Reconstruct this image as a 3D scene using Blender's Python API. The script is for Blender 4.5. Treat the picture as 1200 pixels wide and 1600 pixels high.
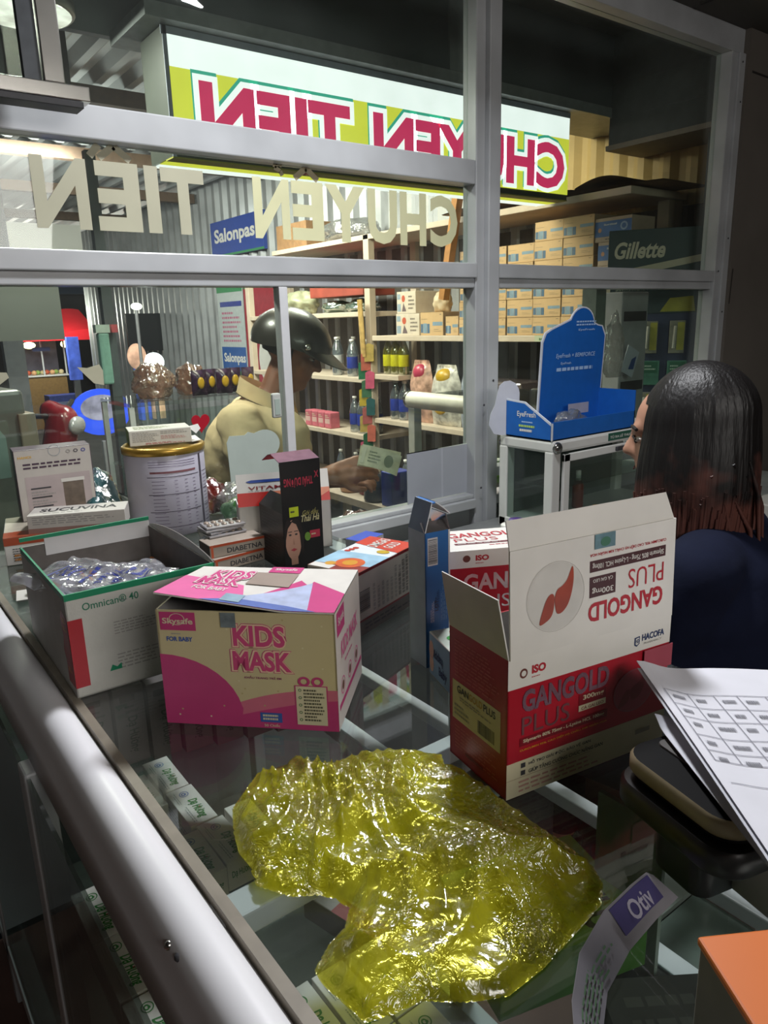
import bpy, bmesh, math, random
from mathutils import Vector, Matrix, noise
random.seed(7)
for o in list(bpy.data.objects): bpy.data.objects.remove(o, do_unlink=True)
S = bpy.context.scene
COL = S.collection
pi = math.pi
# ---------------------------------------------------------------- camera, world, lights, exposure
cam = bpy.data.objects.new('camera', bpy.data.cameras.new('camera')); COL.objects.link(cam)
cam.data.sensor_fit = 'VERTICAL'; cam.data.sensor_height = 36.0; cam.data.lens = 1151.1/1600*36
cam.data.clip_start = 0.02
cam.matrix_world = Matrix(((0.7970745927527093, 0.17197866745700469, -0.5788742795528368, 0),
                           (-0.6032952289393456, 0.18457150145091228, -0.7758661144754155, 0),
                           (-0.026588725564143607, 0.967655258236046, 0.2508711639088992, 1.30),
                           (0, 0, 0, 1)))
S.camera = cam
S.view_settings.view_transform = 'Standard'; S.view_settings.look = 'None'
S.view_settings.gamma = 1.0; S.view_settings.use_curve_mapping = False
S.view_settings.exposure = 0.40
S.render.film_transparent = False
try:
    S.cycles.transparent_max_bounces = 32; S.cycles.max_bounces = 8; S.cycles.caustics_reflective = False; S.cycles.caustics_refractive = False
    S.cycles.sample_clamp_indirect = 4.0
except Exception: pass
W = bpy.data.worlds.new('world'); S.world = W; W.use_nodes = True
W.node_tree.nodes['Background'].inputs[0].default_value = (0.30, 0.34, 0.45, 1)
W.node_tree.nodes['Background'].inputs[1].default_value = 0.06

def area(name, loc, target, sx, sy, power, col=(1, 1, 1)):
    l = bpy.data.lights.new(name, 'AREA'); l.shape = 'RECTANGLE'; l.size = sx; l.size_y = sy
    l.energy = power; l.color = col
    o = bpy.data.objects.new(name, l); COL.objects.link(o); o.location = loc
    d = Vector(target)-Vector(loc); o.rotation_euler = d.to_track_quat('-Z', 'Y').to_euler()
    return o
def point(name, loc, power, col=(1, 1, 1), r=0.05):
    l = bpy.data.lights.new(name, 'POINT'); l.energy = power; l.color = col; l.shadow_soft_size = r
    o = bpy.data.objects.new(name, l); COL.objects.link(o); o.location = loc
    return o
area('counter_lamp_light', (0.95, 0.96, 2.26), (0.55, 0.55, 0.9), 0.22, 0.22, 24, (0.96, 0.97, 1.0))
area('room_fill_light', (0.5, -1.6, 2.2), (0.6, 0.8, 0.9), 1.6, 1.0, 34, (1, 0.96, 0.91))  # soft fill added behind the camera to lift the box fronts
area('shelf_light', (1.5, 2.75, 2.3), (2.75, 2.6, 1.2), 1.0, 0.3, 42, (1, 0.88, 0.72))
area('alley_light', (1.9, 4.3, 2.3), (2.4, 4.6, 0.8), 0.8, 0.4, 55, (1, 0.94, 0.86))
area('roof_fill_light', (1.5, 5.2, 1.95), (1.4, 5.4, 3.2), 1.2, .6, 13, (1, 0.97, 0.93))  # unseen upward lamp added to brighten the roof sheet
area('customer_fill_light', (1.75, 2.47, 1.92), (1.15, 2.0, 1.0), 0.4, 0.15, 16, (1, 0.95, 0.85))  # added lamp, hidden behind the sign, to brighten the man
area('stall_light', (1.2, 5.4, 2.3), (1.2, 8, 0.3), 0.8, 0.4, 60, (1, 0.95, 0.92))
point('street_light', (2.6, 11.2, 1.5), 60, (1, .93, .85), .2)

# ---------------------------------------------------------------- materials
_m = {}
def lin(c):
    return tuple(((x/255)/12.92 if x/255 <= 0.04045 else ((x/255+0.055)/1.055)**2.4) for x in c)
def hx(s):
    s = s.lstrip('#'); return lin((int(s[0:2], 16), int(s[2:4], 16), int(s[4:6], 16)))
def M(col, rough=0.55, metal=0.0, var=0.06, scale=30.0, bump=0.0, bscale=200.0, emit=0.0, spec=0.5, coat=0.0, sheen=0.0):
    key = (col, rough, metal, var, scale, bump, bscale, emit, spec, coat, sheen)
    if key in _m: return _m[key]
    m = bpy.data.materials.new('mat_'+col.strip('#')); m.use_nodes = True
    nt = m.node_tree; b = nt.nodes['Principled BSDF']; c = hx(col)
    b.inputs['Roughness'].default_value = rough; b.inputs['Metallic'].default_value = metal
    b.inputs['Specular IOR Level'].default_value = spec
    b.inputs['Coat Weight'].default_value = coat; b.inputs['Coat Roughness'].default_value = 0.12
    b.inputs['Sheen Weight'].default_value = sheen
    tc = nt.nodes.new('ShaderNodeTexCoord')
    if var > 0:
        n = nt.nodes.new('ShaderNodeTexNoise'); n.inputs['Scale'].default_value = scale; n.inputs['Detail'].default_value = 3
        r = nt.nodes.new('ShaderNodeValToRGB')
        r.color_ramp.elements[0].position = 0.3; r.color_ramp.elements[1].position = 0.7
        r.color_ramp.elements[0].color = tuple(x*(1-var*2) for x in c)+(1,)
        r.color_ramp.elements[1].color = tuple(min(1, x*(1+var)) for x in c)+(1,)
        nt.links.new(tc.outputs['Object'], n.inputs['Vector']); nt.links.new(n.outputs['Fac'], r.inputs['Fac'])
        nt.links.new(r.outputs['Color'], b.inputs['Base Color'])
        if emit: nt.links.new(r.outputs['Color'], b.inputs['Emission Color'])
    else:
        b.inputs['Base Color'].default_value = c+(1,)
        if emit: b.inputs['Emission Color'].default_value = c+(1,)
    if emit: b.inputs['Emission Strength'].default_value = emit
    if bump > 0:
        n2 = nt.nodes.new('ShaderNodeTexNoise'); n2.inputs['Scale'].default_value = bscale; n2.inputs['Detail'].default_value = 4
        bp = nt.nodes.new('ShaderNodeBump'); bp.inputs['Strength'].default_value = bump; bp.inputs['Distance'].default_value = 0.004
        nt.links.new(tc.outputs['Object'], n2.inputs['Vector']); nt.links.new(n2.outputs['Fac'], bp.inputs['Height'])
        nt.links.new(bp.outputs['Normal'], b.inputs['Normal'])
    _m[key] = m; return m
def glass(name, tint='#f4fbf7', base=0.05, grime=0.02, rough=0.02):
    if name in _m: return _m[name]
    m = bpy.data.materials.new(name); m.use_nodes = True; nt = m.node_tree; nt.nodes.clear()
    out = nt.nodes.new('ShaderNodeOutputMaterial')
    tr = nt.nodes.new('ShaderNodeBsdfTransparent'); tr.inputs[0].default_value = hx(tint)+(1,)
    gl = nt.nodes.new('ShaderNodeBsdfGlossy'); gl.inputs['Roughness'].default_value = rough
    df = nt.nodes.new('ShaderNodeBsdfDiffuse'); df.inputs[0].default_value = (0.6, 0.62, 0.6, 1)
    lw = nt.nodes.new('ShaderNodeLayerWeight'); lw.inputs[0].default_value = 0.5
    p = nt.nodes.new('ShaderNodeMath'); p.operation = 'POWER'; p.inputs[1].default_value = 4.0
    a = nt.nodes.new('ShaderNodeMath'); a.operation = 'MULTIPLY_ADD'; a.inputs[1].default_value = 0.9; a.inputs[2].default_value = base
    mx = nt.nodes.new('ShaderNodeMixShader'); mx2 = nt.nodes.new('ShaderNodeMixShader')
    tc = nt.nodes.new('ShaderNodeTexCoord'); n = nt.nodes.new('ShaderNodeTexNoise'); n.inputs['Scale'].default_value = 5; n.inputs['Detail'].default_value = 8
    g = nt.nodes.new('ShaderNodeMath'); g.operation = 'MULTIPLY'; g.inputs[1].default_value = grime*2
    nt.links.new(tc.outputs['Object'], n.inputs['Vector']); nt.links.new(n.outputs['Fac'], g.inputs[0])
    nt.links.new(lw.outputs['Facing'], p.inputs[0]); nt.links.new(p.outputs[0], a.inputs[0])
    nt.links.new(a.outputs[0], mx.inputs[0]); nt.links.new(tr.outputs[0], mx.inputs[1]); nt.links.new(gl.outputs[0], mx.inputs[2])
    nt.links.new(g.outputs[0], mx2.inputs[0]); nt.links.new(mx.outputs[0], mx2.inputs[1]); nt.links.new(df.outputs[0], mx2.inputs[2])
    nt.links.new(mx2.outputs[0], out.inputs[0])
    _m[name] = m; return m
def film(name, col, opac=0.4, gloss=0.16, rough=0.12, bump=0.5, bscale=60, tcol=None, vary=0.0, fine=0.0):
    """thin plastic film: coloured transmission, some scattering, glossy skin, crumple bump"""
    if name in _m: return _m[name]
    m = bpy.data.materials.new(name); m.use_nodes = True; nt = m.node_tree; nt.nodes.clear()
    out = nt.nodes.new('ShaderNodeOutputMaterial'); c = hx(col); t = hx(tcol or col)
    tr = nt.nodes.new('ShaderNodeBsdfTransparent'); tr.inputs[0].default_value = t+(1,)
    df = nt.nodes.new('ShaderNodeBsdfDiffuse'); df.inputs[0].default_value = c+(1,)
    tl = nt.nodes.new('ShaderNodeBsdfTranslucent'); tl.inputs[0].default_value = c+(1,)
    gl = nt.nodes.new('ShaderNodeBsdfGlossy'); gl.inputs['Roughness'].default_value = rough
    m1 = nt.nodes.new('ShaderNodeMixShader'); m1.inputs[0].default_value = 0.5
    m2 = nt.nodes.new('ShaderNodeMixShader'); m2.inputs[0].default_value = opac
    m3 = nt.nodes.new('ShaderNodeMixShader')
    lw = nt.nodes.new('ShaderNodeLayerWeight'); lw.inputs[0].default_value = 0.4
    a = nt.nodes.new('ShaderNodeMath'); a.operation = 'MULTIPLY_ADD'; a.inputs[1].default_value = 0.5; a.inputs[2].default_value = gloss
    nt.links.new(lw.outputs['Facing'], a.inputs[0])
    tc = nt.nodes.new('ShaderNodeTexCoord')
    v = nt.nodes.new('ShaderNodeTexVoronoi'); v.feature = 'F1'; v.inputs['Scale'].default_value = bscale
    nz = nt.nodes.new('ShaderNodeTexNoise'); nz.inputs['Scale'].default_value = bscale*0.5; nz.inputs['Detail'].default_value = 5
    ad = nt.nodes.new('ShaderNodeMath'); ad.operation = 'ADD'
    wp = nt.nodes.new('ShaderNodeVectorMath'); wp.operation = 'MULTIPLY_ADD'; wp.inputs[1].default_value = (0.03, 0.03, 0.03)
    nt.links.new(tc.outputs['Object'], nz.inputs['Vector']); nt.links.new(nz.outputs['Color'], wp.inputs[0]); nt.links.new(tc.outputs['Object'], wp.inputs[2])
    nt.links.new(wp.outputs[0], v.inputs['Vector'])
    nt.links.new(v.outputs['Distance'], ad.inputs[0]); nt.links.new(nz.outputs['Fac'], ad.inputs[1])
    bp = nt.nodes.new('ShaderNodeBump'); bp.inputs['Strength'].default_value = bump; bp.inputs['Distance'].default_value = 0.006
    nt.links.new(ad.outputs[0], bp.inputs['Height'])
    if fine:                                     # small pinched crinkles over the broad folds
        n3 = nt.nodes.new('ShaderNodeTexNoise'); n3.inputs['Scale'].default_value = 75; n3.inputs['Detail'].default_value = 3; n3.inputs['Distortion'].default_value = 1.2
        n4 = nt.nodes.new('ShaderNodeTexNoise'); n4.inputs['Scale'].default_value = 14
        s1 = nt.nodes.new('ShaderNodeMath'); s1.operation = 'SUBTRACT'; s1.inputs[1].default_value = .5
        s2 = nt.nodes.new('ShaderNodeMath'); s2.operation = 'ABSOLUTE'
        r4 = nt.nodes.new('ShaderNodeMapRange'); r4.inputs['From Min'].default_value = .42; r4.inputs['From Max'].default_value = .62; r4.inputs['To Min'].default_value = .1; r4.inputs['To Max'].default_value = fine
        mu = nt.nodes.new('ShaderNodeMath'); mu.operation = 'MULTIPLY'
        b3 = nt.nodes.new('ShaderNodeBump'); b3.inputs['Strength'].default_value = .9; b3.inputs['Distance'].default_value = .010
        nt.links.new(tc.outputs['Object'], n3.inputs['Vector']); nt.links.new(tc.outputs['Object'], n4.inputs['Vector'])
        nt.links.new(n3.outputs['Fac'], s1.inputs[0]); nt.links.new(s1.outputs[0], s2.inputs[0]); nt.links.new(n4.outputs['Fac'], r4.inputs['Value'])
        nt.links.new(s2.outputs[0], mu.inputs[0]); nt.links.new(r4.outputs[0], mu.inputs[1]); nt.links.new(mu.outputs[0], b3.inputs['Height']); nt.links.new(bp.outputs['Normal'], b3.inputs['Normal']); bp = b3
    if vary:                                     # thin stretched zones are clearer, bunched zones denser
        n5 = nt.nodes.new('ShaderNodeTexNoise'); n5.inputs['Scale'].default_value = 11; n5.inputs['Detail'].default_value = 5; n5.inputs['Distortion'].default_value = 1.5
        r5 = nt.nodes.new('ShaderNodeMapRange'); r5.inputs['From Min'].default_value = .35; r5.inputs['From Max'].default_value = .65; r5.inputs['To Min'].default_value = opac-vary; r5.inputs['To Max'].default_value = opac+vary
        nt.links.new(tc.outputs['Object'], n5.inputs['Vector']); nt.links.new(n5.outputs['Fac'], r5.inputs['Value']); nt.links.new(r5.outputs[0], m2.inputs[0])
    for s in (df, gl): nt.links.new(bp.outputs['Normal'], s.inputs['Normal'])
    nt.links.new(df.outputs[0], m1.inputs[1]); nt.links.new(tl.outputs[0], m1.inputs[2])
    nt.links.new(tr.outputs[0], m2.inputs[1]); nt.links.new(m1.outputs[0], m2.inputs[2])
    nt.links.new(a.outputs[0], m3.inputs[0]); nt.links.new(m2.outputs[0], m3.inputs[1]); nt.links.new(gl.outputs[0], m3.inputs[2])
    nt.links.new(m3.outputs[0], out.inputs[0])
    _m[name] = m; return m

# ---------------------------------------------------------------- text as mesh data (cached)
_tc = {}; _dim = {}
def textmesh(s, bold=0.0, shear=0.0):
    k = (s, bold, shear)
    if k in _tc: return _tc[k]
    c = bpy.data.curves.new('t', 'FONT'); c.body = s; c.offset = bold; c.shear = shear; c.resolution_u = 3
    o = bpy.data.objects.new('t', c); COL.objects.link(o)
    bpy.context.view_layer.update()
    me = o.evaluated_get(bpy.context.evaluated_depsgraph_get()).to_mesh()
    vs = [(v.co.x, v.co.y) for v in me.vertices]; fs = [tuple(p.vertices) for p in me.polygons]
    o.evaluated_get(bpy.context.evaluated_depsgraph_get()).to_mesh_clear()
    bpy.data.objects.remove(o, do_unlink=True); bpy.data.curves.remove(c)
    if not vs: vs = [(0, 0), (1, 0), (1, 1)]; fs = [(0, 1, 2)]
    x0 = min(v[0] for v in vs); x1 = max(v[0] for v in vs); y0 = min(v[1] for v in vs); y1 = max(v[1] for v in vs)
    _dim[k] = (x1-x0, y1-y0)
    vs = [((x-x0)/(x1-x0+1e-9), (y-y0)/(y1-y0+1e-9)) for x, y in vs]
    _tc[k] = (vs, fs); return _tc[k]

class F:                                        # a face frame: origin, u axis, v axis, normal, size
    def __init__(s, o, u, v, w, h, n=None):
        s.o = Vector(o); s.u = Vector(u).normalized(); s.v = Vector(v).normalized(); s.w = w; s.h = h
        s.n = Vector(n) if n else s.u.cross(s.v)
    def p(s, a, b, off=0.0): return s.o+s.u*(a*s.w)+s.v*(b*s.h)+s.n*off

class MB:
    def __init__(s): s.v = []; s.f = []; s.mi = []; s.sm = []; s.mats = []
    def m(s, mat):
        if mat not in s.mats: s.mats.append(mat)
        return s.mats.index(mat)
    def add(s, vs, fs, mat, smooth=False, flip=False):
        b = len(s.v); s.v += [tuple(v) for v in vs]; i = s.m(mat)
        for f in fs:
            f = tuple(b+k for k in f)
            s.f.append(f[::-1] if flip else f); s.mi.append(i); s.sm.append(smooth)
        return s
    def poly(s, pts, mat): return s.add(pts, [tuple(range(len(pts)))], mat)
    def box(s, lo, hi, mat, c=0.0, axes=None, org=None):
        x0, y0, z0 = lo; x1, y1, z1 = hi
        if c <= 0:
            vs = [(x0, y0, z0), (x1, y0, z0), (x1, y1, z0), (x0, y1, z0), (x0, y0, z1), (x1, y0, z1), (x1, y1, z1), (x0, y1, z1)]
            fs = [(0, 3, 2, 1), (4, 5, 6, 7), (0, 1, 5, 4), (1, 2, 6, 5), (2, 3, 7, 6), (3, 0, 4, 7)]
        else:
            bm = bmesh.new(); bmesh.ops.create_cube(bm, size=1.0)
            for v in bm.verts: v.co = Vector(((x0+x1)/2+v.co.x*(x1-x0), (y0+y1)/2+v.co.y*(y1-y0), (z0+z1)/2+v.co.z*(z1-z0)))
            bmesh.ops.bevel(bm, geom=list(bm.edges), offset=c, segments=2, profile=0.5, affect='EDGES')
            bm.verts.ensure_lookup_table(); vs = [v.co.copy() for v in bm.verts]; fs = [tuple(v.index for v in f.verts) for f in bm.faces]; bm.free()
        if axes:
            X, Y, Z = [Vector(a) for a in axes]; O = Vector(org or (0, 0, 0))
            vs = [O+X*v[0]+Y*v[1]+Z*v[2] for v in vs]
        return s.add(vs, fs, mat)
    def tube(s, path, r, mat, n=10, caps=True, smooth=True, sx=1.0):
        path = [Vector(p) for p in path]; N = len(path); R = r if isinstance(r, (list, tuple)) else [r]*N
        vs = []; fs = []; prev = None
        for i, p in enumerate(path):
            t = (path[min(i+1, N-1)]-path[max(i-1, 0)]).normalized()
            if prev is None:
                a = Vector((0, 0, 1)) if abs(t.z) < 0.9 else Vector((1, 0, 0)); u = t.cross(a).normalized()
            else: u = (prev-t*prev.dot(t)).normalized()
            w = t.cross(u); prev = u
            for k in range(n):
                q = 2*pi*k/n; vs.append(p+u*math.cos(q)*R[i]+w*math.sin(q)*R[i]*sx)
        for i in range(N-1):
            for k in range(n): fs.append((i*n+k, i*n+(k+1) % n, (i+1)*n+(k+1) % n, (i+1)*n+k))
        s.add(vs, fs, mat, smooth)
        if caps:
            s.add(vs[:n], [tuple(range(n))[::-1]], mat); s.add(vs[-n:], [tuple(range(n))], mat)
        return s
    def lathe(s, prof, mat, n=24, o=(0, 0, 0), smooth=True, a0=0, a1=2*pi, sy=1.0):
        vs = []; fs = []; full = abs(a1-a0-2*pi) < 1e-6; K = n if full else n+1
        for r, z in prof:
            for k in range(K):
                q = a0+(a1-a0)*k/n; vs.append((o[0]+r*math.cos(q), o[1]+r*math.sin(q)*sy, o[2]+z))
        for i in range(len(prof)-1):
            for k in range(n):
                a = i*K+k; b = i*K+((k+1) % K if full else k+1); fs.append((a, b, b+K, a+K))
        return s.add(vs, fs, mat, smooth)
    def ell(s, c, rx, ry, rz, mat, n=20, m=12, rot=None):
        vs = []; fs = []
        for i in range(m+1):
            t = pi*i/m
            for k in range(n):
                q = 2*pi*k/n; p = Vector((rx*math.sin(t)*math.cos(q), ry*math.sin(t)*math.sin(q), rz*math.cos(t)))
                if rot: p = rot @ p
                vs.append(p+Vector(c))
        for i in range(m):
            for k in range(n): fs.append((i*n+k, (i+1)*n+k, (i+1)*n+(k+1) % n, i*n+(k+1) % n))
        return s.add(vs, fs, mat, True)
    def cone(s, a, ra, b, rb, mat, n=14, k=5):                      # round cone (capsule with two radii)
        a = Vector(a); b = Vector(b); path = []; R = []; d = (b-a)
        L = d.length; d = d.normalized() if L > 1e-6 else Vector((0, 0, 1))
        for i in range(k+1):
            t = pi/2*(i/k); path.append(a-d*ra*math.cos(t)); R.append(max(ra*math.sin(t), 1e-4))
        for i in range(k+1):
            t = pi/2*(i/k); path.append(b+d*rb*math.sin(t)); R.append(max(rb*math.cos(t), 1e-4))
        return s.tube(path, R, mat, n, caps=True)
    def prism(s, pts, o, u, v, n, th, mat, smooth=False):            # extruded polygon, front at o, thickness th along -n
        o, u, v, n = [Vector(q) for q in (o, u, v, n)]
        A = [o+u*p[0]+v*p[1] for p in pts]; B = [p-n*th for p in A]; N = len(pts)
        s.add(A+B, [tuple(range(N)), tuple(range(2*N-1, N-1, -1))]+[(i, i+N, (i+1) % N+N, (i+1) % N) for i in range(N)], mat)
        return s
    def grid(s, fn, nu, nv, mat, smooth=True, keep=None):
        vs = [fn(i/nu, j/nv) for j in range(nv+1) for i in range(nu+1)]; fs = []
        for j in range(nv):
            for i in range(nu):
                if keep and not keep((i+.5)/nu, (j+.5)/nv): continue
                a = j*(nu+1)+i; fs.append((a, a+1, a+nu+2, a+nu+1))
        return s.add(vs, fs, mat, smooth)
    # ---- decals on a face frame, coordinates 0..1
    def text(s, f, t, u0, v0, u1, v1, mat, bold=0.0, rot=0, mir=False, off=0.0004, shear=0.0):
        vs, fs = textmesh(t, bold, shear); out = []
        for x, y in vs:
            if mir: x = 1-x
            if rot == 90: x, y = 1-y, x
            elif rot == 180: x, y = 1-x, 1-y
            elif rot == 270: x, y = y, 1-x
            out.append(f.p(u0+(u1-u0)*x, v0+(v1-v0)*y, off))
        return s.add(out, fs, mat, flip=mir)
    def otext(s, f, t, u0, v0, u1, v1, layers, off=0.0004, step=0.00012, **kw):
        b0 = layers[-1][1]; textmesh(t, b0); w0, h0 = _dim[(t, b0, 0.0)]     # layers: outermost first, the last one fills the box
        for i, (mt, b) in enumerate(layers):
            textmesh(t, b); w1, h1 = _dim[(t, b, 0.0)]; du = (w1-w0)/w0*(u1-u0)/2; dv = (h1-h0)/h0*(v1-v0)/2
            s.text(f, t, u0-du, v0-dv, u1+du, v1+dv, mt, b, off=off+step*i, **kw)
        return s
    def rect(s, f, u0, v0, u1, v1, mat, off=0.0002):
        return s.add([f.p(u0, v0, off), f.p(u1, v0, off), f.p(u1, v1, off), f.p(u0, v1, off)], [(0, 1, 2, 3)], mat)
    def pts(s, f, P, mat, off=0.0002):
        return s.add([f.p(a, b, off) for a, b in P], [tuple(range(len(P)))], mat)
    def disc(s, f, cu, cv, ru, rv, mat, off=0.0003, n=28, ring=None):
        A = [f.p(cu+ru*math.cos(2*pi*k/n), cv+rv*math.sin(2*pi*k/n), off) for k in range(n)]
        if ring is None: return s.add(A, [tuple(range(n))], mat)
        B = [f.p(cu+ru*ring*math.cos(2*pi*k/n), cv+rv*ring*math.sin(2*pi*k/n), off) for k in range(n)]
        return s.add(A+B, [(k, (k+1) % n, n+(k+1) % n, n+k) for k in range(n)], mat)
    def lines(s, f, u0, v0, u1, v1, n, mat, off=0.0003, fill=0.45, seed=1, vert=False, wmin=0.55):
        rr = random.Random(seed)
        for i in range(n):
            if not vert:
                b = v1-(v1-v0)*(i+.5)/n; h = (v1-v0)/n*fill/2; a = u0; e = u0+(u1-u0)*rr.uniform(wmin, 1)
                while a < e:
                    w = (u1-u0)*rr.uniform(.05, .13); w = min(w, e-a)
                    s.rect(f, a, b-h, a+w, b+h, mat, off); a += w+(u1-u0)*.025
            else:
                b = u0+(u1-u0)*(i+.5)/n; h = (u1-u0)/n*fill/2; a = v0; e = v0+(v1-v0)*rr.uniform(wmin, 1)
                while a < e:
                    w = (v1-v0)*rr.uniform(.05, .13); w = min(w, e-a)
                    s.rect(f, b-h, a, b+h, a+w, mat, off); a += w+(v1-v0)*.025
        return s
    def barcode(s, f, u0, v0, u1, v1, mat, bg=None, vert=False, seed=3):
        rr = random.Random(seed)
        if bg: s.rect(f, u0, v0, u1, v1, bg, 0.0002)
        du = (u1-u0)*.06; dv = (v1-v0)*.06; a = 0.0
        while a < 1:
            w = rr.choice((.012, .02, .032)); 
            if not vert: s.rect(f, u0+du+(u1-u0-2*du)*a, v0+dv, u0+du+(u1-u0-2*du)*min(a+w, 1), v1-dv, mat, .0004)
            else: s.rect(f, u0+du, v0+dv+(v1-v0-2*dv)*a, u1-du, v0+dv+(v1-v0-2*dv)*min(a+w, 1), mat, .0004)
            a += w+rr.choice((.015, .025))
        return s
    def build(s, name, parent=None, label=None, loc=None, rotz=0.0, rot=None):
        me = bpy.data.meshes.new(name); me.from_pydata(s.v, [], s.f); me.update()
        for m in s.mats: me.materials.append(m)
        me.polygons.foreach_set('material_index', s.mi); me.polygons.foreach_set('use_smooth', s.sm)
        o = bpy.data.objects.new(name, me); COL.objects.link(o)
        if parent: o.parent = parent
        if loc is not None: o.location = loc
        if rot: o.rotation_euler = rot
        elif rotz: o.rotation_euler = (0, 0, rotz)
        if label: o['label'] = label
        return o
def tag(o, label, cat, group=None, kind=None):
    o['label'] = label; o['category'] = cat
    if group: o['group'] = group
    if kind: o['kind'] = kind
    return o
def thing(name, label, cat, loc=(0, 0, 0), rotz=0.0, group=None, rot=None):
    o = bpy.data.objects.new(name, None); COL.objects.link(o); o.empty_display_size = 0.02
    o.location = loc; o.rotation_euler = rot if rot else (0, 0, rotz)
    return tag(o, label, cat, group)
def struct(name, mb, label=None):
    o = mb.build(name); o['kind'] = 'structure'
    if label: o['label'] = label
    return o
def copy_thing(root, loc=None, rotz=None, label=None):
    c = root.copy(); COL.objects.link(c)
    for ch in root.children:
        d = ch.copy(); COL.objects.link(d); d.parent = c
        for g in ch.children:
            e = g.copy(); COL.objects.link(e); e.parent = d
    if loc is not None: c.location = loc
    if rotz is not None: c.rotation_euler = (c.rotation_euler[0], c.rotation_euler[1], rotz)
    if label: c['label'] = label
    return c
def faces(w, d, h, z0=0.0):                    # the five face frames of a carton with corner at origin
    return dict(front=F((0, 0, z0), (1, 0, 0), (0, 0, 1), w, h), right=F((w, 0, z0), (0, 1, 0), (0, 0, 1), d, h),
                left=F((0, d, z0), (0, -1, 0), (0, 0, 1), d, h), back=F((w, d, z0), (-1, 0, 0), (0, 0, 1), w, h),
                top=F((0, 0, z0+h), (1, 0, 0), (0, 1, 0), w, d))
def carton_body(mb, w, d, h, mats, c=0.0012):  # closed carton; mats: dict or one material
    base = mats['base'] if isinstance(mats, dict) else mats
    mb.box((0, 0, 0), (w, d, h), base, c)
    fr = faces(w, d, h)
    if isinstance(mats, dict):
        for k in ('front', 'right', 'left', 'back', 'top'):
            if k in mats: mb.rect(fr[k], .004/ (fr[k].w+1e-6)*.3, .0012/fr[k].h, 1-.0012/fr[k].w, 1-.0012/fr[k].h, mats[k], .0001)
    return fr
def open_body(mb, w, d, h, mo, mi_, t=0.0016): # open carton: outside and inside materials
    mb.box((0, 0, 0), (w, d, t), mo)
    for lo, hi in (((0, 0, 0), (w, t, h)), ((0, d-t, 0), (w, d, h)), ((0, 0, 0), (t, d, h)), ((w-t, 0, 0), (w, d, h))):
        mb.box(lo, hi, mo)
    e = .0002
    mb.poly([(w-t-e, t, t), (w-t-e, d-t, t), (w-t-e, d-t, h), (w-t-e, t, h)], mi_); mb.poly([(t+e, t, t), (t+e, d-t, t), (t+e, d-t, h), (t+e, t, h)], mi_)
    mb.poly([(t, t+e, t), (w-t, t+e, t), (w-t, t+e, h), (t, t+e, h)], mi_); mb.poly([(t, d-t-e, t), (w-t, d-t-e, t), (w-t, d-t-e, h), (t, d-t-e, h)], mi_)
    mb.poly([(t, t, t+e), (w-t, t, t+e), (w-t, d-t, t+e), (t, d-t, t+e)], mi_)
    return faces(w, d, h)
def flap(mb, hinge0, hinge1, outdir, length, mo, mi_, taper=0.0, t=0.0012, curl=0.0, n=6, up=(0, 0, 1)):
    """a board flap from the hinge line out along outdir, curled by curl (m) towards up at the tip"""
    a = Vector(hinge0); b = Vector(hinge1); d = Vector(outdir).normalized(); up = Vector(up); L = (b-a); nr = L.normalized().cross(d)
    top = []; bot = []
    for i in range(n+1):
        s_ = i/n; off = d*length*s_+up*curl*s_*s_; k = taper*s_
        p, q = a+L*k+off, b-L*k+off; top.append((p, q)); bot.append((p-nr*t, q-nr*t))
    vs = [x for pr in top for x in pr]+[x for pr in bot for x in pr]; o = 2*(n+1)
    mb.add(vs, [(2*i, 2*i+1, 2*i+3, 2*i+2) for i in range(n)], mo)
    mb.add(vs, [(o+2*i+1, o+2*i, o+2*i+2, o+2*i+3) for i in range(n)], mi_)
    mb.add(vs, [(2*i, 2*i+2, o+2*i+2, o+2*i) for i in range(n)]+[(2*i+3, 2*i+1, o+2*i+1, o+2*i+3) for i in range(n)]+[(2*n, 2*n+1, o+2*n+1, o+2*n)], mi_)
    return F(a, b-a, d, L.length, length, nr)
# common materials
ALU = M('#c9ccd0', .32, .0, .05, 6, coat=.2); ALUM = M('#b4b7b9', .3, .85, .05, 12); WALU = M('#b9bcbf', .35, 0, .10, 5, coat=.15)
STEEL = M('#c8c6c0', .2, 1, .05, 20); BLK = M('#141416', .45, 0, .1); WHT = M('#e6e4e0', .5, 0, .04, 8); INK = M('#38383c', .6, 0, 0)
GREYI = M('#8d8a88', .8, 0, .05, 60); GREY = M('#77787a', .6, 0, .05)
GLS = glass('window_glass', '#eef5f0', .035, .018); CGL = glass('counter_glass', '#f6faf8', .045, .012); SGL = glass('shelf_glass', '#eaf2ee', .04, .015)
# ================================================================ SETTING (shop room)
ROOM = M('#716b64', .85, 0, .08, 3); ROOMC = M('#5c5a56', .85, 0, .08, 3)
mb = MB(); mb.box((-3, -3.2, -.1), (5.2, 1.6, 0), M('#6d5048', .5, 0, .2, 4)); struct('floor', mb)
mb = MB(); mb.box((-3, -3.2, 2.28), (5.2, 1.66, 2.36), ROOMC)
for i in range(6): mb.box((2.0+i*.5, -3, 2.274), (2.012+i*.5, 1.55, 2.281), M('#3c3a37', .8, 0, 0))
struct('ceiling', mb)
mb = MB(); mb.box((2.87, 1.57, 0), (5.2, 1.67, 2.28), ROOM)
f = F((2.87, 1.57, 0), (1, 0, 0), (0, 0, 1), 1, 1)
mb.add([f.p(.03, 2.14, .0005), f.p(.6, 2.135, .0005), f.p(.6, 2.14, .0005), f.p(.03, 2.148, .0005)], [(0, 1, 2, 3)], M('#2c2927', .8, 0, 0))
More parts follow.
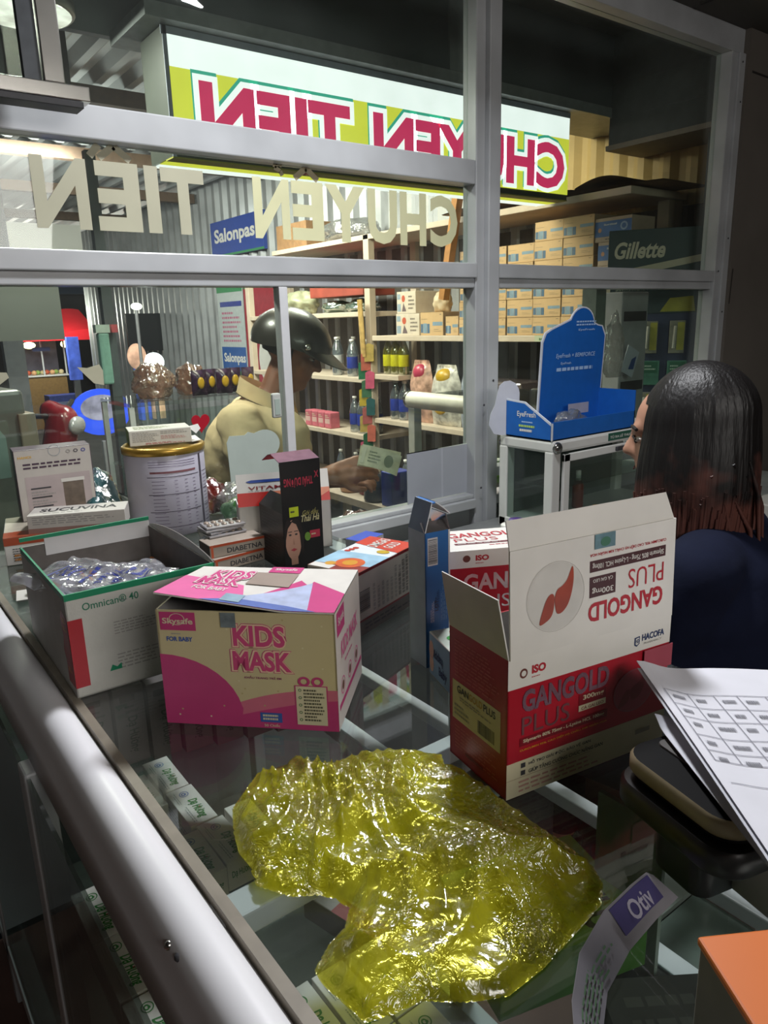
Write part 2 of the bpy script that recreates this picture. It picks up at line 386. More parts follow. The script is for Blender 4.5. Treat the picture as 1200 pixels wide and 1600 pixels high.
mb.add([f.p(.006, 1.33, .0005), f.p(.012, 1.33, .0005), f.p(.02, 1.46, .0005), f.p(.012, 1.46, .0005)], [(0, 1, 2, 3)], M('#2c2927', .8, 0, 0))
struct('wall_front', mb)
mb = MB(); mb.box((5.1, -3.2, 0), (5.2, 1.6, 2.28), ROOM); struct('wall_right', mb)
mb = MB(); mb.box((-3, -3.3, 0), (5.2, -3.2, 2.28), ROOM); struct('wall_back', mb)
mb = MB(); mb.box((-3.1, -3.2, 0), (-3, 1.6, 2.28), ROOM); struct('wall_left', mb)
mb = MB(); mb.box((-3, 1.58, 0), (-.2, 1.66, 2.28), ROOM); struct('wall_far', mb)

# ---- aluminium partition
PY = 1.60
part_ = thing('window_1', 'white aluminium framed glass partition with sliding panes', 'window', (0, PY, 0)); part_['kind'] = 'structure'; del part_['category']
for x0, x1, z0, z1, y0, y1 in ((-.2, 1.54, 1.66, 1.722, -.002, .05), (-.2, 1.54, 1.385, 1.418, .0, .06), (-.2, 1.54, 1.412, 1.452, -.012, .05),
                               (1.62, 2.79, 1.412, 1.452, -.012, .05), (1.62, 2.79, 1.385, 1.418, 0, .06), (-.2, 1.54, .735, .765, -.012, .06), (-.2, 1.54, .765, .778, .0, .06),
                               (1.62, 2.79, .735, .765, -.012, .06), (1.62, 2.79, .82, .85, 0, .05), (-.2, 2.87, 2.20, 2.28, -.01, .06)):
    mb = MB(); mb.box((x0, y0, z0), (x1, y1, z1), WALU, .003); mb.build('rail', part_)
for x0, x1, y0, y1, z0, z1 in ((1.54, 1.575, -.004, .05, 0, 2.2), (1.575, 1.62, -.02, .06, 0, 2.2), (2.79, 2.83, -.012, .05, 0, 2.2), (2.83, 2.87, -.02, .06, 0, 2.2), (-.2, -.14, -.012, .06, 0, 2.2)):
    mb = MB(); mb.box((x0, y0, z0), (x1, y1, z1), WALU, .003); mb.build('mullion', part_)
mb = MB(); mb.box((.902, .0, .775), (.925, .03, 1.385), M('#d6d8db', .35, 0, .03), .002); mb.build('sash_stile', part_)
for i, (x0, x1, z0, z1, y) in enumerate(((-.14, 1.54, 1.722, 2.2, .03), (-.14, 1.54, 1.452, 1.66, .03), (-.14, .91, .778, 1.385, .012), (.91, 1.54, .778, 1.385, .036), (1.62, 2.79, 1.452, 2.2, .03), (1.62, 2.79, .85, 1.385, .03))):
    mb = MB(); mb.box((x0, y, z0), (x1, y+.004, z1), GLS); mb.build('pane', part_)
for x0, x1, z0, z1 in ((-.14, 1.54, .0, .735), (1.62, 2.79, 0, .735)):
    mb = MB(); mb.box((x0, .02, z0), (x1, .03, z1), M('#8f9698', .6, 0, .06, 6)); mb.build('kick_panel', part_)
mb = MB()
for x, z in ((2.848, 2.17), (2.853, 2.04), (2.85, 1.57), (2.80, 1.45), (2.85, 1.3), (1.598, 1.12), (1.6, 1.02), (1.55, .80), (1.56, 1.05)):
    mb.ell((x, -.021, z), .0035, .002, .0035, INK, 8, 6)
mb.build('screws', part_)

# ---- mirrored cream vinyl letters on the glass
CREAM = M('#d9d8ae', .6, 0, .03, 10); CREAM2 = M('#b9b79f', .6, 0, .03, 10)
vinyl = thing('window_lettering', 'cream vinyl letters reading CHUYỂN TIỀN stuck backwards on the glass', 'lettering', (0, PY+.0285, 0))
def vin(ch, x0, x1, z0, z1, mat, bold=.035):
    fr = F((0, 0, 0), (1, 0, 0), (0, 0, 1), 1, 1); m_ = MB(); vs, fs = textmesh(ch, bold)
    A = [fr.p(x0+(x1-x0)*(1-x), z0+(z1-z0)*y, 0) for x, y in vs]
    m_.add(A, fs, mat); m_.add([a+Vector((0, .0006, 0)) for a in A], fs, mat, flip=True); m_.build('letter', vinyl)
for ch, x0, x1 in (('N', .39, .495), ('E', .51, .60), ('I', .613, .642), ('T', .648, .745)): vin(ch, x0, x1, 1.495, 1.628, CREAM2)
for ch, x0, x1 in (('N', .865, .96), ('E', .965, 1.055), ('Y', 1.062, 1.18), ('U', 1.19, 1.285), ('H', 1.295, 1.385), ('C', 1.40, 1.50)): vin(ch, x0, x1, 1.495, 1.628, CREAM)
def stroke(pts, w, mat):
    m_ = MB(); 
    for (xa, za), (xb, zb) in zip(pts, pts[1:]):
        d_ = Vector((xb-xa, zb-za)).normalized(); n_ = Vector((-d_.y, d_.x))*w/2; m_.prism([(xa-n_.x, za-n_.y), (xb-n_.x, zb-n_.y), (xb+n_.x, zb+n_.y), (xa+n_.x, za+n_.y)], (0, 0, 0), (1, 0, 0), (0, 0, 1), (0, -1, 0), .0006, mat)
    m_.build('accent', vinyl)
for cx, mt in ((.555, CREAM2), (1.01, M('#b4a98c', .6, 0, .03, 10))):
    stroke([(cx-.032, 1.633), (cx, 1.658), (cx+.032, 1.633)], .014, mt)
stroke([(.505, 1.635), (.525, 1.658)], .014, CREAM2)
stroke([(.945, 1.658), (.93, 1.664), (.925, 1.652), (.94, 1.645), (.945, 1.636)], .010, M('#b4a98c', .6, 0, .03, 10))

# ---- stickers and sheets on the glass
def outline_thing(name, label, cat, pts, y, mat, th=.0012, group=None):
    m_ = MB(); cx = sum(p[0] for p in pts)/len(pts); cz = sum(p[1] for p in pts)/len(pts)
    m_.prism([(a-cx, b-cz) for a, b in pts], (0, 0, 0), (1, 0, 0), (0, 0, 1), (0, -1, 0), th, mat)
    return tag(m_.build(name, loc=(cx, y, cz)), label, cat, group)
fro = [(.745, .93), (.745, .95), (.742, 1.03), (.75, 1.045), (.79, 1.043), (.80, 1.05), (.815, 1.045)]+[(.842+.042*math.cos(a), 1.015+.036*math.sin(a)) for a in [1.9-.28*k for k in range(11)]]+[(.868, .975), (.878, .965), (.876, .955), (.884, .945), (.884, .92)]
outline_thing('window_sticker', 'pale green frosted sticker on the glass beside the standing black carton', 'sticker', fro[::-1] if False else fro, PY+.0105, M('#b7c4bd', .5, 0, .02))
hp = [(.015*16*math.sin(t)**3/16*1.35, .0012*(13*math.cos(t)-5*math.cos(2*t)-2*math.cos(3*t)-math.cos(4*t))) for t in [2*pi*k/36 for k in range(36)]]
outline_thing('heart_sticker', 'red heart shaped sticker on the glass right of the milk tin', 'sticker', [(.682+a*1.1, 1.085+b*1.25) for a, b in hp], PY+.0105, M('#b3162c', .4, 0, .03))
outline_thing('torn_sticker', 'torn cream sticker above the purple carton on the glass', 'sticker', [(.425, 1.225), (.445, 1.222), (.47, 1.228), (.476, 1.215), (.475, 1.185), (.455, 1.19), (.44, 1.207)][::-1], PY+.0105, M('#b9b79f', .6, 0, .03))
outline_thing('torn_sticker', 'torn cream sticker at the far left edge of the glass', 'sticker', [(.20, 1.21), (.26, 1.225), (.292, 1.222), (.295, 1.212), (.27, 1.195), (.2, 1.185)][::-1], PY+.0105, M('#b9b79f', .6, 0, .03))
mb = MB(); mb.box((-.012, -.012, -.03), (.012, 0, .03), M('#c6c9c4', .4, 0, .03), .004); mb.box((-.007, -.0135, -.022), (.007, -.0118, .016), M('#a9b8b0', .5, 0, .02))
tag(mb.build('window_latch', loc=(.878, PY+.012, 1.107)), 'small pale plastic latch on the sliding pane before the man', 'latch')
mb = MB(); mb.box((0, 0, 0), (.235, .003, .15), M('#a9adb6', .45, 0, .05, 6)); fr = F((0, 0, 0), (1, 0, 0), (0, 0, 1), .235, .15)
mb.rect(fr, .55, 0, .58, 1, M('#b6bac2', .45, 0, 0), .0003); mb.prism([(0, .15), (.235, .15), (.235, .152), (0, .16-.012)], (0, 0, 0), (1, 0, 0), (0, 0, 1), (0, -1, 0), .003, M('#c8d0c8', .4, 0, 0))
tag(mb.build('grey_sheet', loc=(1.305, PY+.0305, .78)), 'smooth grey plastic sheet standing in the window track beside the blue carton', 'sheet')
# ---- metal hanger with short cross bar, top left
hg = thing('door_track', 'bright aluminium upright and cross bar hanging at upper left', 'track', (.40, 1.50, 1.69))
mb = MB(); mb.box((-.35, -.015, .005), (.075, .02, .03), STEEL, .002); mb.build('cross_bar', hg)
mb = MB(); mb.box((-.35, -.02, -.008), (.06, .025, .003), M('#2a2a2c', .4, .5, .1), .001); mb.build('shadow_strip', hg)  # dark strip modelled as the shadow below the cross bar
mb = MB(); mb.box((.0, -.012, .03), (.035, .015, .59), STEEL, .002); mb.box((-.03, -.005, .03), (-.002, .012, .59), M('#3d4043', .35, .6, .1)); mb.build('upright', hg)

# ================================================================ COUNTER
GX0, GX1, GY0, GY1, GZ = .165, .74, -.30, 1.56, .90
cn = thing('display_counter', 'glass topped pharmacy counter with rounded white aluminium edge', 'counter', (0, 0, 0))
mb = MB(); mb.box((GX0+.002, GY0, GZ-.006), (GX1, GY1, GZ), CGL); mb.build('glass_top', cn)
EDGE = M('#efeff3', .38, 0, .02, 5)
def edge_rail(y0, y1):
    m_ = MB(); prof = []
    for k in range(13):
        a = pi*k/12; prof.append((.1425-.0205*math.cos(a), .880+.024*math.sin(a)))
    prof += [(.162, .860), (.150, .857), (.150, .840), (.112, .840), (.118, .860)]
    N = len(prof); vs = [(x, y0, z) for x, z in prof]+[(x, y1, z) for x, z in prof]
    m_.add(vs, [(i, (i+1) % N, (i+1) % N+N, i+N) for i in range(N)], EDGE, True)
    m_.add(vs, [tuple(range(N))[::-1], tuple(range(N, 2*N))], EDGE); return m_
edge_rail(GY0, GY1).build('edge_rail', cn)
mb = MB(); mb.box((.161, GY0, .885), (.170, GY1, .9015), M('#8a8274', .5, 0, .1)); mb.build('glass_gasket', cn)
mb = MB(); mb.ell((.1240, .427, .889), .0035, .0035, .0035, STEEL, 10, 8); mb.ell((.1255, .412, .890), .0035, .0035, .003, INK, 10, 8); mb.build('screw', cn)
for x, y in ((.10, 1.40), (.10, .79), (.10, .06), (.70, 1.50), (.70, .75), (.70, -.1)):
    mb = MB(); mb.box((x, y, 0), (x+.028, y+.035, .84), WALU, .003); mb.build('post', cn)
for lo, hi in (((.10, GY0, .10), (.135, GY1, .14)), ((.705, GY0, .865), (.74, GY1, .893)), ((.70, GY0, .10), (.73, GY1, .14)), ((.70, GY0, .655), (.72, GY1, .675)),
               ((.155, .415, .872), (.705, .442, .892)), ((.16, 1.50, .868), (.705, 1.53, .892)), ((.55, GY0, .66), (.575, GY1, .69)), ((.575, .72, .66), (.70, .745, .69))):
    mb = MB(); mb.box(lo, hi, ALU, .002); mb.build('frame_bar', cn)
mb = MB(); mb.box((.102, GY0, .14), (.106, GY1, .835), glass('front_glass', '#cfd6d2', .05, .03)); mb.build('front_glass', cn)
mb = MB(); mb.box((.115, GY0, .685), (.55, GY1, .691), SGL); mb.build('shelf_glass', cn)
mb = MB(); mb.box((.11, GY0, .13), (.73, GY1, .138), M('#55514e', .6, 0, .1)); mb.build('base_board', cn)
mb = MB(); mb.box((.58, -.25, .15), (.70, .36, .655), M('#55615a', .5, 0, .06)); mb.box((.58, .362, .15), (.70, .42, .66), M('#7c817c', .5, 0, .06)); mb.build('inner_panel', cn)
mb = MB(); mb.box((.495, .285, .692), (.500, .352, .885), M('#7f8a80', .4, 0, .06)); mb.build('reflection_panel', cn)  # greenish panel added in place of a pillar reflection in the glass

# ---- white cartons with green script inside the counter
CB = M('#d8d5d0', .6, 0, .03, 40); CG = M('#2e7a36', .6, 0, 0); CBL = M('#5a74a8', .6, 0, 0); CR = M('#8f2432', .6, 0, 0); CGR = M('#9aa09c', .6, 0, 0)
def dh_carton(circ):
    w, d, h = .0335, .079, .036; m_ = MB(); fr = carton_body(m_, w, d, h, CB, .0008); t = fr['top']
    m_.disc(t, .52, .80, .17, .075, circ, n=22, ring=.82); m_.disc(t, .50, .80, .08, .042, circ, n=14, ring=.5); m_.disc(t, .56, .79, .04, .02, circ, n=10)
    m_.text(t, 'Dạ Hương', .38, .10, .80, .62, CG, .03, rot=270, shear=.3)
    m_.lines(t, .12, .58, .26, .95, 2, CGR, vert=True, seed=4); m_.lines(t, .17, .06, .33, .50, 2, CGR, vert=True, seed=5); m_.rect(t, .66, .36, .72, .38, CR, .0006)
    m_.lines(fr['left'], .1, .3, .9, .7, 3, CGR); m_.text(fr['front'], 'Dạ Hương', .15, .35, .85, .65, CG, .02)
    m_.rect(fr['right'], .1, .05, .9, .16, CR, .0003); m_.lines(fr['right'], .1, .3, .9, .8, 3, CGR, seed=9)
    return m_
dhg = dh_carton(CG).build('cosmetic_carton'); dhb = dh_carton(CBL).build('cosmetic_carton'); first = {0: True, 1: True}
ordn = ['first', 'second', 'third', 'fourth', 'fifth', 'sixth', 'seventh', 'eighth', 'ninth']
def place_dh(x, y, z, kind, label, grp, rz=0.0):
    src = dhb if kind else dhg
    o = src if first[kind] else src.copy()
    if not first[kind]: COL.objects.link(o)
    first[kind] = False
    o.location = (x, y, z); o.rotation_euler = (0, 0, rz); tag(o, label, 'carton', grp)
rj = random.Random(5)
G1 = 'green marked cartons on the counter shelf'
colname = ['first', 'second', 'third', 'fourth', 'fifth', 'sixth']
for ci in range(6):
    for ri in range(8):
        y = .0775+ri*.0805
        if ri >= 5 and ci > 1: continue
        place_dh(.108+ci*.0362+rj.uniform(-.0006, .0006)+.007, y+rj.uniform(-.001, .001)-.0, .6915, 0,
                 'white green-script carton under glass, %s row from near end, %s from front' % (ordn[ri], colname[ci]), G1, rj.uniform(-.008, .008))
G2 = 'blue marked cartons behind the cross bar'
pos = [(.222, .64, 'lower left one under the glass'), (.258, .645, 'wide right one beside the cross bar'), (.295, .655, 'one half hidden by the yellow bag'), (.252, .727, 'middle one sitting forward'), (.214, .785, 'left one against the rail'), (.250, .808, 'rearmost one, topmost of its stack')]
for x, y, t in pos: place_dh(x, y, .705, 1, 'small blue ringed carton behind the cross bar, '+t, G2, rj.uniform(-.02, .02))
for x, y, t in pos[3:]: place_dh(x, y-.004, .6675+.0005 if False else .669, 0, 'white carton lying beneath the blue ringed cartons, '+t.split(' under')[0].split(' beside')[0].split(' against')[0], 'cartons under the blue ringed ones')
# row of upright cartons under the counter, shade put into their dim colours
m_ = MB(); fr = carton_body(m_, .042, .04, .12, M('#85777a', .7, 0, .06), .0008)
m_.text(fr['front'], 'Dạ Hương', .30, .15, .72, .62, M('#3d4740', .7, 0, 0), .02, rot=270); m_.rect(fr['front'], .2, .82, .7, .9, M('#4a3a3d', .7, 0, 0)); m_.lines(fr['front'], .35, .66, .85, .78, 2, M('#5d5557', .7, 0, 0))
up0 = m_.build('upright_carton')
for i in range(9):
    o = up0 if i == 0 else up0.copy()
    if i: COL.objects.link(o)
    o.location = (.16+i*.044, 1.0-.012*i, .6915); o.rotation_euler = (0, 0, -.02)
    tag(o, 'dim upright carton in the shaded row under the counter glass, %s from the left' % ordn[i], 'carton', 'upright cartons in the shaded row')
# maroon carton and green flu medicine box seen through the glass
m_ = MB(); fr = carton_body(m_, .08, .10, .03, {'base': M('#8b8684', .6, 0, .04), 'front': M('#7b1e28', .5, 0, .05)}); m_.rect(fr['top'], .0, .0, .25, .6, M('#7b1e28', .5, 0, .05)); m_.lines(fr['top'], .3, .2, .9, .8, 5, CGR)
tag(m_.build('medicine_carton', loc=(.335, .48, .6915), rotz=.25), 'grey and maroon carton under the glass beside the green script cartons', 'carton')
m_ = MB(); fr = carton_body(m_, .115, .145, .05, M('#3c6b22', .45, 0, .08, 20)); GR2 = M('#6f9a2c', .45, 0, .06)
m_.rect(fr['top'], 0, .38, 1, 1, GR2); m_.text(fr['top'], 'TEFLU', .30, .62, .98, .88, M('#233312', .5, 0, 0), .03, rot=0, shear=.2); m_.lines(fr['top'], .35, .5, .85, .58, 1, M('#233312', .5, 0, 0))
m_.disc(fr['top'], .82, .47, .05, .04, M('#c8b21e', .5, 0, 0), n=8); m_.text(fr['top'], 'TEFLU', .1, .06, .8, .26, M('#8fae3c', .5, 0, 0), .03)
tag(m_.build('flu_medicine_box', loc=(.380, .440, .748), rotz=-1.85), 'green flu medicine box under the glass right of the yellow bag', 'box')
m_ = MB(); m_.box((0, 0, 0), (.16, .13, .055), M('#4b4c49', .6, 0, .08)); fr = faces(.16, .13, .055)
m_.lines(fr['top'], .1, .1, .9, .9, 5, M('#5d5f5a', .6, 0, 0)); tag(m_.build('grey_tray', loc=(.37, .20, .6915), rotz=-.6), 'dark grey tray under the glass beneath the green box', 'tray')
# ================================================================ THINGS ON THE COUNTER
RED = M('#a8182a', .38, 0, .04, 10); DRED = M('#7c1522', .4, 0, .04); CWH = M('#dddad3', .55, 0, .03, 20); CRM = M('#d8cfae', .55, 0, .03)
FOIL = M('#c8c4c6', .22, .9, .05, 40); FOILP = M('#c99ab0', .22, .8, .1, 60); YEL = M('#e0b13a', .5, 0, .03); PINK = M('#d13c86', .45, 0, .03); HOTP = M('#e86aa8', .45, 0, .03)
NAVY = M('#26355f', .5, 0, 0); TXR = M('#b02a36', .5, 0, 0); TXG = M('#9d9a96', .6, 0, 0); LIV = M('#a3442f', .35, 0, .1, 40)
# ---- red liver-health carton, lid standing up
gb = thing('supplement_box', 'opened red and white supplement carton with its lid standing upright', 'box', (.405, .380, GZ+.0006), math.radians(-9))
w, d, h = .187, .087, .130
m_ = MB(); f = open_body(m_, w, d, h, RED, GREYI); fr, lf = f['front'], f['left']
m_.rect(fr, 0, .79, 1, 1, CWH); m_.rect(fr, 0, .0, 1, .26, M('#cfc7a8', .55, 0, .03), .0002)
m_.pts(fr, [(.46, .26), (.56, .26), (.64, .19), (.9, .19), (1, .24), (1, .30), (0.0, .26)][:5]+[(1, .0), (.46, 0)], M('#cfc7a8', .55, 0, .03), .00025)
m_.text(fr, 'ISO', .13, .865, .21, .925, TXR, .05); m_.lines(fr, .13, .835, .21, .85, 1, TXR); m_.disc(fr, .085, .885, .022, .034, M('#6a3b34', .5, 0, 0)); m_.disc(fr, .085, .885, .013, .02, CWH, .0005)
m_.text(fr, 'GANGOLD', .08, .605, .60, .765, FOILP, .035, off=.0006); m_.text(fr, 'PLUS', .08, .445, .36, .575, M('#8d5a60', .3, .5, .1), .0, off=.0006)
m_.rect(fr, .415, .475, .585, .60, DRED, .0004); m_.text(fr, '300mg', .44, .545, .57, .59, CRM, .02, off=.0007); m_.rect(fr, .415, .475, .585, .52, CRM, .0006); m_.text(fr, 'CÀ GAI LEO', .43, .483, .57, .512, DRED, .01, off=.0008)
m_.rect(fr, .07, .365, .60, .425, DRED, .0004); m_.text(fr, 'Silymarin 80% 75mg - L-Lysine HCL 100mg', .09, .38, .58, .412, CRM, .02, off=.0006)
m_.text(fr, 'CURCUMIN 95%, CAO DIỆP HẠ CHÂU, KIM NGÂN HOA', .07, .325, .60, .348, M('#d8902c', .5, 0, 0), .02, off=.0006)
for vv, tt, uu in ((.205, 'HỖ TRỢ GIẢI ĐỘC, BẢO VỆ GAN', .50), (.15, 'GIÚP TĂNG CƯỜNG CHỨC NĂNG GAN', .58)):
    m_.rect(fr, .08, vv, .105, vv+.035, INK, .0006); m_.text(fr, tt, .125, vv, uu, vv+.036, INK, .015, off=.0006)
m_.lines(fr, .07, .02, .56, .12, 3, M('#b98f83', .6, 0, 0), .0006, .4, wmin=.85); m_.rect(fr, 0, .135, .5, .139, M('#a89a80', .6, 0, 0), .0005)
m_.disc(fr, .77, .50, .135, .165, M('#8e3f49', .5, 0, .05), .0004); m_.disc(fr, .77, .50, .125, .152, M('#93303e', .5, 0, .05), .0005)
def liver(m__, f_, cu, cv, su, sv, mt, off=.0006):
    for P0 in (((.0, -.35), (-.02, .0), (.12, .25), (.38, .36), (.62, .55), (.88, .98), (.95, .55), (.86, .05), (.66, -.38), (.36, -.62), (.10, -.62)), ((-.07, -.38), (-.05, .02), (-.2, .14), (-.42, .0), (-.62, -.35), (-.80, -.88), (-.48, -.84), (-.2, -.68))):
        n_ = len(P0); out = []
        for i in range(n_):
            p0, p1, p2, p3 = [Vector(P0[(i+k) % n_]) for k in (-1, 0, 1, 2)]
            for t in (0, .25, .5, .75): out.append(.5*((2*p1)+(p2-p0)*t+(2*p0-5*p1+4*p2-p3)*t*t+(3*p1-p0-3*p2+p3)*t**3))
        m__.pts(f_, [(cu+su*p.x, cv+sv*p.y) for p in out], mt, off)
liver(m_, fr, .75, .50, .10, .12, M('#7c1f2b', .4, 0, .05)); 
m_.rect(fr, .80, .13, .90, .165, M('#8d8876', .5, 0, 0), .0005)
m_.pts(fr, [(.755, .90), (.79, .905), (.79, .85), (.772, .83), (.755, .845)], NAVY, .0005); m_.pts(fr, [(.762, .892), (.784, .896), (.784, .855), (.772, .842), (.762, .852)], CWH, .0006); m_.text(fr, 'HD', .763, .858, .783, .888, NAVY, .02, off=.0008); m_.text(fr, 'HACOFA', .805, .862, .955, .912, NAVY, .03, off=.0006); m_.text(fr, 'PHARMACY', .82, .832, .94, .848, TXG, .0, off=.0006)
m_.lines(lf, .10, .64, .92, .93, 11, M('#c05a5a', .5, 0, 0), .0003, .35, wmin=.7); m_.lines(lf, .10, .08, .92, .27, 7, M('#c05a5a', .5, 0, 0), .0003, .35, seed=6, wmin=.6)
m_.rect(lf, .06, .31, .90, .61, CRM, .0003); m_.text(lf, 'GAN', .15, .53, .36, .585, INK, .02, off=.0006); m_.text(lf, 'GOLD', .37, .53, .60, .585, M('#c09a4a', .5, 0, 0), .02, off=.0006); m_.text(lf, 'PLUS', .62, .53, .82, .585, INK, .02, off=.0006)
m_.lines(lf, .2, .47, .8, .51, 2, TXG, .0006); m_.lines(lf, .10, .34, .38, .44, 3, TXG, .0006); m_.barcode(lf, .50, .33, .82, .44, INK, None)
m_.rect(lf, .30, .075, .62, .10, DRED, .0005)
m_.build('body', gb)
m_ = MB(); t = .0016; L = .092
m_.box((0.001, -t, 0), (w-.001, 0, L), CWH); f2 = F((0, -t, 0), (1, 0, 0), (0, 0, 1), w, L)
m_.text(f2, 'GANGOLD', .445, .16, .92, .35, TXR, .03, rot=180, off=.0004); m_.text(f2, 'PLUS', .69, .40, .92, .59, TXR, -.004, rot=180, off=.0004)
m_.rect(f2, .45, .40, .61, .60, M('#4a2c2f', .5, 0, 0)); m_.text(f2, '300mg', .465, .425, .595, .495, CWH, .01, rot=180, off=.0005); m_.text(f2, 'CÀ GAI LEO', .47, .535, .59, .575, CWH, .01, rot=180, off=.0005)
m_.rect(f2, .45, .645, .93, .755, M('#4a2c2f', .5, 0, 0)); m_.text(f2, 'Silymarin 80% 75mg - L-Lysine HCL 100mg', .465, .67, .915, .735, CWH, .01, rot=180, off=.0005)
m_.text(f2, 'CURCUMIN 95%, CAO DIỆP HẠ CHÂU, KIM NGÂN HOA', .45, .785, .93, .83, TXR, .015, rot=180)
m_.disc(f2, .255, .50, .165, .33, M('#b5b1aa', .4, 0, .03), .0002, ring=.985); m_.disc(f2, .255, .50, .158, .32, M('#cfccc5', .4, 0, .06, 20), .00015)
liver(m_, f2, .25, .50, .11, .26, LIV, .0005)
m_.rect(f2, .475, .86, .60, 1.0, M('#7d9ea8', .3, .3, .15, 80), .0006); m_.disc(f2, .54, .92, .03, .045, M('#5f8f78', .3, .3, .1), .0008)
m_.build('lid', gb, loc=(0, .0, h), rot=(math.radians(-2), 0, 0))
lid = gb.children[-1]
m_ = MB(); flap(m_, (.002, 0, 0), (w-.002, 0, 0), (0, .35, 1), .024, CWH, CWH, .014, curl=.0, n=6, up=(0, 1, 0)); m_.build('tuck_flap', lid, 'white curled tuck flap', loc=(0, 0, L))
m_ = MB(); flap(m_, (0, d, 0), (0, 0, 0), (-.12, .10, 1), .052, M('#d2d0cb', .6, 0, .03), M('#d2d0cb', .6, 0, .03), .022); m_.build('side_flap', gb, 'plain white raised side flap', loc=(0, 0, h))
m_ = MB(); m_.box((w-.034, -.0024, h-.050), (w+.002, -.0017, h-.028), M('#a84a5a', .45, 0, .04)); m_.build('torn_corner', gb, 'faded red torn corner') 
# ---- second, closed carton of the same kind behind
g2 = thing('supplement_box', 'closed red and white supplement carton standing behind the opened one', 'box', (.563, .628, GZ+.0006), math.radians(-27))
m_ = MB(); f = carton_body(m_, w, d, h, {'base': CWH, 'front': RED, 'left': RED}); fr = f['front']; tp = f['top']
m_.rect(fr, 0, .83, 1, 1, CWH, .0003); m_.text(fr, 'ISO', .18, .895, .27, .95, TXR, .05, off=.0005); m_.disc(fr, .12, .92, .025, .034, M('#6a3b34', .5, 0, 0), .0005); m_.lines(fr, .18, .865, .27, .88, 1, TXR, .0005)
m_.text(fr, 'GANGOLD', .10, .60, .80, .77, M('#e0dfe2', .25, .6, .1, 60), .03, off=.0006); m_.text(fr, 'PLUS', .10, .42, .42, .55, M('#e0dfe2', .25, .6, .1, 60), .0, off=.0006)
m_.text(tp, 'GANGOLD', .08, .60, .60, .82, TXR, .02); m_.text(tp, 'PLUS', .10, .40, .40, .55, TXR, -.008); m_.rect(tp, .08, .26, .60, .34, M('#6a3038', .5, 0, 0)); m_.lines(tp, .1, .285, .58, .315, 1, CWH, .0005); m_.lines(tp, .3, .16, .6, .21, 1, TXR)
m_.disc(tp, .76, .5, .12, .28, M('#b5b1aa', .4, 0, .03), .0003, ring=.97); liver(m_, tp, .75, .5, .08, .2, LIV)
m_.build('body', g2)
m_ = MB(); m_.box((.001, .001, 0), (w-.001, d-.001, .0012), CWH); m_.build('lid', g2, loc=(0, 0, h+.0002)); bpy.data.objects.remove(g2.children[-1], do_unlink=True)
# ---- children's mask box
kb = thing('mask_box', 'pink and cream box of children face masks with opened lid', 'box', (.2275, .6925, GZ+.0006), math.radians(-45.4))
w, d, h = .183, .130, .126; KC = M('#cdbf95', .5, 0, .03, 12); KP = M('#c2417a', .45, 0, .03); KW = M('#e3dfd8', .5, 0, .03); KL = M('#cf6f86', .5, 0, .03); OUT = M('#e7c6a8', .5, 0, 0); BLU = M('#3d5ea8', .5, 0, 0)
m_ = MB(); f = open_body(m_, w, d, h, KC, GREYI); fr, ri, lf = f['front'], f['right'], f['left']
m_.rect(ri, 0, 0, 1, 1, KW, .0002); m_.rect(lf, 0, 0, 1, 1, KW, .0002)
hill = [(0, 0), (.44, 0), (.46, .17)]+[(.0+.46*math.cos(a), .10+.52*math.sin(a)) for a in [pi/2*k/10*1.0 for k in range(1, 11)]]
m_.pts(fr, hill, KP, .0003)
m_.pts(fr, [(.44, 0), (1, 0), (1, .36)]+[(1-.56*k/8, .36-.14*(k/8)**2.2-.0) for k in range(1, 9)], KL, .00028)
m_.pts(fr, [(.42, 0), (1, 0), (1, .27)]+[(1-.55*k/8, .27-.16*(k/8)**1.4) for k in range(1, 9)], KP, .00034)
m_.rect(fr, .02, .83, .225, .985, KP, .0005); m_.text(fr, 'Skysafe', .035, .87, .21, .935, CRM, .02, off=.0007); m_.disc(fr, .12, .925, .045, .05, CRM, .0006, ring=.9)
m_.text(fr, 'FOR BABY', .05, .735, .20, .775, BLU, .03, off=.0005); m_.lines(fr, .08, .79, .17, .81, 1, TXG, .0005)
for wd, b0, b1, u0, u1 in (('KIDS', .70, .905, .42, .735), ('MASK', .49, .685, .41, .765)):
    m_.otext(fr, wd, u0+.012, b0+.012, u1-.012, b1-.012, [(KP, .105), (OUT, .085), (M('#cc4a7c', .45, 0, .03), .035)])
m_.text(fr, 'KHẨU TRANG TRẺ EM', .48, .435, .69, .462, M('#8a3a66', .5, 0, 0), .02, off=.0005)
m_.rect(fr, .555, .055, .68, .14, BLU, .0006); m_.lines(fr, .57, .07, .665, .13, 2, CRM, .0008, .6, wmin=.9); m_.text(fr, '50 Chiếc', .575, .015, .665, .045, CRM, .01, off=.0007)
m_.rect(fr, .76, .045, .945, .395, KP, .0006); m_.rect(fr, .767, .05, .938, .388, CRM, .0008); m_.lines(fr, .81, .08, .93, .37, 10, M('#5d5a4a', .5, 0, 0), .001, .55)
for k in range(5): m_.disc(fr, .79, .355-.065*k, .009, .013, M('#3f6e4a', .5, 0, 0), .001, ring=.6)
for sg in (-1, 1): m_.disc(fr, .853+sg*.038, .43, .034, .042, KP, .0007, ring=.55); m_.pts(fr, [(.853, .395), (.853+sg*.06, .375), (.853+sg*.05, .395)], KP, .0007)
rr = random.Random(2)
for k in range(16): m_.disc(fr, rr.uniform(.05, .97), rr.uniform(.06, .95), .006, .008, M('#b9a878', .5, 0, 0) if k % 2 else CRM, .00037, 6)
m_.rect(fr, .37, .87, .455, .995, M('#8e9ba0', .3, .4, .15, 80), .0011)
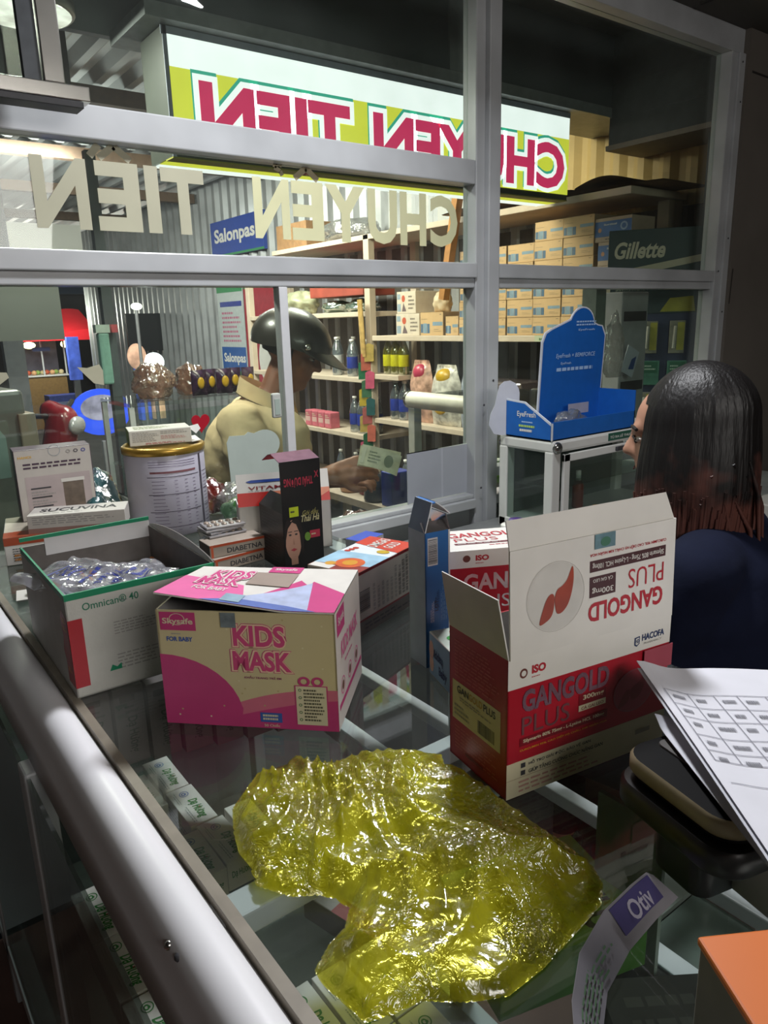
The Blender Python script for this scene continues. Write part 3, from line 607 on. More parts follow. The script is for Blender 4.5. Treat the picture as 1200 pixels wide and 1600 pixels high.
m_.rect(ri, .06, .78, .34, .98, PINK, .0004); m_.text(ri, 'Skysafe', .1, .84, .31, .93, KW, .02, rot=0, off=.0006)
m_.text(ri, 'KIDS MASK', .18, .55, .85, .70, HOTP, .02, off=.0005); m_.lines(ri, .3, .46, .8, .5, 1, PINK); m_.rect(ri, .05, .155, .98, .20, PINK, .0004)
for k, u in enumerate((.2, .48, .76)): m_.disc(ri, u, .31, .075, .075, HOTP, .0004, ring=.85); m_.disc(ri, u, .31, .035, .04, M('#7a4a3c', .5, 0, 0), .0005)
m_.build('body', kb)
m_ = MB(); LT = .0014
def lidpt(u, v):
    lift = (.018*max(0, (1-u)*1.25-.35)**1.0)*(1-v)*1.0
    return Vector((w*u, d*v-.0*(1-u), lift+.0006*(1-v)))
lf_ = lambda a, b, o: lidpt(a, b)+Vector((0, 0, o))
SL = [(0.0, .06), (.0, .16), (.22, .165), (.0, .06)]
m_.grid(lambda a, b: lidpt(a, b)+Vector((0, 0, LT)), 20, 12, KW); m_.grid(lambda a, b: lidpt(a, 1-b), 20, 12, GREYI)
m_.grid(lambda a, b: lidpt(a, 0)+Vector((0, 0, LT*b)), 20, 1, CWH); m_.grid(lambda a, b: lidpt(0, 1-a)+Vector((0, 0, LT*b)), 12, 1, CWH)
class LF(F):
    def __init__(s): s.w = w; s.h = d; s.n = Vector((0, 0, 1)); s.o = Vector((0, 0, 0)); s.u = Vector((1, 0, 0)); s.v = Vector((0, 1, 0))
    def p(s, a, b, off=0): return lidpt(a, b)+Vector((0, 0, LT+off))
tp = LF()
def cpoly(P, mt, off, n=9):      # subdivided quad strip so that it follows the bent lid
    a, b, c_, d_ = P
    m_.add([tp.p(*(Vector(a).lerp(Vector(d_), j/n).lerp(Vector(b).lerp(Vector(c_), j/n), i/n))[:2], off) for j in range(n+1) for i in range(n+1)],
           [(j*(n+1)+i, j*(n+1)+i+1, (j+1)*(n+1)+i+1, (j+1)*(n+1)+i) for j in range(n) for i in range(n)], mt)
cpoly([(0, 0), (.50, 0), (.40, .45), (0, .62)], HOTP, .0004); cpoly([(.42, 0), (1, 0), (1, .12), (.70, .68)], PINK, .0003); cpoly([(.70, .0), (1, 0), (1, .40), (.78, .66)], PINK, .00045)
cpoly([(.30, .02), (.85, .02), (.78, .62), (.60, .36)], M('#b9c4e4', .5, 0, .10, 60), .0006); cpoly([(.25, .0), (.9, .0), (.72, .10), (.42, .12)], M('#5a72bd', .5, 0, .1, 50), .0008)
for wd, b0, b1, u0, u1 in (('KIDS', .60, .84, .15, .39), ('MASK', .40, .62, .12, .37)):
    m_.otext(tp, wd, u0, b0, u1, b1, [(PINK, .10), (KW, .08), (PINK, .025)], off=.001)
m_.text(tp, 'FOR BABY', .14, .24, .34, .33, KW, .02, off=.001); m_.rect(tp, .46, .84, .66, 1.0, PINK, .001); m_.text(tp, 'Skysafe', .49, .88, .63, .96, KW, .02, off=.0013)
m_.rect(tp, .40, .48, .66, .82, M('#a08f84', .7, 0, .05), .0012); m_.rect(tp, .36, .03, .47, .20, M('#a9c8de', .3, .3, .1, 80), .0014)
m_.build('lid', kb, loc=(0, 0, h))
# ---- syringe box, open, with plastic bags
ob = thing('syringe_box', 'open white syringe carton with a green rim and a red label', 'box', (.168, .806, GZ+.0006), math.radians(-1))
w, d, h = .172, .232, .122; OW = M('#c9c8c2', .6, 0, .04, 30, .15, 300); GRN = M('#178a62', .45, 0, .04); TG = M('#2f7a5f', .5, 0, 0)
m_ = MB(); f = open_body(m_, w, d, h, OW, M('#6f6a66', .8, 0, .06, 60)); fr = f['front']
for k in ('front', 'left', 'right', 'back'): m_.rect(f[k], 0, .945, 1, 1.0, GRN, .0003)
m_.box((-.0004, -.0004, h-.002), (w+.0004, .0022, h+.0006), GRN); m_.box((-.0004, 0, h-.002), (.002, d, h+.0004), GRN)
m_.text(fr, 'Omnican® 40', .10, .825, .46, .90, TG, .01)
m_.lines(fr, .28, .52, .62, .66, 5, TXG, .0003, .35); m_.lines(fr, .28, .17, .70, .34, 5, TXG, .0003, .35, seed=8); m_.pts(fr, [(.22, .18), (.30, .18), (.30, .24), (.27, .21), (.24, .24)], GRN, .0004)
m_.rect(fr, .0, .10, .09, .76, RED, .0004); lf = f['left']; m_.pts(lf, [(.88, .10), (1, .10), (1, .78), (.90, .82), (.86, .70), (.885, .55), (.85, .40), (.88, .3)], RED, .0004)
for vv in (.70, .62, .22): m_.lines(lf, .9, vv, .97, vv+.05, 2, YEL, .0006)
m_.build('body', ob)
def wall_flap(n0, n1, hfun, name, lab, mt, mi2):       # flap standing above a rim, height varies
    q = MB(); a = Vector(n0); b = Vector(n1); nr = (b-a).normalized().cross(Vector((0, 0, 1)))
    for off, mm, fl in ((.0, mt, False), (.0015, mi2, True)):
        q.grid(lambda s_, t_: a.lerp(b, s_ if not fl else 1-s_)+Vector((0, 0, hfun(s_ if not fl else 1-s_)*t_))+nr*(off), 16, 2, mm)
    q.grid(lambda s_, t_: a.lerp(b, s_)+Vector((0, 0, hfun(s_)))+nr*(.0015*t_), 16, 1, mi2)
    return q.build(name, ob, lab)
wall_flap((w, 0, h), (w, d, h), lambda s_: .001+.012*math.sin(pi*min(1, s_*1.0))**.7, 'side_flap', None, OW, M('#6f6a66', .8, 0, .06, 60))
q = MB(); q.box((.03, d-.004, h-.016), (w, d-.002, h+.008), M('#dcdcdc', .4, 0, .03)); q.box((0.0, d-.0045, h+.008), (w, d-.0015, h+.013), GRN); q.build('rear_tuck', ob, 'white tuck strip with green edge')
BAGC = film('clear_film', '#e8e8f2', .42, .16, .12, .6, 40, '#f4f4f8')
def crumple_sheet(name, cx, cy, cz, sx, sy, rot, hgt, mat, seed, deco=None, n=26, loc=None, drape=None):
    q = MB(); R = Matrix.Rotation(rot, 3, 'Z'); sd = Vector((seed*3.1, seed*1.7, 0))
    def fn(a, b):
        x = (a-.5)*sx; y = (b-.5)*sy; e = min(a, 1-a, b, 1-b)*2
        z = hgt*(.4*e**.4)+hgt*.9*abs(noise.noise(Vector((x*22, y*22, 0))+sd))+hgt*.35*noise.noise(Vector((x*60, y*60, 1))+sd)
        if drape: z += drape(x, y)
        wob = .06*sx*noise.noise(Vector((a*3, b*3, 5))+sd)
        return R @ Vector((x+wob, y+wob, z))
    q.grid(fn, n, n, mat)
    if deco:
        fr_ = type('DF', (), {})()
        fr_.p = lambda a, b, off=0: fn(a, b)+Vector((0, 0, .0008+off)); fr_.w = sx; fr_.h = sy; deco(q, fr_)
    return q
def deco1(q, f_):
    c = M('#3a4494', .5, 0, 0)
    for k in range(5): q.lines(f_, .22+.03*k, .58+.045*k, .60, .60+.045*k, 1, c, .0, .9, seed=k, wmin=.95)
    q.rect(f_, .18, .56, .205, .82, c, 0); q.rect(f_, .2, .80, .62, .815, c, 0)
    q.lines(f_, .2, .44, .75, .50, 1, c, 0, .6); q.text(f_, 'BƠM TIÊM 1ml', .25, .32, .7, .40, c, .02, off=0); q.text(f_, 'MPV', .30, .2, .45, .27, c, .04, off=0); q.lines(f_, .55, .12, .85, .28, 3, c, 0, .5)
q = crumple_sheet('b', 0, 0, 0, .105, .17, 0, .016, BAGC, 3, deco1); o = q.build('plastic_bag', loc=(.228, .90, GZ+.103), rot=(0, 0, .55)); tag(o, 'clear plastic bag with blue printing lying in the open syringe carton', 'bag')
q = crumple_sheet('b', 0, 0, 0, .08, .12, 0, .02, BAGC, 8); o = q.build('plastic_bag', loc=(.285, .89, GZ+.088), rot=(0, 0, .2)); tag(o, 'plain crumpled clear bag at the right inside the syringe carton', 'bag')
# syringes lying in the box so that it reads as filled
q = MB(); q.tube([(0, 0, 0), (0, .09, 0)], .0045, M('#c9cdd6', .3, 0, .03), 10); q.tube([(0, -.03, 0), (0, 0, 0)], .0025, WHT, 8); q.tube([(0, .09, 0), (0, .12, 0)], .003, M('#cc7a2a', .4, 0, 0), 8); q.lathe([(.008, -.001), (.008, .001)], WHT, 12, (0, -.03, 0))
sy0 = q.build('syringe')
for i in range(9):
    o = sy0 if i == 0 else sy0.copy()
    if i: COL.objects.link(o)
    o.location = (.19+.016*i, .86+.006*(i % 3), GZ+.085-.004*(i % 2)); o.rotation_euler = (0, 0, .1*math.sin(i*2.1)); tag(o, 'thin orange capped insulin syringe inside the open carton', 'syringe', 'syringes in the open carton')
m_ = MB(); m_.box((0, 0, 0), (.16, .2, .068), M('#8f9094', .7, 0, .05)); tag(m_.build('foil_pack', loc=(.174, .83, GZ+.006)), 'grey inner pack filling the lower part of the syringe carton', 'pack')
# ---- black beauty carton standing open
tb = thing('cosmetic_box', 'tall black carton with a printed face and a raised flap', 'box', (.560, 1.028, GZ+.0006), math.radians(-5))
w, d, h = .072, .095, .100; KB = M('#19191b', .35, 0, .05); TX2 = M('#55565a', .5, 0, 0)
m_ = MB(); f = open_body(m_, w, d, h, KB, M('#2a2a2c', .8, 0, .06)); lf = f['left']; m_.lines(lf, .10, .10, .88, .93, 15, TX2, .0003, .3, seed=4); m_.build('body', tb)
m_ = MB(); H2 = .085; m_.box((0, -.0014, -h), (w, 0, H2), KB); f2 = F((0, -.0014, -h), (1, 0, 0), (0, 0, 1), w, h+H2)
SK = M('#c89a86', .5, 0, .06)
m_.text(f2, 'X THÁI DƯƠNG', .08, .72, .94, .93, M('#b8324a', .5, 0, 0), .02, rot=180, off=.0004) if False else m_.text(f2, 'THÁI DƯƠNG', .08, .76, .80, .85, M('#b8324a', .5, 0, 0), .03, rot=180, off=.0004)
m_.text(f2, 'X', .84, .83, .95, .89, M('#b8324a', .5, 0, 0), .02, off=.0004); m_.rect(f2, .17, .50, .40, .59, M('#c6d92a', .5, 0, .03), .0006); m_.lines(f2, .2, .53, .36, .565, 1, INK, .0009)
m_.text(f2, 'Gói dầu', .50, .50, .90, .555, M('#b9b06a', .5, 0, 0), .0, off=.0004, shear=.3); m_.text(f2, 'Thái Hà', .46, .44, .92, .50, M('#d6cfa0', .5, 0, 0), .01, off=.0004, shear=.3)
m_.disc(f2, .235, .29, .20, .185, SK, .0004); m_.rect(f2, .16, .06, .33, .16, SK, .0003); m_.pts(f2, [(.02, .12), (.05, .30), (.11, .40), (.22, .455), (.10, .49), (.02, .42)], M('#201818', .5, 0, 0), .0006); m_.pts(f2, [(.20, .46), (.32, .43), (.40, .34), (.42, .2), (.47, .1), (.50, .3), (.42, .46), (.30, .5)], M('#201818', .5, 0, 0), .0006)
for cx in (.16, .31): m_.disc(f2, cx, .34, .035, .009, INK, .0008, 10); m_.rect(f2, cx-.05, .365, cx+.05, .372, INK, .0008)
m_.pts(f2, [(.15, .20), (.235, .185), (.32, .20), (.235, .215)], M('#b0404c', .4, 0, 0), .0008); m_.pts(f2, [(.225, .25), (.26, .245), (.24, .31)], M('#a87a68', .5, 0, 0), .0007)
m_.disc(f2, .60, .30, .075, .04, M('#6f9a3c', .5, 0, .05), .0005); m_.rect(f2, .66, .28, .92, .35, M('#b8324a', .5, 0, 0), .0004); m_.lines(f2, .70, .30, .88, .33, 1, CRM, .0006)
m_.build('front_panel', tb, 'black panel with a woman face and red letters', loc=(0, 0, h))
fp = tb.children[-1]
m_ = MB(); flap(m_, (0, 0, 0), (w, 0, 0), (.0, 1, .30), .035, FOILP, FOILP, .004); m_.build('lid', fp, 'black lid with silver inside', loc=(0, 0, H2))
m_ = MB(); flap(m_, (0, 0, 0), (w, 0, 0), (-.2, .8, -.5), .02, KB, FOILP, .01); m_.build('tuck_flap', fp, loc=(-.004, .034, H2+.009))
m_ = MB(); flap(m_, (0, d, 0), (0, 0, 0), (.55, .0, .55), .030, KB, KB, .03); m_.build('side_flap', tb, 'black side flap', loc=(0, 0, h))
# ---- omega box on its side
om = thing('fish_oil_box', 'flat lying supplement carton with fruit picture top and dark red edges', 'box', (.502, .735, GZ+.0006), math.radians(20))
w, d, h = .150, .080, .088; m_ = MB(); OG = M('#bfb9b2', .55, 0, .04); f = carton_body(m_, w, d, h, {'base': OG, 'left': M('#7c7976', .6, 0, .04), 'top': M('#dfe6ea', .45, 0, .03)}); fr, tp = f['front'], f['top']
m_.rect(fr, 0, .955, 1, 1, DRED, .0003); m_.rect(fr, 0, .22, 1, .25, DRED, .0003); m_.rect(fr, 0, .0, 1, .22, M('#5a5452', .5, 0, .05), .0003)
m_.barcode(fr, .02, .35, .20, .72, INK, vert=True); m_.lines(fr, .22, .30, .80, .92, 8, TXG, .0004, .5, vert=True, seed=7); m_.lines(fr, .65, .30, .98, .92, 5, M('#7a7572', .5, 0, 0), .0005, .6, vert=True); m_.lines(fr, .1, .06, .95, .18, 2, INK, .0006)
m_.pts(tp, [(0, 0), (.34, 0), (.18, 1), (0, 1)], M('#8d2a26', .45, 0, .05), .0003); m_.pts(tp, [(.10, 1), (.20, 0), (.52, 0), (.48, 1)], M('#9fc6dc', .45, 0, .12, 40), .0004)
m_.disc(tp, .22, .42, .13, .26, M('#d9622c', .4, 0, .1, 80), .0006); m_.disc(tp, .22, .42, .07, .13, M('#e0a02c', .4, 0, .1), .0008); m_.disc(tp, .13, .7, .05, .1, M('#d9a03c', .4, 0, .1), .0008)
m_.pts(tp, [(.66, .0), (1, .0), (1, 1), (.74, 1), (.70, .5)], M('#c8402c', .45, 0, .05), .0005); m_.text(tp, 'OMEGA3', .70, .50, .98, .72, CWH, .02, off=.0009); m_.text(tp, 'GOLD', .74, .22, .93, .42, CWH, .02, off=.0009)
for k in range(3): m_.disc(tp, .50+.055*k, .85-.02*k, .025, .06, M('#c03a2c', .4, 0, .05), .0007)
m_.disc(tp, .62, .25, .05, .12, M('#c9a92c', .4, 0, .1), .0007); m_.rect(tp, .0, .55, .10, .98, CWH, .0007)
m_.build('body', om)
# ---- tall blue carton
bb = thing('nasal_spray_box', 'tall narrow blue carton with barcode and torn open top', 'box', (.5135, .6125, GZ+.0006), math.radians(-8))
w, d, h = .034, .036, .166; m_ = MB(); BL = M('#2f6fb4', .42, 0, .04); BW = M('#d9dde0', .5, 0, .03); f = open_body(m_, w, d, h, BL, FOIL); fr, lf = f['front'], f['left']
m_.rect(lf, 0, 0, 1, 1, M('#9fb0c0', .5, 0, .08), .0003); m_.rect(fr, .93, 0, 1, 1, BW, .0003)
m_.barcode(fr, .10, .76, .50, .96, INK, BW, vert=True); m_.lines(fr, .18, .34, .34, .50, 3, BW, .0004, .3, vert=True); m_.text(fr, 'LOT', .36, .42, .5, .5, INK, .01, rot=90, off=.0004); m_.lines(fr, .38, .44, .56, .58, 3, M('#1c3c6a', .5, 0, 0), .0004, .5, vert=True); m_.lines(fr, .60, .34, .86, .70, 4, M('#6fa0d0', .5, 0, 0), .0004, .3, vert=True); m_.lines(fr, .2, .08, .8, .28, 5, M('#6fa0d0', .5, 0, 0), .0004, .25, vert=True, seed=11)
m_.build('body', bb)
m_ = MB(); flap(m_, (0, d, 0), (0, 0, 0), (.28, 0, 1), .036, M('#7f93a8', .5, 0, .08), BW, .003); m_.build('side_panel', bb, 'raised grey blue side panel', loc=(0, 0, h)); sp = bb.children[-1]
m_ = MB(); flap(m_, (0, d, 0), (0, 0, 0), (1, 0, .12), .005, BL, BL, 0); flap(m_, (.005, d, .001), (.005, 0, .001), (.8, -.2, -.5), .020, M('#e8ebee', .4, 0, .02), BW, .004, curl=-.004); m_.build('tuck_flap', sp, 'white tuck flap with blue edge', loc=(.010, 0, .034))
m_ = MB(); flap(m_, (0, 0, 0), (w, 0, 0), (0, .55, .65), .014, FOIL, M('#efefef', .5, 0, 0), .004); m_.build('dust_flap', bb, 'white dust flap', loc=(0, 0, h))
m_ = MB(); flap(m_, (w, 0, 0), (w, d, 0), (-.25, 0, 1), .020, FOIL, FOIL, .006); m_.build('inner_flap', bb, 'silver torn inner flap', loc=(0, 0, h))
# ---- baby carton
yb = thing('baby_care_box', 'small carton with a baby picture leaning behind the red carton', 'box', (.490, .542, GZ+.0006), math.radians(-18))
w, d, h = .055, .064, .052; m_ = MB(); f = carton_body(m_, w, d, h, {'base': CWH, 'left': M('#7fa0bd', .5, 0, .12, 25), 'top': M('#cfdccf', .5, 0, .1, 25)}); lf, tp = f['left'], f['top']
m_.text(lf, 'happy', .20, .42, .62, .70, NAVY, .03, rot=180, off=.0005); m_.text(lf, 'Baby', .45, .12, .80, .40, NAVY, .03, off=.0005); m_.disc(lf, .12, .62, .10, .22, M('#c99a84', .5, 0, .08), .0004); m_.disc(lf, .13, .3, .09, .2, M('#d8b09a', .5, 0, .05), .0004)
m_.disc(tp, .65, .75, .3, .2, M('#d0805c', .5, 0, .1), .0004); m_.disc(tp, .32, .55, .14, .10, M('#2f9a3c', .5, 0, .1), .0006); m_.pts(tp, [(.3, .05), (1, .05), (1, .4), (.4, .42)], M('#9fd0e4', .5, 0, .06), .0005); m_.build('body', yb)
# ---- vitamin box behind the black carton
vb = thing('vitamin_box', 'white and red vitamin carton with its lid tilted up behind the black one', 'box', (.548, 1.163, GZ+.0006), math.radians(-22))
w, d, h = .165, .07, .088; m_ = MB(); f = open_body(m_, w, d, h, CWH, GREYI); m_.lines(f['front'], .1, .1, .9, .5, 5, TXG); m_.build('body', vb)
m_ = MB(); t_ = .058; m_.box((0, 0, 0), (w, .0014, t_), CWH); f2 = F((0, 0, 0), (1, 0, 0), (0, 0, 1), w, t_); m_.rect(f2, 0, 0, 1, .42, M('#c3261f', .4, 0, .06, 30)); m_.pts(f2, [(.35, .42), (.6, .18), (.9, .15), (1, .3), (1, .42)], M('#e08a6a', .4, 0, .1), .0004)
m_.text(f2, 'VITAMIN', .12, .50, .62, .60, M('#8a2a30', .5, 0, 0), .01, off=.0005); m_.pts(f2, [(.10, .76), (.16, .80), (.62, .80), (.58, .72), (.14, .71)], M('#2a4a9a', .4, 0, 0), .0005); m_.lines(f2, .12, .45, .6, .48, 1, TXG, .0005)
m_.build('lid', vb, loc=(0, 0, h), rot=(math.radians(-18), 0, 0))
# ---- milk powder tin
tn = thing('milk_tin', 'large milk powder tin with printed table and gold lid', 'tin', (.524, 1.435, GZ+.0006))
R_ = .078; TW = M('#c3c0cf', .35, 0, .03); m_ = MB(); m_.lathe([(0, 0), (R_-.002, 0), (R_, .003), (R_, .165), (R_-.001, .167)], TW, 48); 
class CF(F):
    def __init__(s, a0, a1, h0, h1): s.a0 = a0; s.a1 = a1; s.h0 = h0; s.h1 = h1; s.w = abs(a1-a0)*R_; s.h = h1-h0
    def p(s, a, b, off=0): q_ = s.a0+(s.a1-s.a0)*a; return Vector(((R_+off+.0003)*math.cos(q_), (R_+off+.0003)*math.sin(q_), s.h0+(s.h1-s.h0)*b))
cf = CF(math.radians(190), math.radians(340), .004, .16)
DK = M('#4a4450', .5, 0, 0); PUR = M('#6a5a78', .5, 0, 0)
def crect(f_, u0, v0, u1, v1, mt, off): 
    n = max(1, int((u1-u0)*20)); 
    for k in range(n): m_.rect(f_, u0+(u1-u0)*k/n, v0, u0+(u1-u0)*(k+1)/n, v1, mt, off)
for v_ in (.10, .30, .52, .74): crect(cf, .22, v_, .74, v_+.008, DK, .0002); crect(cf, .80, v_, 1, v_+.008, DK, .0002)
crect(cf, .76, .0, .79, .98, DK, .0002); crect(cf, .25, .79, .70, .815, M('#8a5a60', .5, 0, 0), .0003)
for k in range(15): crect(cf, .26, .06+.045*k, .26+.14*rr.uniform(.6, 1), .066+.045*k, PUR, .0003); [crect(cf, u_, .06+.045*k, u_+.03, .066+.045*k, PUR, .0003) for u_ in (.47, .57, .66)]; crect(cf, .81, .06+.045*k, .9+.07*rr.random(), .066+.045*k, PUR, .0003)
for k in range(3): crect(cf, .24, .87+.03*k, .7, .876+.03*k, PUR, .0003)
m_.build('body', tn); m_ = MB(); m_.lathe([(R_-.001, .160), (R_+.0025, .161), (R_+.003, .172), (R_-.002, .176), (R_-.006, .172), (0, .172)], M('#b5913f', .3, .6, .06), 48); m_.build('lid', tn)
# ---- medicine carton on the tin
m_ = MB(); w, d, h = .118, .075, .030; f = carton_body(m_, w, d, h, {'base': M('#d5d3c6', .5, 0, .03), 'left': M('#6f8a55', .5, 0, .25, 20)}); fr = f['front']; m_.lines(fr, .05, .25, .48, .90, 6, TXG, .0003, .35); m_.lines(fr, .50, .35, .92, .62, 3, M('#c07a7a', .5, 0, 0), .0004, .35); m_.lines(fr, .25, .06, .95, .18, 2, TXR, .0003); m_.lines(f['top'], .1, .2, .7, .8, 4, M('#8f9a6a', .5, 0, 0)); m_.lines(fr, .5, .68, .95, .9, 2, TXG, .0003, .35, seed=5)
mt_ = thing('medicine_box', 'white and green medicine carton lying on top of the milk tin', 'box', (.455, 1.425, GZ+.1771), math.radians(-14)); m_.build('body', mt_)
m_ = MB(); flap(m_, (w, d, 0), (w, 0, 0), (1, 0, .1), .018, CWH, CWH, .008); m_.build('end_flap', mt_, loc=(0, 0, .001)); m_ = MB(); m_.prism([(0, 0), (.02, .004), (.024, -.006), (.014, -.016), (.004, -.006)], (w-.004, .01, h), (1, 0, 0), (0, .3, .9), (0, -1, 0), .001, M('#e8e8e4', .5, 0, 0)); m_.build('torn_strip', mt_)
# ---- purple formula carton, two flat cartons at the left end
m_ = MB(); w, d, h = .205, .16, .050; rb = thing('medicine_box', 'orange and white medicine carton lying flat beneath the others at the left end', 'box', (.205, 1.385, GZ+.0006), math.radians(-12)); ORR = M('#a84a2a', .5, 0, .06)
f = carton_body(m_, w, d, h, {'base': CWH, 'top': M('#c8c0ae', .5, 0, .08)}); m_.rect(f['front'], 0, .72, 1, 1, ORR, .0003); m_.pts(f['top'], [(0, 0), (1, 0), (1, .3), (0, .25)], ORR, .0004); m_.lines(f['front'], .06, .12, .22, .62, 6, INK, .0004, .4); m_.lines(f['front'], .07, .12, .2, .42, 2, M('#c07a2a', .5, 0, 0), .0006, .5); m_.build('body', rb)
m_ = MB(); w, d, h = .165, .065, .033; sb = thing('sucralfate_box', 'long white medicine carton with black letters lying on the orange one', 'box', (.247, 1.383, GZ+.0512), math.radians(-24))
f = carton_body(m_, w, d, h, {'base': M('#cbc6bf', .5, 0, .04)}); m_.text(f['top'], 'SUCUVINA', .10, .35, .90, .72, INK, .02); m_.lines(f['top'], .15, .12, .8, .26, 1, TXG); m_.lines(f['front'], .05, .45, .9, .92, 4, TXG, .0003, .4); m_.rect(f['front'], 0, 0, 1, .28, M('#9d7a70', .5, 0, .05)); m_.build('body', sb)
m_ = MB(); w, d, h = .135, .055, .135; pb = thing('drink_carton', 'purple edged white drink powder carton standing at the left end', 'box', (.258, 1.482, GZ+.0512), math.radians(-6)); PU = M('#4a3548', .4, 0, .08)
f = carton_body(m_, w, d, h, {'base': PU, 'front': M('#c2bcb4', .5, 0, .03)}); fr = f['front']; m_.disc(fr, .52, .96, .08, .08, M('#9aa0a4', .4, 0, 0), .0004, ring=.9); m_.text(fr, 'HANOI', .05, .88, .22, .915, YEL, .02); m_.lines(fr, .10, .72, .92, .82, 2, PU, .0004, .5, wmin=.9)
m_.rect(fr, .10, .0, .95, .62, M('#b7a9a8', .5, 0, .05), .0003); m_.rect(fr, .58, .05, .85, .52, M('#6f6257', .4, 0, .15, 60), .0006); m_.rect(fr, .56, .50, .87, .55, CWH, .0008); 
for k in range(3): m_.rect(fr, .16, .44-.13*k, .42, .46-.13*k, INK, .0006); m_.lines(fr, .16, .34-.13*k, .5, .42-.13*k, 2, TXG, .0006)
for k in range(3): m_.disc(fr, .70+.1*k, .93, .03, .025, [TXG, DK, M('#3a4494', .5, 0, 0)][k], .0005, ring=.6)
m_.build('body', pb)
# ---- card and cap at the left edge
m_ = MB(); m_.box((0, 0, 0), (.085, .05, .0012), CWH); f2 = F((0, 0, .0012), (1, 0, 0), (0, 1, 0), .085, .05); m_.rect(f2, .25, 0, 1, 1, M('#b8243e', .5, 0, .05)); m_.lines(f2, .35, .2, .9, .8, 4, CWH, .0004, .3)
tag(m_.build('paper_card', loc=(.180, 1.185, GZ+.0006), rotz=-.2), 'small red and white card left of the syringe carton', 'card')
m_ = MB(); m_.lathe([(0, 0), (.010, 0), (.012, .004), (.011, .016), (.006, .020), (0, .020)], M('#2a2aa8', .4, 0, .04), 16); m_.ell((.003, .004, .021), .008, .008, .008, M('#2a2aa8', .4, 0, .04))
tag(m_.build('bottle_cap', loc=(.215, 1.195, GZ+.002)), 'small dark blue cap on the red and white card', 'cap')
# ---- cartons, blister packs and bags around the tin
m_ = MB(); w, d, h = .10, .05, .022; f = carton_body(m_, w, d, h, {'base': M('#a89c90', .5, 0, .05), 'left': M('#3a2424', .5, 0, .1)}); m_.text(f['front'], 'DIABETNA', .3, .2, .95, .6, INK, .02); m_.rect(f['front'], 0, .8, 1, 1, M('#b04a2a', .5, 0, 0), .0003); m_.rect(f['front'], .02, .0, .06, 1, M('#c25a3a', .5, 0, 0), .0004)
db = m_.build('medicine_carton')
for i, (x, y, z, rz, t) in enumerate(((.470, 1.105, .0006, .1, 'lower'), (.468, 1.115, .0232, -.05, 'upper'))):
    o = db if i == 0 else db.copy()
    if i: COL.objects.link(o)
    o.location = (x, y, GZ+z); o.rotation_euler = (0, 0, rz); tag(o, 'flat brownish carton in the small stack left of the black one, %s' % t, 'carton', 'flat cartons left of the black one')
m_ = MB(); w, d, h = .07, .045, .0035; m_.box((0, 0, 0), (w, d, h), M('#b3b1b4', .3, .5, .1), .0008)
for i in range(5):
    for j in range(2): m_.ell((.009+.013*i, .013+.02*j, h), .005, .007, .0035, M('#a99a8c', .35, .3, .05), 10, 6)
bl = m_.build('blister_pack')
for i in range(4):
    o = bl if i == 0 else bl.copy()
    if i: COL.objects.link(o)
    o.location = (.485+.004*math.sin(i*2), 1.150+.003*i, GZ+.0465+.0045*i); o.rotation_euler = (0, 0, .15*math.sin(i*1.7)); tag(o, 'silver blister strip in the pile right of the milk tin', 'blister pack', 'blister strips beside the tin')
GB = film('green_film', '#7fbf7a', .45, .18, .12, .6, 40, '#a8d8a0'); CLB = film('clear_film2', '#d5d8d6', .35, .2, .1, .7, 50, '#eeeeee'); TEAL = film('teal_foil', '#5fb0b8', .85, .5, .15, .9, 30, '#5fb0b8')
def bag_blob(name, label, loc, s, mat, seed, deco=None, group=None, nz=.3):
    q = MB(); sd = Vector((seed*2.3, seed*.7, seed))
    def fn(a, b):
        t = pi*b; k = 2*pi*a; p = Vector((math.sin(t)*math.cos(k), math.sin(t)*math.sin(k), math.cos(t)))
        r = 1+nz*noise.noise(p*2.2+sd)+.5*nz*abs(noise.noise(p*5+sd)); z = max(p.z*r, -.75)
        return Vector((p.x*r*s[0], p.y*r*s[1], (z+.75)*s[2]))
    q.grid(fn, 36, 22, mat)
    if deco: deco(q, s)
    return tag(q.build(name, loc=loc), label, 'bag', group)
bag_blob('plastic_bag', 'green tinted clear bag crumpled between the tin and the vitamin carton', (.66, 1.36, GZ+.001), (.045, .055, .03), GB, 4)
bag_blob('plastic_bag', 'clear crumpled bag lying before the window behind the tin', (.70, 1.47, GZ+.001), (.06, .05, .035), CLB, 9)
bag_blob('foil_bag', 'teal and silver foil bag between the purple carton and the tin', (.405, 1.50, GZ+.001), (.042, .04, .07), TEAL, 12)
m_ = MB(); f = carton_body(m_, .06, .04, .030, {'base': M('#b5b9bd', .5, 0, .05)}); m_.rect(f['left'], 0, 0, 1, .5, M('#2a4ab4', .5, 0, 0)); m_.rect(f['top'], 0, 0, 1, 1, M('#2a4ab4', .5, 0, 0))
tag(m_.build('medicine_carton', loc=(.70, 1.0, GZ+.0006), rotz=.3), 'small blue and white carton behind the fish oil carton', 'carton')
bag_blob('snack_bag', 'shiny red foil bag below the window behind the black carton', (.80, 1.46, GZ+.001), (.07, .05, .035), film('red_foil', '#b3301f', .95, .5, .18, .8, 30, '#b3301f'), 15)
bag_blob('snack_bag', 'small red foil bag right of the milk tin', (.64, 1.50, GZ+.001), (.035, .03, .04), film('red_foil2', '#c0301f', .95, .5, .18, .8, 30, '#b3301f'), 17)
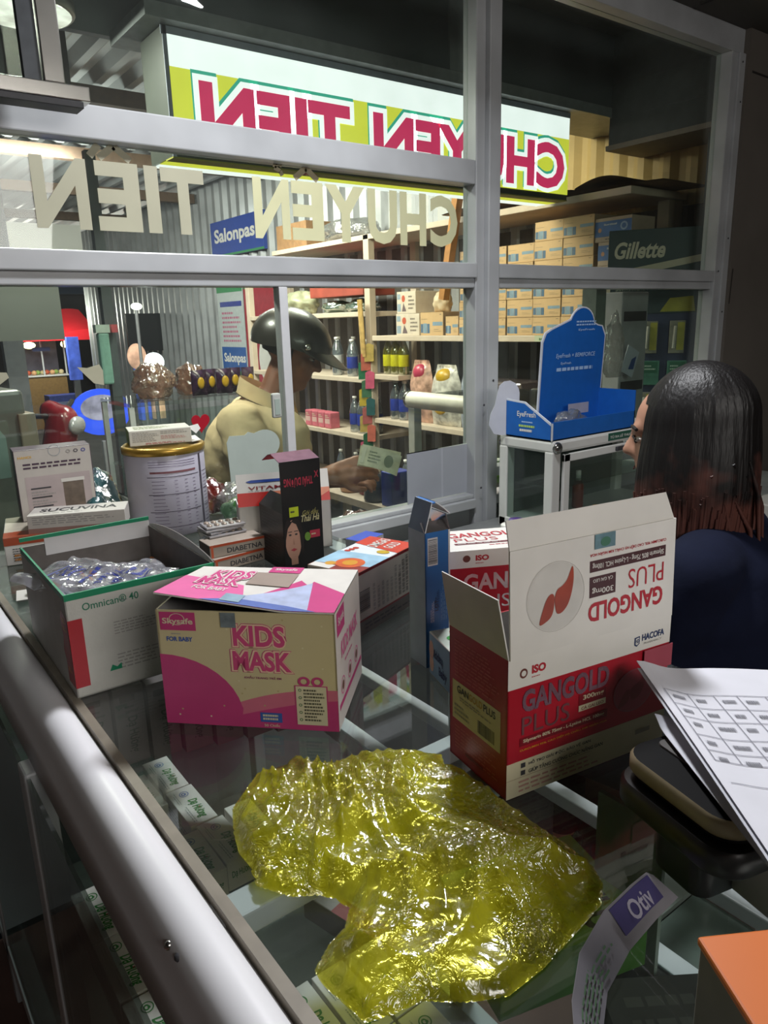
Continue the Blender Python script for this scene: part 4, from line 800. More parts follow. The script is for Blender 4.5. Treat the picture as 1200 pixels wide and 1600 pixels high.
# ---- rounded machine with papers
mc = thing('counter_machine', 'dark rounded machine with a beige rim half covered by papers', 'machine', (.470, .236, GZ+.0006), math.radians(-14))
def rrect(cx, cy, sx, sy, r, n=7):
    P = []
    for qx, qy, a in ((1, 1, 0), (-1, 1, pi/2), (-1, -1, pi), (1, -1, 1.5*pi)):
        for k in range(n+1):
            t = a+pi/2*k/n; P.append((cx+qx*(sx/2-r)+r*math.cos(t), cy+qy*(sy/2-r)+r*math.sin(t)))
    return P
def slab(q, P, z0, z1, mt, bev=.002, mtop=None):
    N = len(P); cx = sum(p[0] for p in P)/N; cy = sum(p[1] for p in P)/N
    L_ = [(z0, 1-bev*12), (z0+bev, 1), (z1-bev, 1), (z1, 1-bev*12)]; vs = []
    for z, k in L_: vs += [(cx+(x-cx)*k, cy+(y-cy)*k, z) for x, y in P]
    q.add(vs, [(l*N+i, l*N+(i+1) % N, (l+1)*N+(i+1) % N, (l+1)*N+i) for l in range(3) for i in range(N)], mt, True)
    q.add(vs, [tuple(range(N))[::-1]], mt); q.add(vs, [tuple(range(3*N, 4*N))], mtop or mt)
m_ = MB(); slab(m_, rrect(0, -.008, .112, .112, .022), .044, .064, M('#1f1e20', .35, 0, .08), .003); m_.build('shell', mc)
m_ = MB(); slab(m_, rrect(.002, -.007, .096, .098, .018), .064, .072, M('#0d0d0e', .6, 0, 0), .002); m_.build('gap_liner', mc)
m_ = MB(); slab(m_, rrect(.002, -.007, .104, .104, .020), .069, .083, M('#a3967a', .4, 0, .05), .003, M('#060607', .7, 0, 0, spec=.15)); m_.build('rim', mc, 'beige rim')
m_ = MB(); slab(m_, rrect(.014, -.003, .070, .082, .006), .0815, .0845, M('#4c4846', .6, 0, .05), .001); m_.build('top_plate', mc, 'dark grey top')
m_ = MB(); slab(m_, rrect(-.015, -.005, .045, .050, .012), .0, .045, M('#151416', .4, 0, .05), .002); m_.build('foot', mc)
m_ = MB(); slab(m_, rrect(.035, -.040, .085, .080, .01), .0, .041, M('#a9a7a3', .45, 0, .04), .003); m_.box((.009, -.03, .02), (.0095, .03, .021), INK); m_.ell((.0095, -.025, .033), .0015, .0015, .0015, INK, 8, 6); m_.build('white_base', mc, 'grey white base with a seam')
def paper(name, label, org, e1, e2, W_, H_, bendf, deco, th=.0006):
    q = MB(); e1 = Vector(e1).normalized(); e2 = Vector(e2).normalized()
    fn = lambda a, b: e1*(a*W_)+e2*(b*H_)+Vector(bendf(a, b))
    q.grid(fn, 30, 30, M('#dcdde6', .6, 0, .02)); q.grid(lambda a, b: fn(1-a, b)-Vector((0, 0, th)), 30, 30, M('#c9cad4', .6, 0, .02))
    f_ = type('PF', (), {})(); f_.p = lambda a, b, off=0: fn(a, b)+Vector((0, 0, .0006+off)); f_.w = W_; f_.h = H_; deco(q, f_)
    return tag(q.build(name, loc=org), label, 'paper')
PL = M('#8f909a', .6, 0, 0); PT = M('#85868e', .6, 0, 0)
def table_deco(q, f_):
    n = 24
    def ln(u0, v0, u1, v1, w_, mt):
        for k in range(n):
            a = (u0+(u1-u0)*k/n, v0+(v1-v0)*k/n); b = (u0+(u1-u0)*(k+1)/n, v0+(v1-v0)*(k+1)/n)
            du, dv = (w_, 0) if abs(v1-v0) > abs(u1-u0) else (0, w_)
            q.add([f_.p(*a), f_.p(a[0]+du, a[1]+dv), f_.p(b[0]+du, b[1]+dv), f_.p(*b)], [(0, 1, 2, 3)], mt)
    hs = [.20, .29, .37, .47, .55, .60]; vs_ = [.03, .12, .22, .31, .42, .80]
    for v in hs: ln(.03, v, .97, v, .0035, PL)
    for u in vs_: ln(u, .20, u, .60, .003, PL)
    for i in range(5):
        for j in range(5):
            u0 = vs_[j]+.02; u1 = vs_[j+1]-.02
            if j < 4: q.lines(f_, u0, hs[i]+.03, u1, hs[i]+.055, 1, PT, .0002, .8, seed=i*7+j)
            else: q.lines(f_, u0, hs[i]+.015, u1, hs[i+1]-.015, 3, PT, .0002, .5, seed=i*7+j)
    ln(.03, .70, .97, .70, .003, PL); q.lines(f_, .35, .77, .75, .82, 2, PT, .0002, .6); q.lines(f_, .45, .86, .95, .95, 3, PL, .0002, .4)
bend1 = lambda a, b: (0, 0, .011*math.exp(-((a)/.10)**2)*(1-b*.7)-.010*max(0, a-.6)+.0025*math.sin(a*6+b*2))
paper('printed_sheet', 'topmost printed sheet with a table of lines, curled over the machine', (.527, .343, GZ+.0955), (.79, -.61, 0), (-.61, -.79, 0), .21, .245, bend1, table_deco)
paper('paper_sheet', 'white blank sheet just beneath the printed table sheet', (.520, .337, GZ+.0930), (.79, -.61, 0), (-.61, -.79, 0), .21, .238, bend1, lambda q, f_: None)
paper('paper_sheet', 'lower white sheet with upturned corner between machine and upper sheets', (.478, .292, GZ+.0895), (.83, -.56, 0), (-.56, -.83, 0), .21, .17, lambda a, b: (0, 0, .006*math.exp(-(a/.05)**2-(b/.05)**2)+.0), lambda q, f_: None)
# ---- standing folded leaflet
q = MB(); LP = M('#96939a', .5, 0, .05)
cv = [(.272, .178), (.290, .195), (.318, .212), (.355, .222), (.390, .226), (.420, .228)]
def lfn(a, b):
    x = a*(len(cv)-1); i = min(int(x), len(cv)-2); t = x-i; p = Vector(cv[i]).lerp(Vector(cv[i+1]), t)
    return Vector((p.x-.345, p.y-.235+b*.0, b*(.026-.010*abs(a-.6))*(1 if a < .93 else 1-(a-.93)*5)))+Vector((b*-.010, b*.014, 0))
q.grid(lfn, 30, 6, LP); q.grid(lambda a, b: lfn(1-a, b)+Vector((0, .0006, 0)), 30, 6, M('#a9a6aa', .5, 0, .03))
f_ = type('PF', (), {})(); f_.p = lambda a, b, off=0: lfn(a, b)+Vector((off, -.0006-off, 0)); f_.w = .17; f_.h = .05
for k in range(6): q.rect(f_, .62+.05*k, .30, .67+.05*k, .98, M('#4b4478', .5, 0, .05), .0002)
q.text(f_, 'Otiv', .70, .35, .86, .85, M('#b9b4c4', .5, 0, 0), .02, off=.0006); q.lines(f_, .1, .2, .55, .8, 5, M('#6a8a6a', .5, 0, 0), .0004)
tag(q.build('folded_leaflet', loc=(.345, .235, GZ+.0008)), 'bent purple and grey leaflet standing on the glass near the orange box', 'leaflet')
# ---- orange topped box close by at lower right
ox = thing('orange_box', 'grey sided box with a bright orange top in the lower right corner', 'box', (.300, .150, GZ+.0006), math.radians(-31.5))
w, d, h = .12, .12, .098; m_ = MB(); m_.box((0, -d, 0), (w, 0, h), M('#77736a', .6, 0, .06), .002); m_.build('body', ox); m_ = MB(); m_.box((-.001, -d-.001, h-.0035), (w+.001, .001, h+.0015), M('#d8722c', .45, 0, .05, 8), .0014); m_.build('lid', ox, 'orange lid')
# ---- crumpled yellow bag
YB = film('yellow_film', '#f4ef3a', .36, .09, .15, .16, 26, '#faf7a4', vary=.22, fine=1.0)
poly = [(.204,.490),(.2172,.5191),(.258,.551),(.288,.545),(.325,.517),(.34,.52),(.35,.505),(.378,.487),(.398,.477),(.4085,.4665),(.396,.447),(.406,.44),(.405,.421),(.402,.377),(.401,.345),(.402,.315),(.398,.284),(.389,.268),(.372,.257),(.338,.252),(.30,.247),(.268,.247),(.246,.259),(.225,.277),(.205,.281),(.190,.2865),(.184,.325),(.186,.337),(.204,.348),(.220,.353),(.232,.365),(.229,.378),(.222,.388),(.205,.400),(.191,.425),(.196,.445),(.196,.463)]
def inside(x, y):
    c = False; j = len(poly)-1
    for i in range(len(poly)):
        xi, yi = poly[i]; xj, yj = poly[j]
        if (yi > y) != (yj > y) and x < (xj-xi)*(y-yi)/(yj-yi)+xi: c = not c
        j = i
    return c
def edist(x, y):
    b = 1e9
    for i in range(len(poly)):
        ax, ay = poly[i]; bx, by = poly[(i+1) % len(poly)]; dx, dy = bx-ax, by-ay; t = max(0, min(1, ((x-ax)*dx+(y-ay)*dy)/(dx*dx+dy*dy)))
        b = min(b, math.hypot(x-ax-t*dx, y-ay-t*dy))
    return b
def nearest(x, y):
    best = None
    for i in range(len(poly)):
        ax, ay = poly[i]; bx, by = poly[(i+1) % len(poly)]; dx, dy = bx-ax, by-ay; t = max(0, min(1, ((x-ax)*dx+(y-ay)*dy)/(dx*dx+dy*dy)))
        p = (ax+t*dx, ay+t*dy); dd = math.hypot(x-p[0], y-p[1])
        if best is None or dd < best[0]: best = (dd, p)
    return best[1]
def ridge(x, y, ang, lx, ly, sd):               # long pinched folds running along direction ang
    c_, s_ = math.cos(ang), math.sin(ang); u = (x*c_+y*s_)*lx; v = (-x*s_+y*c_)*ly
    u += .35*noise.noise(Vector((x*9, y*9, sd+4))); v += .45*noise.noise(Vector((x*7, y*7, sd+8)))
    return (1-abs(noise.noise(Vector((u, v, sd))))*2.2)
def bag_layer(q, hmax, sd, lo, st=.0024):
    x0, x1, y0, y1 = .17, .42, .235, .565; nx = int((x1-x0)/st); ny = int((y1-y0)/st); idx = {}; vs = []; fs = []
    def vid(i, j):
        if (i, j) in idx: return idx[(i, j)]
        x = x0+i*st; y = y0+j*st
        if not inside(x, y): x, y = nearest(x, y); e = 0
        else: e = edist(x, y)
        env = min(1, e/.05)**.7; en2 = min(1, e/.008)
        A = 2.4+.9*noise.noise(Vector((x*4, y*4, sd+30)))
        r1 = ridge(x, y, A, 5, 16, sd); r2 = ridge(x, y, A+.8, 7, 34, sd+3); r3 = ridge(x, y, A-.5, 10, 75, sd+6)
        z = hmax*env*(.30+.55*max(0, r1)**1.6)+hmax*.26*(.2+.8*env)*max(0, r2)**2+hmax*.05*en2*max(0, r3)**3
        idx[(i, j)] = len(vs); vs.append((x-.30, y-.39, max(.0006, lo*env+z*en2))); return idx[(i, j)]
    for j in range(ny):
        for i in range(nx):
            if inside(x0+(i+.5)*st, y0+(j+.5)*st):
                fs.append((vid(i, j), vid(i+1, j), vid(i+1, j+1), vid(i, j+1)))
    q.add(vs, fs, YB, True)
q = MB(); bag_layer(q, .036, 2.0, .003); bag_layer(q, .012, 11.0, .0, .003)
yb_ = q.build('plastic_bag', loc=(.30, .39, GZ+.0008)); tag(yb_, 'crumpled translucent yellow plastic bag lying on the counter glass', 'bag')
# ================================================================ INSIDE, FAR SIDE OF THE COUNTER
mb = MB(); mb.box((1.02, .98, .665), (2.85, 1.56, .70), M('#8c8f8e', .35, 0, .06)); mb.box((1.02, .99, .0), (1.05, 1.55, .665), M('#76787a', .5, 0, .05)); mb.box((2.80, .99, .0), (2.83, 1.55, .665), M('#76787a', .5, 0, .05))
tag(mb.build('work_desk'), 'grey work desk along the window in front of the woman', 'desk')
sc = thing('glass_cabinet', 'small white framed glass cabinet on the desk, carrying the blue display', 'cabinet', (1.545, 1.30, .7006))
cw, cd, ch = .56, .20, .272; CWF = M('#d9d9d6', .35, 0, .04, 6, coat=.3)
mb = MB()
for x in (0, cw-.035):
    for y in (0, cd-.03): mb.box((x, y, 0), (x+.035, y+.03, ch-.03), CWF, .004)
mb.box((0, 0, ch-.035), (cw, cd, ch), CWF, .008); mb.box((0, 0, 0), (cw, cd, .03), CWF, .003); mb.build('frame', sc)
for yy in (0, cd): mb = MB(); mb.ell((.018, yy, ch-.02), .017, .012, .017, M('#9a9a98', .18, .9, .05)); mb.build('corner_cap', sc)
mb = MB()
for lo, hi in (((.045, -.004, .03), (.07, .006, ch-.04)), ((cw-.07, -.004, .03), (cw-.04, .006, ch-.04)), ((.045, -.004, .03), (cw-.04, .006, .055)), ((.045, -.004, ch-.062), (cw-.04, .006, ch-.04))): mb.box(lo, hi, CWF, .002)
mb.box((.07, 0, .055), (cw-.07, .003, ch-.062), SGL); mb.box((.27, -.012, ch-.058), (.31, -.004, ch-.045), INK, .002); mb.build('door', sc)
mb = MB(); mb.box((.005, .03, .03), (.008, cd-.03, ch-.035), SGL); mb.build('side_glass', sc)
mb = MB(); mb.box((.03, .02, .13), (cw-.03, cd-.02, .134), SGL); mb.build('shelf', sc)
mb = MB(); mb.box((.03, cd-.01, .03), (cw-.03, cd-.006, ch-.035), M('#5c6664', .6, 0, .08)); mb.build('back_panel', sc)
mb = MB(); mb.box((0, 0, 0), (.13, .001, .022), M('#2a5a4a', .5, 0, .03)); fr = F((0, 0, 0), (1, 0, 0), (0, 0, 1), .13, .022); mb.text(fr, 'TỦ RA LẺ THUỐC', .06, .28, .94, .78, WHT, .02); mb.build('label_strip', sc, 'green label strip', loc=(.24, -.0012, ch-.026))
def simple(name, label, cat, loc, prof_mats, n=20, rotz=0, group=None):
    root = thing(name, label, cat, loc, rotz, group)
    for pn, prof, mt in prof_mats:
        q = MB(); q.lathe(prof, mt, n); q.build(pn, root)
    return root
simple('bottle_reflection', 'tall red bottle shape standing in for a reflection in the glass cabinet', 'bottle', (1.545+.24, 1.40, .7006+.0305), [('body', [(0, 0), (.016, 0), (.017, .004), (.017, .07), (.010, .085), (0, .085)], M('#8a3420', .3, 0, .1)), ('cap', [(.0, .082), (.008, .085), (.008, .115), (0, .116)], WHT)])  # red bottle shape added for a reflection within the cabinet
# blue counter display
dp = thing('display_stand', 'blue cardboard display stand with white edge on the glass cabinet', 'display stand', (1.545, 1.305, .973))
BLD = M('#1f63b8', .4, 0, .04); BLE = M('#d7dbe6', .5, 0, .03); BT = M('#a9c8f0', .5, 0, 0)
W2, H2_ = .285, .335
bp_ = [(0, 0), (W2, 0), (W2, .270), (W2-.018, .298), (W2-.04, .301)]+[(W2*.60+.056*math.cos(a), .301+.052*math.sin(a)) for a in [0.15+.24*k for k in range(12)]]+[(.035, .293), (.012, .283), (0, .258)]
m_ = MB(); m_.prism(bp_, (0, 0, 0), (1, 0, 0), (0, 0, 1), (0, -1, 0), .005, BLE); cxx = W2/2; m_.poly([Vector((cxx+(x-cxx)*.965, -.0008, .15+(z-.15)*.98)) for x, z in bp_], BLD)
fr = F((0, -.0012, 0), (1, 0, 0), (0, 0, 1), W2, .35); m_.text(fr, 'EyeFresh × BEMIFORCE', .22, .59, .84, .635, BT, .01, shear=.1); m_.lines(fr, .24, .49, .84, .52, 1, BT, .0003, .9, wmin=.95); m_.text(fr, 'EyeFresh', .3, .54, .46, .565, BT, .02)
m_.text(fr, 'EyeFresh', .54, .81, .8, .83, BT, .02); m_.lines(fr, .50, .85, .84, .90, 2, BT, .0003, .5, wmin=.9)
m_.build('back_panel', dp, loc=(.090, .135, 0), rot=(math.radians(3), 0, 0))
m_ = MB(); m_.prism([(0, 0), (.17, 0), (.17, .105), (.10, .10), (0, .045)], (0, 0, 0), (0, 1, 0), (0, 0, 1), (-1, 0, 0), .004, BLE); m_.poly([Vector((-.0008, y, z)) for y, z in ((.004, .003), (.004, .041), (.10, .095), (.168, .10), (.168, .003))], BLD)
fl = F((-.0012, .17, 0), (0, -1, 0), (0, 0, 1), .17, .105); m_.text(fl, 'EyeFresh', .26, .52, .66, .70, WHT, .01); m_.lines(fl, .36, .40, .62, .45, 1, BT, .0004, .7, wmin=.9); m_.lines(fl, .30, .28, .66, .35, 1, M('#b9d86a', .5, 0, 0), .0004, .8, wmin=.95); m_.lines(fl, .32, .16, .60, .24, 1, WHT, .0004, .8, wmin=.95)
m_.build('side_panel', dp)
m_ = MB(); m_.box((0, 0, 0), (.37, .004, .050), BLD); m_.box((-.002, -.0012, 0), (.003, .001, .048), BLE); m_.build('front_panel', dp)
m_ = MB(); m_.box((.366, .0, 0), (.37, .17, .11), BLD); m_.box((.0, .0, 0), (.37, .17, .003), BLD); m_.build('tray', dp)
wg = [(0, 0), (.05, -.002), (.052, .12)]+[(.02+.030*math.cos(a), .125+.030*math.sin(a)) for a in (0.2, .8, 1.4, 2.0, 2.6, 3.2)]+[(-.018, .085), (-.03, .06), (-.034, .03), (-.02, .005)]
m_ = MB(); m_.prism(wg, (0, 0, 0), (.8, -.6, 0), (0, 0, 1), (-.6, -.8, 0), .004, M('#c4c8d4', .5, 0, .03)); m_.build('wing_panel', dp, 'white cloud shaped wing', loc=(-.012, .178, .0))
bag_blob('plastic_bag', 'clear crumpled bag lying in the tray of the blue display', (1.545+.15, 1.305+.06, .9775), (.055, .035, .035), CLB, 21)
m_ = MB(); m_.box((0, 0, 0), (.09, .003, .03), M('#a9a8b8', .5, 0, .04)); tag(m_.build('paper_slip', loc=(1.545+.19, 1.305+.10, .9995+.02), rotz=0), 'pale slip standing at the right in the blue display tray', 'slip')
# jars on the desk
DKB = M('#15151c', .25, 0, .1); PRP = M('#4a2a80', .4, 0, .05)
def jar(label, x, y, r, h, bm_, cm, band=None, cap=.3):
    L_ = [('body', [(0, 0), (r*.97, 0), (r, .003), (r, h*(1-cap)-.008), (r*.9, h*(1-cap)), (0, h*(1-cap))], bm_), ('cap', [(0, h*(1-cap)), (r*1.0, h*(1-cap)+.001), (r*1.02, h-.003), (r*.96, h), (0, h)], cm)]
    if band: L_.append(('label_band', [(r+.0005, h*.12), (r+.0007, h*.14), (r+.0007, h*.5), (r+.0005, h*.52)], band))
    return simple('pill_jar', label, 'jar', (x, y, .7006), L_)
jar('dark pill jar with a white cap, left one on the desk', 1.31, 1.235, .020, .100, DKB, WHT, M('#a8862a', .4, 0, .05))
jar('white pill jar with a purple cap on the desk', 1.375, 1.27, .020, .094, M('#c9c2cc', .4, 0, .04), PRP)
jar('dark wide jar half hidden in front of the desk jars', 1.25, 1.20, .026, .068, DKB, M('#1d1d20', .3, 0, .05))
jar('dark jar with a large white cap before the glass cabinet', 1.575, 1.13, .024, .112, DKB, WHT)
jar('clear white jar with a bright green band near the woman', 1.67, 1.12, .026, .110, M('#c5c9c4', .35, 0, .04), WHT, M('#5fb83a', .4, 0, .03))
jar('small white topped jar in front of the other jars', 1.505, 1.10, .024, .085, M('#9a9c9a', .35, 0, .04), WHT)
jar('low jar with a red label by the cabinet door', 1.62, 1.20, .017, .10, M('#b0442c', .35, 0, .04), M('#b98c2c', .4, 0, .04))
# white side counter with a jar, behind the woman
m_ = MB(); m_.box((1.95, .62, 0), (3.2, .97, .80), M('#a8a69e', .5, 0, .04), .004); tag(m_.build('side_counter'), 'low pale side counter behind the woman at the right edge', 'counter')
jj = simple('supplement_jar', 'small jar with a yellow and red label at the right edge', 'jar', (2.13, .90, .8006), [('body', [(0, 0), (.030, 0), (.031, .08), (.026, .088), (0, .088)], M('#a04a3c', .4, 0, .1)), ('cap', [(0, .088), (.028, .089), (.028, .108), (0, .109)], M('#3c3a2c', .4, 0, .05)), ('label_band', [(.0315, .045), (.032, .047), (.032, .082), (.0315, .084)], M('#b8b02a', .4, 0, .06))])
bag_blob('plastic_bag', 'pale crumpled plastic wrap on the side counter behind the woman', (2.06, .80, .8006), (.09, .06, .05), CLB, 33)

# ================================================================ OUTSIDE
mb = MB(); mb.box((-2, 1.66, -.25), (12, 16, -.15), M('#3b3a3a', .8, 0, .2, 3)); struct('ground', mb)
def corrug(mb_, p0, p1, z0, z1, amp, pitch, mat, n=3):
    p0 = Vector(p0); p1 = Vector(p1); L_ = (p1-p0).length; d = (p1-p0)/L_; nr = Vector((d.y, -d.x, 0)); N = int(L_/pitch*4)
    prof = [0, 1, 1, 0]
    vs = []
    for i in range(N+1): q = p0+d*(L_*i/N)+nr*amp*prof[i % 4]; vs += [(q.x, q.y, z0), (q.x, q.y, z1)]
    mb_.add(vs, [(2*i, 2*i+2, 2*i+3, 2*i+1) for i in range(N)], mat)
TIN = M('#a8aaac', .45, .35, .12, 4); TINY = M('#c0a46a', .6, 0, .08, 4)
mb = MB(); corrug(mb, (3.14, 11, 0), (3.14, 2.75, 0), -.15, 3.2, .03, .16, TIN); struct('wall_alley', mb, 'grey corrugated metal wall')
mb = MB(); corrug(mb, (3.14, 2.75, 0), (3.14, 1.66, 0), 1.5, 2.3, .02, .13, TINY); corrug(mb, (3.14, 2.75, 0), (3.14, 1.66, 0), -.15, 1.5, .02, .13, M('#6e6c68', .7, 0, .1)); struct('wall_yellow', mb, 'yellow corrugated panel above the shelves')
mb = MB(); mb.box((2.93, 1.66, -.15), (3.05, 1.74, 2.6), M('#56595a', .6, 0, .1)); struct('trim_1', mb)
mb = MB(); mb.box((-.4, 2.45, 2.14), (3.3, 2.48, 3.2), M('#6c7073', .45, .3, .08, 2)); mb.box((.86, 2.16, 2.112), (3.3, 2.45, 2.150), M('#8b8f90', .4, .3, .08)); mb.box((.86, 2.165, 2.15), (3.3, 2.18, 3.0), M('#5c6164', .4, .3, .10, 2))
mb.box((1.95, 2.155, 2.15), (2.02, 2.165, 3.0), M('#7b7f80', .5, .2, .06)); mb.box((2.88, 1.66, 2.0), (3.30, 2.17, 3.0), M('#4e5254', .6, .1, .08)); mb.box((2.86, 1.66, 1.98), (3.12, 2.17, 2.0), M('#8a7f74', .6, 0, .06)); struct('trim_2', mb, 'dark metal fascia above the sign')
mb = MB(); mb.box((-1.5, 1.66, 2.42), (3.3, 2.17, 2.46), M('#4a4b4b', .7, 0, .1)); mb.box((-1.5, 2.17, 2.30), (.86, 2.9, 2.34), M('#3c3d3d', .7, 0, .1)); mb.box((-1.5, 2.88, 2.0), (.86, 2.92, 2.34), M('#33302e', .8, 0, .1)); struct('ceiling_porch', mb)
# corrugated roof with purlins
mb = MB(); N = 90; vs = []
for i in range(N+1):
    z = 2.52+(.035 if (i % 4) in (1, 2) else 0); x = -.5+i*.04; vs += [(x, 3.0, z), (x, 11, z+.0)]
mb.add(vs, [(2*i, 2*i+1, 2*i+3, 2*i+2) for i in range(N)], M('#b4b8ba', .5, .2, .10, 3)); struct('roof_sheet', mb, 'corrugated metal roof')
for i, y in enumerate((4.2, 5.6, 7.0, 8.6)):
    mb = MB(); mb.box((-.5, y, 2.42), (3.1, y+.07, 2.50), M('#5c4a3c', .8, 0, .1)); o = struct('beam_%d' % (i+1) if False else 'roof_beam', mb)
for x0, x1 in ((.6, 1.62), (1.66, 2.6)):
    mb = MB(); mb.box((x0, 9.0, 1.95), (x1, 9.05, 2.42), M('#c9c6bd', .5, 0, .05, 3, emit=.25)); struct('wall_hoarding', mb, 'pale translucent panel under the roof')
# ---- light box sign
sg = thing('sign_lightbox', 'glowing yellow sign with mirrored pink letters CHUYỂN TIỀN hanging outside', 'sign', (.92, 2.20, 1.775))
SW, SH, SD = 1.735, .335, .17
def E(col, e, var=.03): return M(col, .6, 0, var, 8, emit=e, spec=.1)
SY, SWH, SR, ST = E('#dcdc48', .78), E('#f2f4f6', .98), E('#dc3868', .66), E('#3fa890', .75)
m_ = MB(); m_.box((0, .003, 0), (SW, SD, SH), M('#3a3d38', .5, 0, .05)); m_.box((-.004, 0, SH-.022), (SW+.004, .004, SH), M('#8d93a0', .5, 0, .05)); m_.box((0, .0, 0), (.012, .003, SH), M('#8d93a0', .5, 0, .05)); m_.build('casing', sg)
m_ = MB(); fr = F((0, 0, 0), (1, 0, 0), (0, 0, 1), SW, SH)
m_.rect(fr, .007, .70, 1, .94, SWH, .0005); m_.rect(fr, .007, .06, 1, .70, SY, .0005)
for wd, u0, u1 in (('TIỀN', .055, .36), ('CHUYỂN', .415, .985)):
    wd2 = {'TIỀN': 'TIEN', 'CHUYỂN': 'CHUYEN'}[wd]
    m_.otext(fr, wd2, u0-.002, .135, u1-.002, .655, [(ST, .115), (ST, .04)], off=.0010, mir=True); m_.otext(fr, wd2, u0, .11, u1, .63, [(SWH, .11), (SR, .04)], off=.0014, step=.0006, mir=True)
m_.build('face_sheet', sg)
m_ = MB(); m_.box((0, 0, -.004), (SW, .055, 0), M('#8c8a3a', .6, 0, .06)); 
m_.add([(0, .055, -.003), (SW, .055, -.003), (SW, .11, -.003), (0, .11, -.003)], [(0, 3, 2, 1)], SY); m_.add([(0, .11, -.003), (SW, .11, -.003), (SW, SD, -.003), (0, SD, -.003)], [(0, 3, 2, 1)], SWH)
for x in (.45, 1.22): m_.prism([(-.04, .0), (0, .045), (.04, 0)], (x, .004, -.0045), (1, 0, 0), (0, 1, 0), (0, 0, 1), .0008, M('#a82a4a', .6, 0, 0))
m_.build('underside', sg)
area('sign_glow', (1.78, 2.06, 1.95), (1.78, 1.2, 1.55), 1.6, .25, 5, (1, 1, .82)) if False else None
# ---- round high lamp seen at the top left
lp = thing('bay_lamp', 'round bright ceiling lamp with patterned lens behind the upper glass', 'lamp', (.60, 2.35, 2.12))
m_ = MB(); m_.lathe([(0, .0), (.125, .0), (.13, .006), (.13, .03), (.05, .07), (0, .07)], M('#9a9a96', .4, .4, .05), 32); m_.build('housing', lp)
m_ = MB(); m_.lathe([(0, -.002), (.118, -.002), (.12, -.0005)], E('#efe9d8', 1.1, .35), 32); m_.build('lens', lp)
area('bay_lamp_light', (.60, 2.35, 2.112), (.75, 2.3, 0), .2, .2, 16, (1, .96, .88))
m_ = MB(); m_.tube([(0, 0, .07), (0, 0, .18)], .006, INK, 8); m_.build('stem', lp)
# ceiling tube and wiring
m_ = MB(); m_.tube([(.78, 2.2, 2.285), (1.0, 2.6, 2.285)], .010, M('#8a8a86', .5, 0, .05), 8); tag(m_.build('ceiling_conduit'), 'thin grey conduit under the porch ceiling left of the sign', 'conduit')
# ---- shelving along the alley wall
BEI = M('#c9b9a6', .5, 0, .05, 10); BEID = M('#94887c', .6, 0, .08)
sh = thing('shelf_rack', 'long cream shelving rack along the alley wall outside the window', 'shelving', (2.72, 1.70, -.15))
def shelf_board(y0, y1, z, x1=.40, parent=sh, t=.03):
    q = MB(); q.box((0, y0-1.70, z+.15-t), (x1, y1-1.70, z+.15), BEI, .003); q.build('shelf_board', parent)
for y0, y1, z in ((1.95, 3.72, 1.215), (1.95, 3.72, .715), (1.95, 3.72, .22), (3.78, 5.3, 1.36), (3.78, 5.3, .955), (3.78, 5.3, .59), (3.78, 5.3, .2), (1.93, 4.9, 1.80)): shelf_board(y0, y1, z)
for y in (1.70, 3.73, 5.30):
    for x in (0, .36):
        if y == 1.70: y = 1.95; x = max(x, .30)
        q = MB(); q.box((x, y-1.70, 0), (x+.045, y-1.70+.055, 1.95), BEI, .003); q.build('post', sh)
q = MB(); q.box((.40, 0, .1), (.408, 3.6, 1.9), M('#5a544e', .8, 0, .1)); q.build('back_panel', sh)
q = MB(); fr = F((-.001, .72, 1.337), (0, -1, 0), (0, 0, 1), .5, .028); q.rect(fr, 0, 0, 1, 1, M('#b9bfa4', .5, 0, .03), .0005); q.text(fr, 'KIỂM TRA TỦ HÀNG', .06, .2, .95, .8, M('#3a6a3a', .5, 0, 0), .02, off=.001); q.build('price_strip', sh, 'pale strip with green letters')
# flattened cardboard on the top board
for i, (y0, y1, z0, z1, bz) in enumerate(((1.80, 2.62, 1.803, 1.812, .012), (1.95, 2.235, 1.826, 1.833, .030), (2.25, 3.1, 1.826, 1.833, .020))):
    q = MB(); q.grid(lambda a, b: Vector((.04+.33*b, (y1-y0)*a, .004+bz*math.sin(pi*a)*(1-b*.4))), 14, 2, M('#7d6248', .8, 0, .1)); q.grid(lambda a, b: Vector((.04+.33*(1-b), (y1-y0)*a, bz*math.sin(pi*a)*(1-(1-b)*.4))), 14, 2, M('#7d6248', .8, 0, .1))
    tag(q.build('cardboard_sheet', loc=(2.70, y0, z0)), ['lowest flattened cardboard sheet on the top shelf', 'bowed cardboard sheet on the top shelf nearest the pillar', 'bowed cardboard sheet on the top shelf behind the sign'][i], 'cardboard')
# kraft cartons
KR = M('#c8a679', .65, 0, .05, 12); KRD = M('#9a8468', .7, 0, .06); KB2 = M('#4f6a84', .6, 0, .05); KB3 = M('#7f96a6', .6, 0, .08)
def kraft(w, d, h):      # d runs along the shelf, face towards -X
    q = MB(); q.box((0, 0, 0), (w, d, h), KR, .002); f_ = F((0, d, 0), (0, -1, 0), (0, 0, 1), d, h)
    q.rect(F((0, 0, 0), (1, 0, 0), (0, 0, 1), w, h), .005, .01, .995, .99, KRD, .0002)
    q.rect(f_, .02, .12, .12, .50, KB2, .0005); q.rect(f_, .13, .10, .30, .52, KB3, .0005); q.rect(f_, .31, .10, .42, .50, KB2, .0005); q.rect(f_, .55, .42, .98, .58, KB3, .0005)
    q.lines(f_, .05, .66, .5, .74, 1, M('#a08a68', .6, 0, 0), .0005); q.lines(f_, .86, .86, .97, .92, 1, INK, .0005); q.lines(f_, .6, .15, .95, .3, 2, M('#a08a68', .6, 0, 0), .0005); q.rect(f_, 0, .985, 1, 1, M('#a88c62', .6, 0, 0), .0006)
    return q
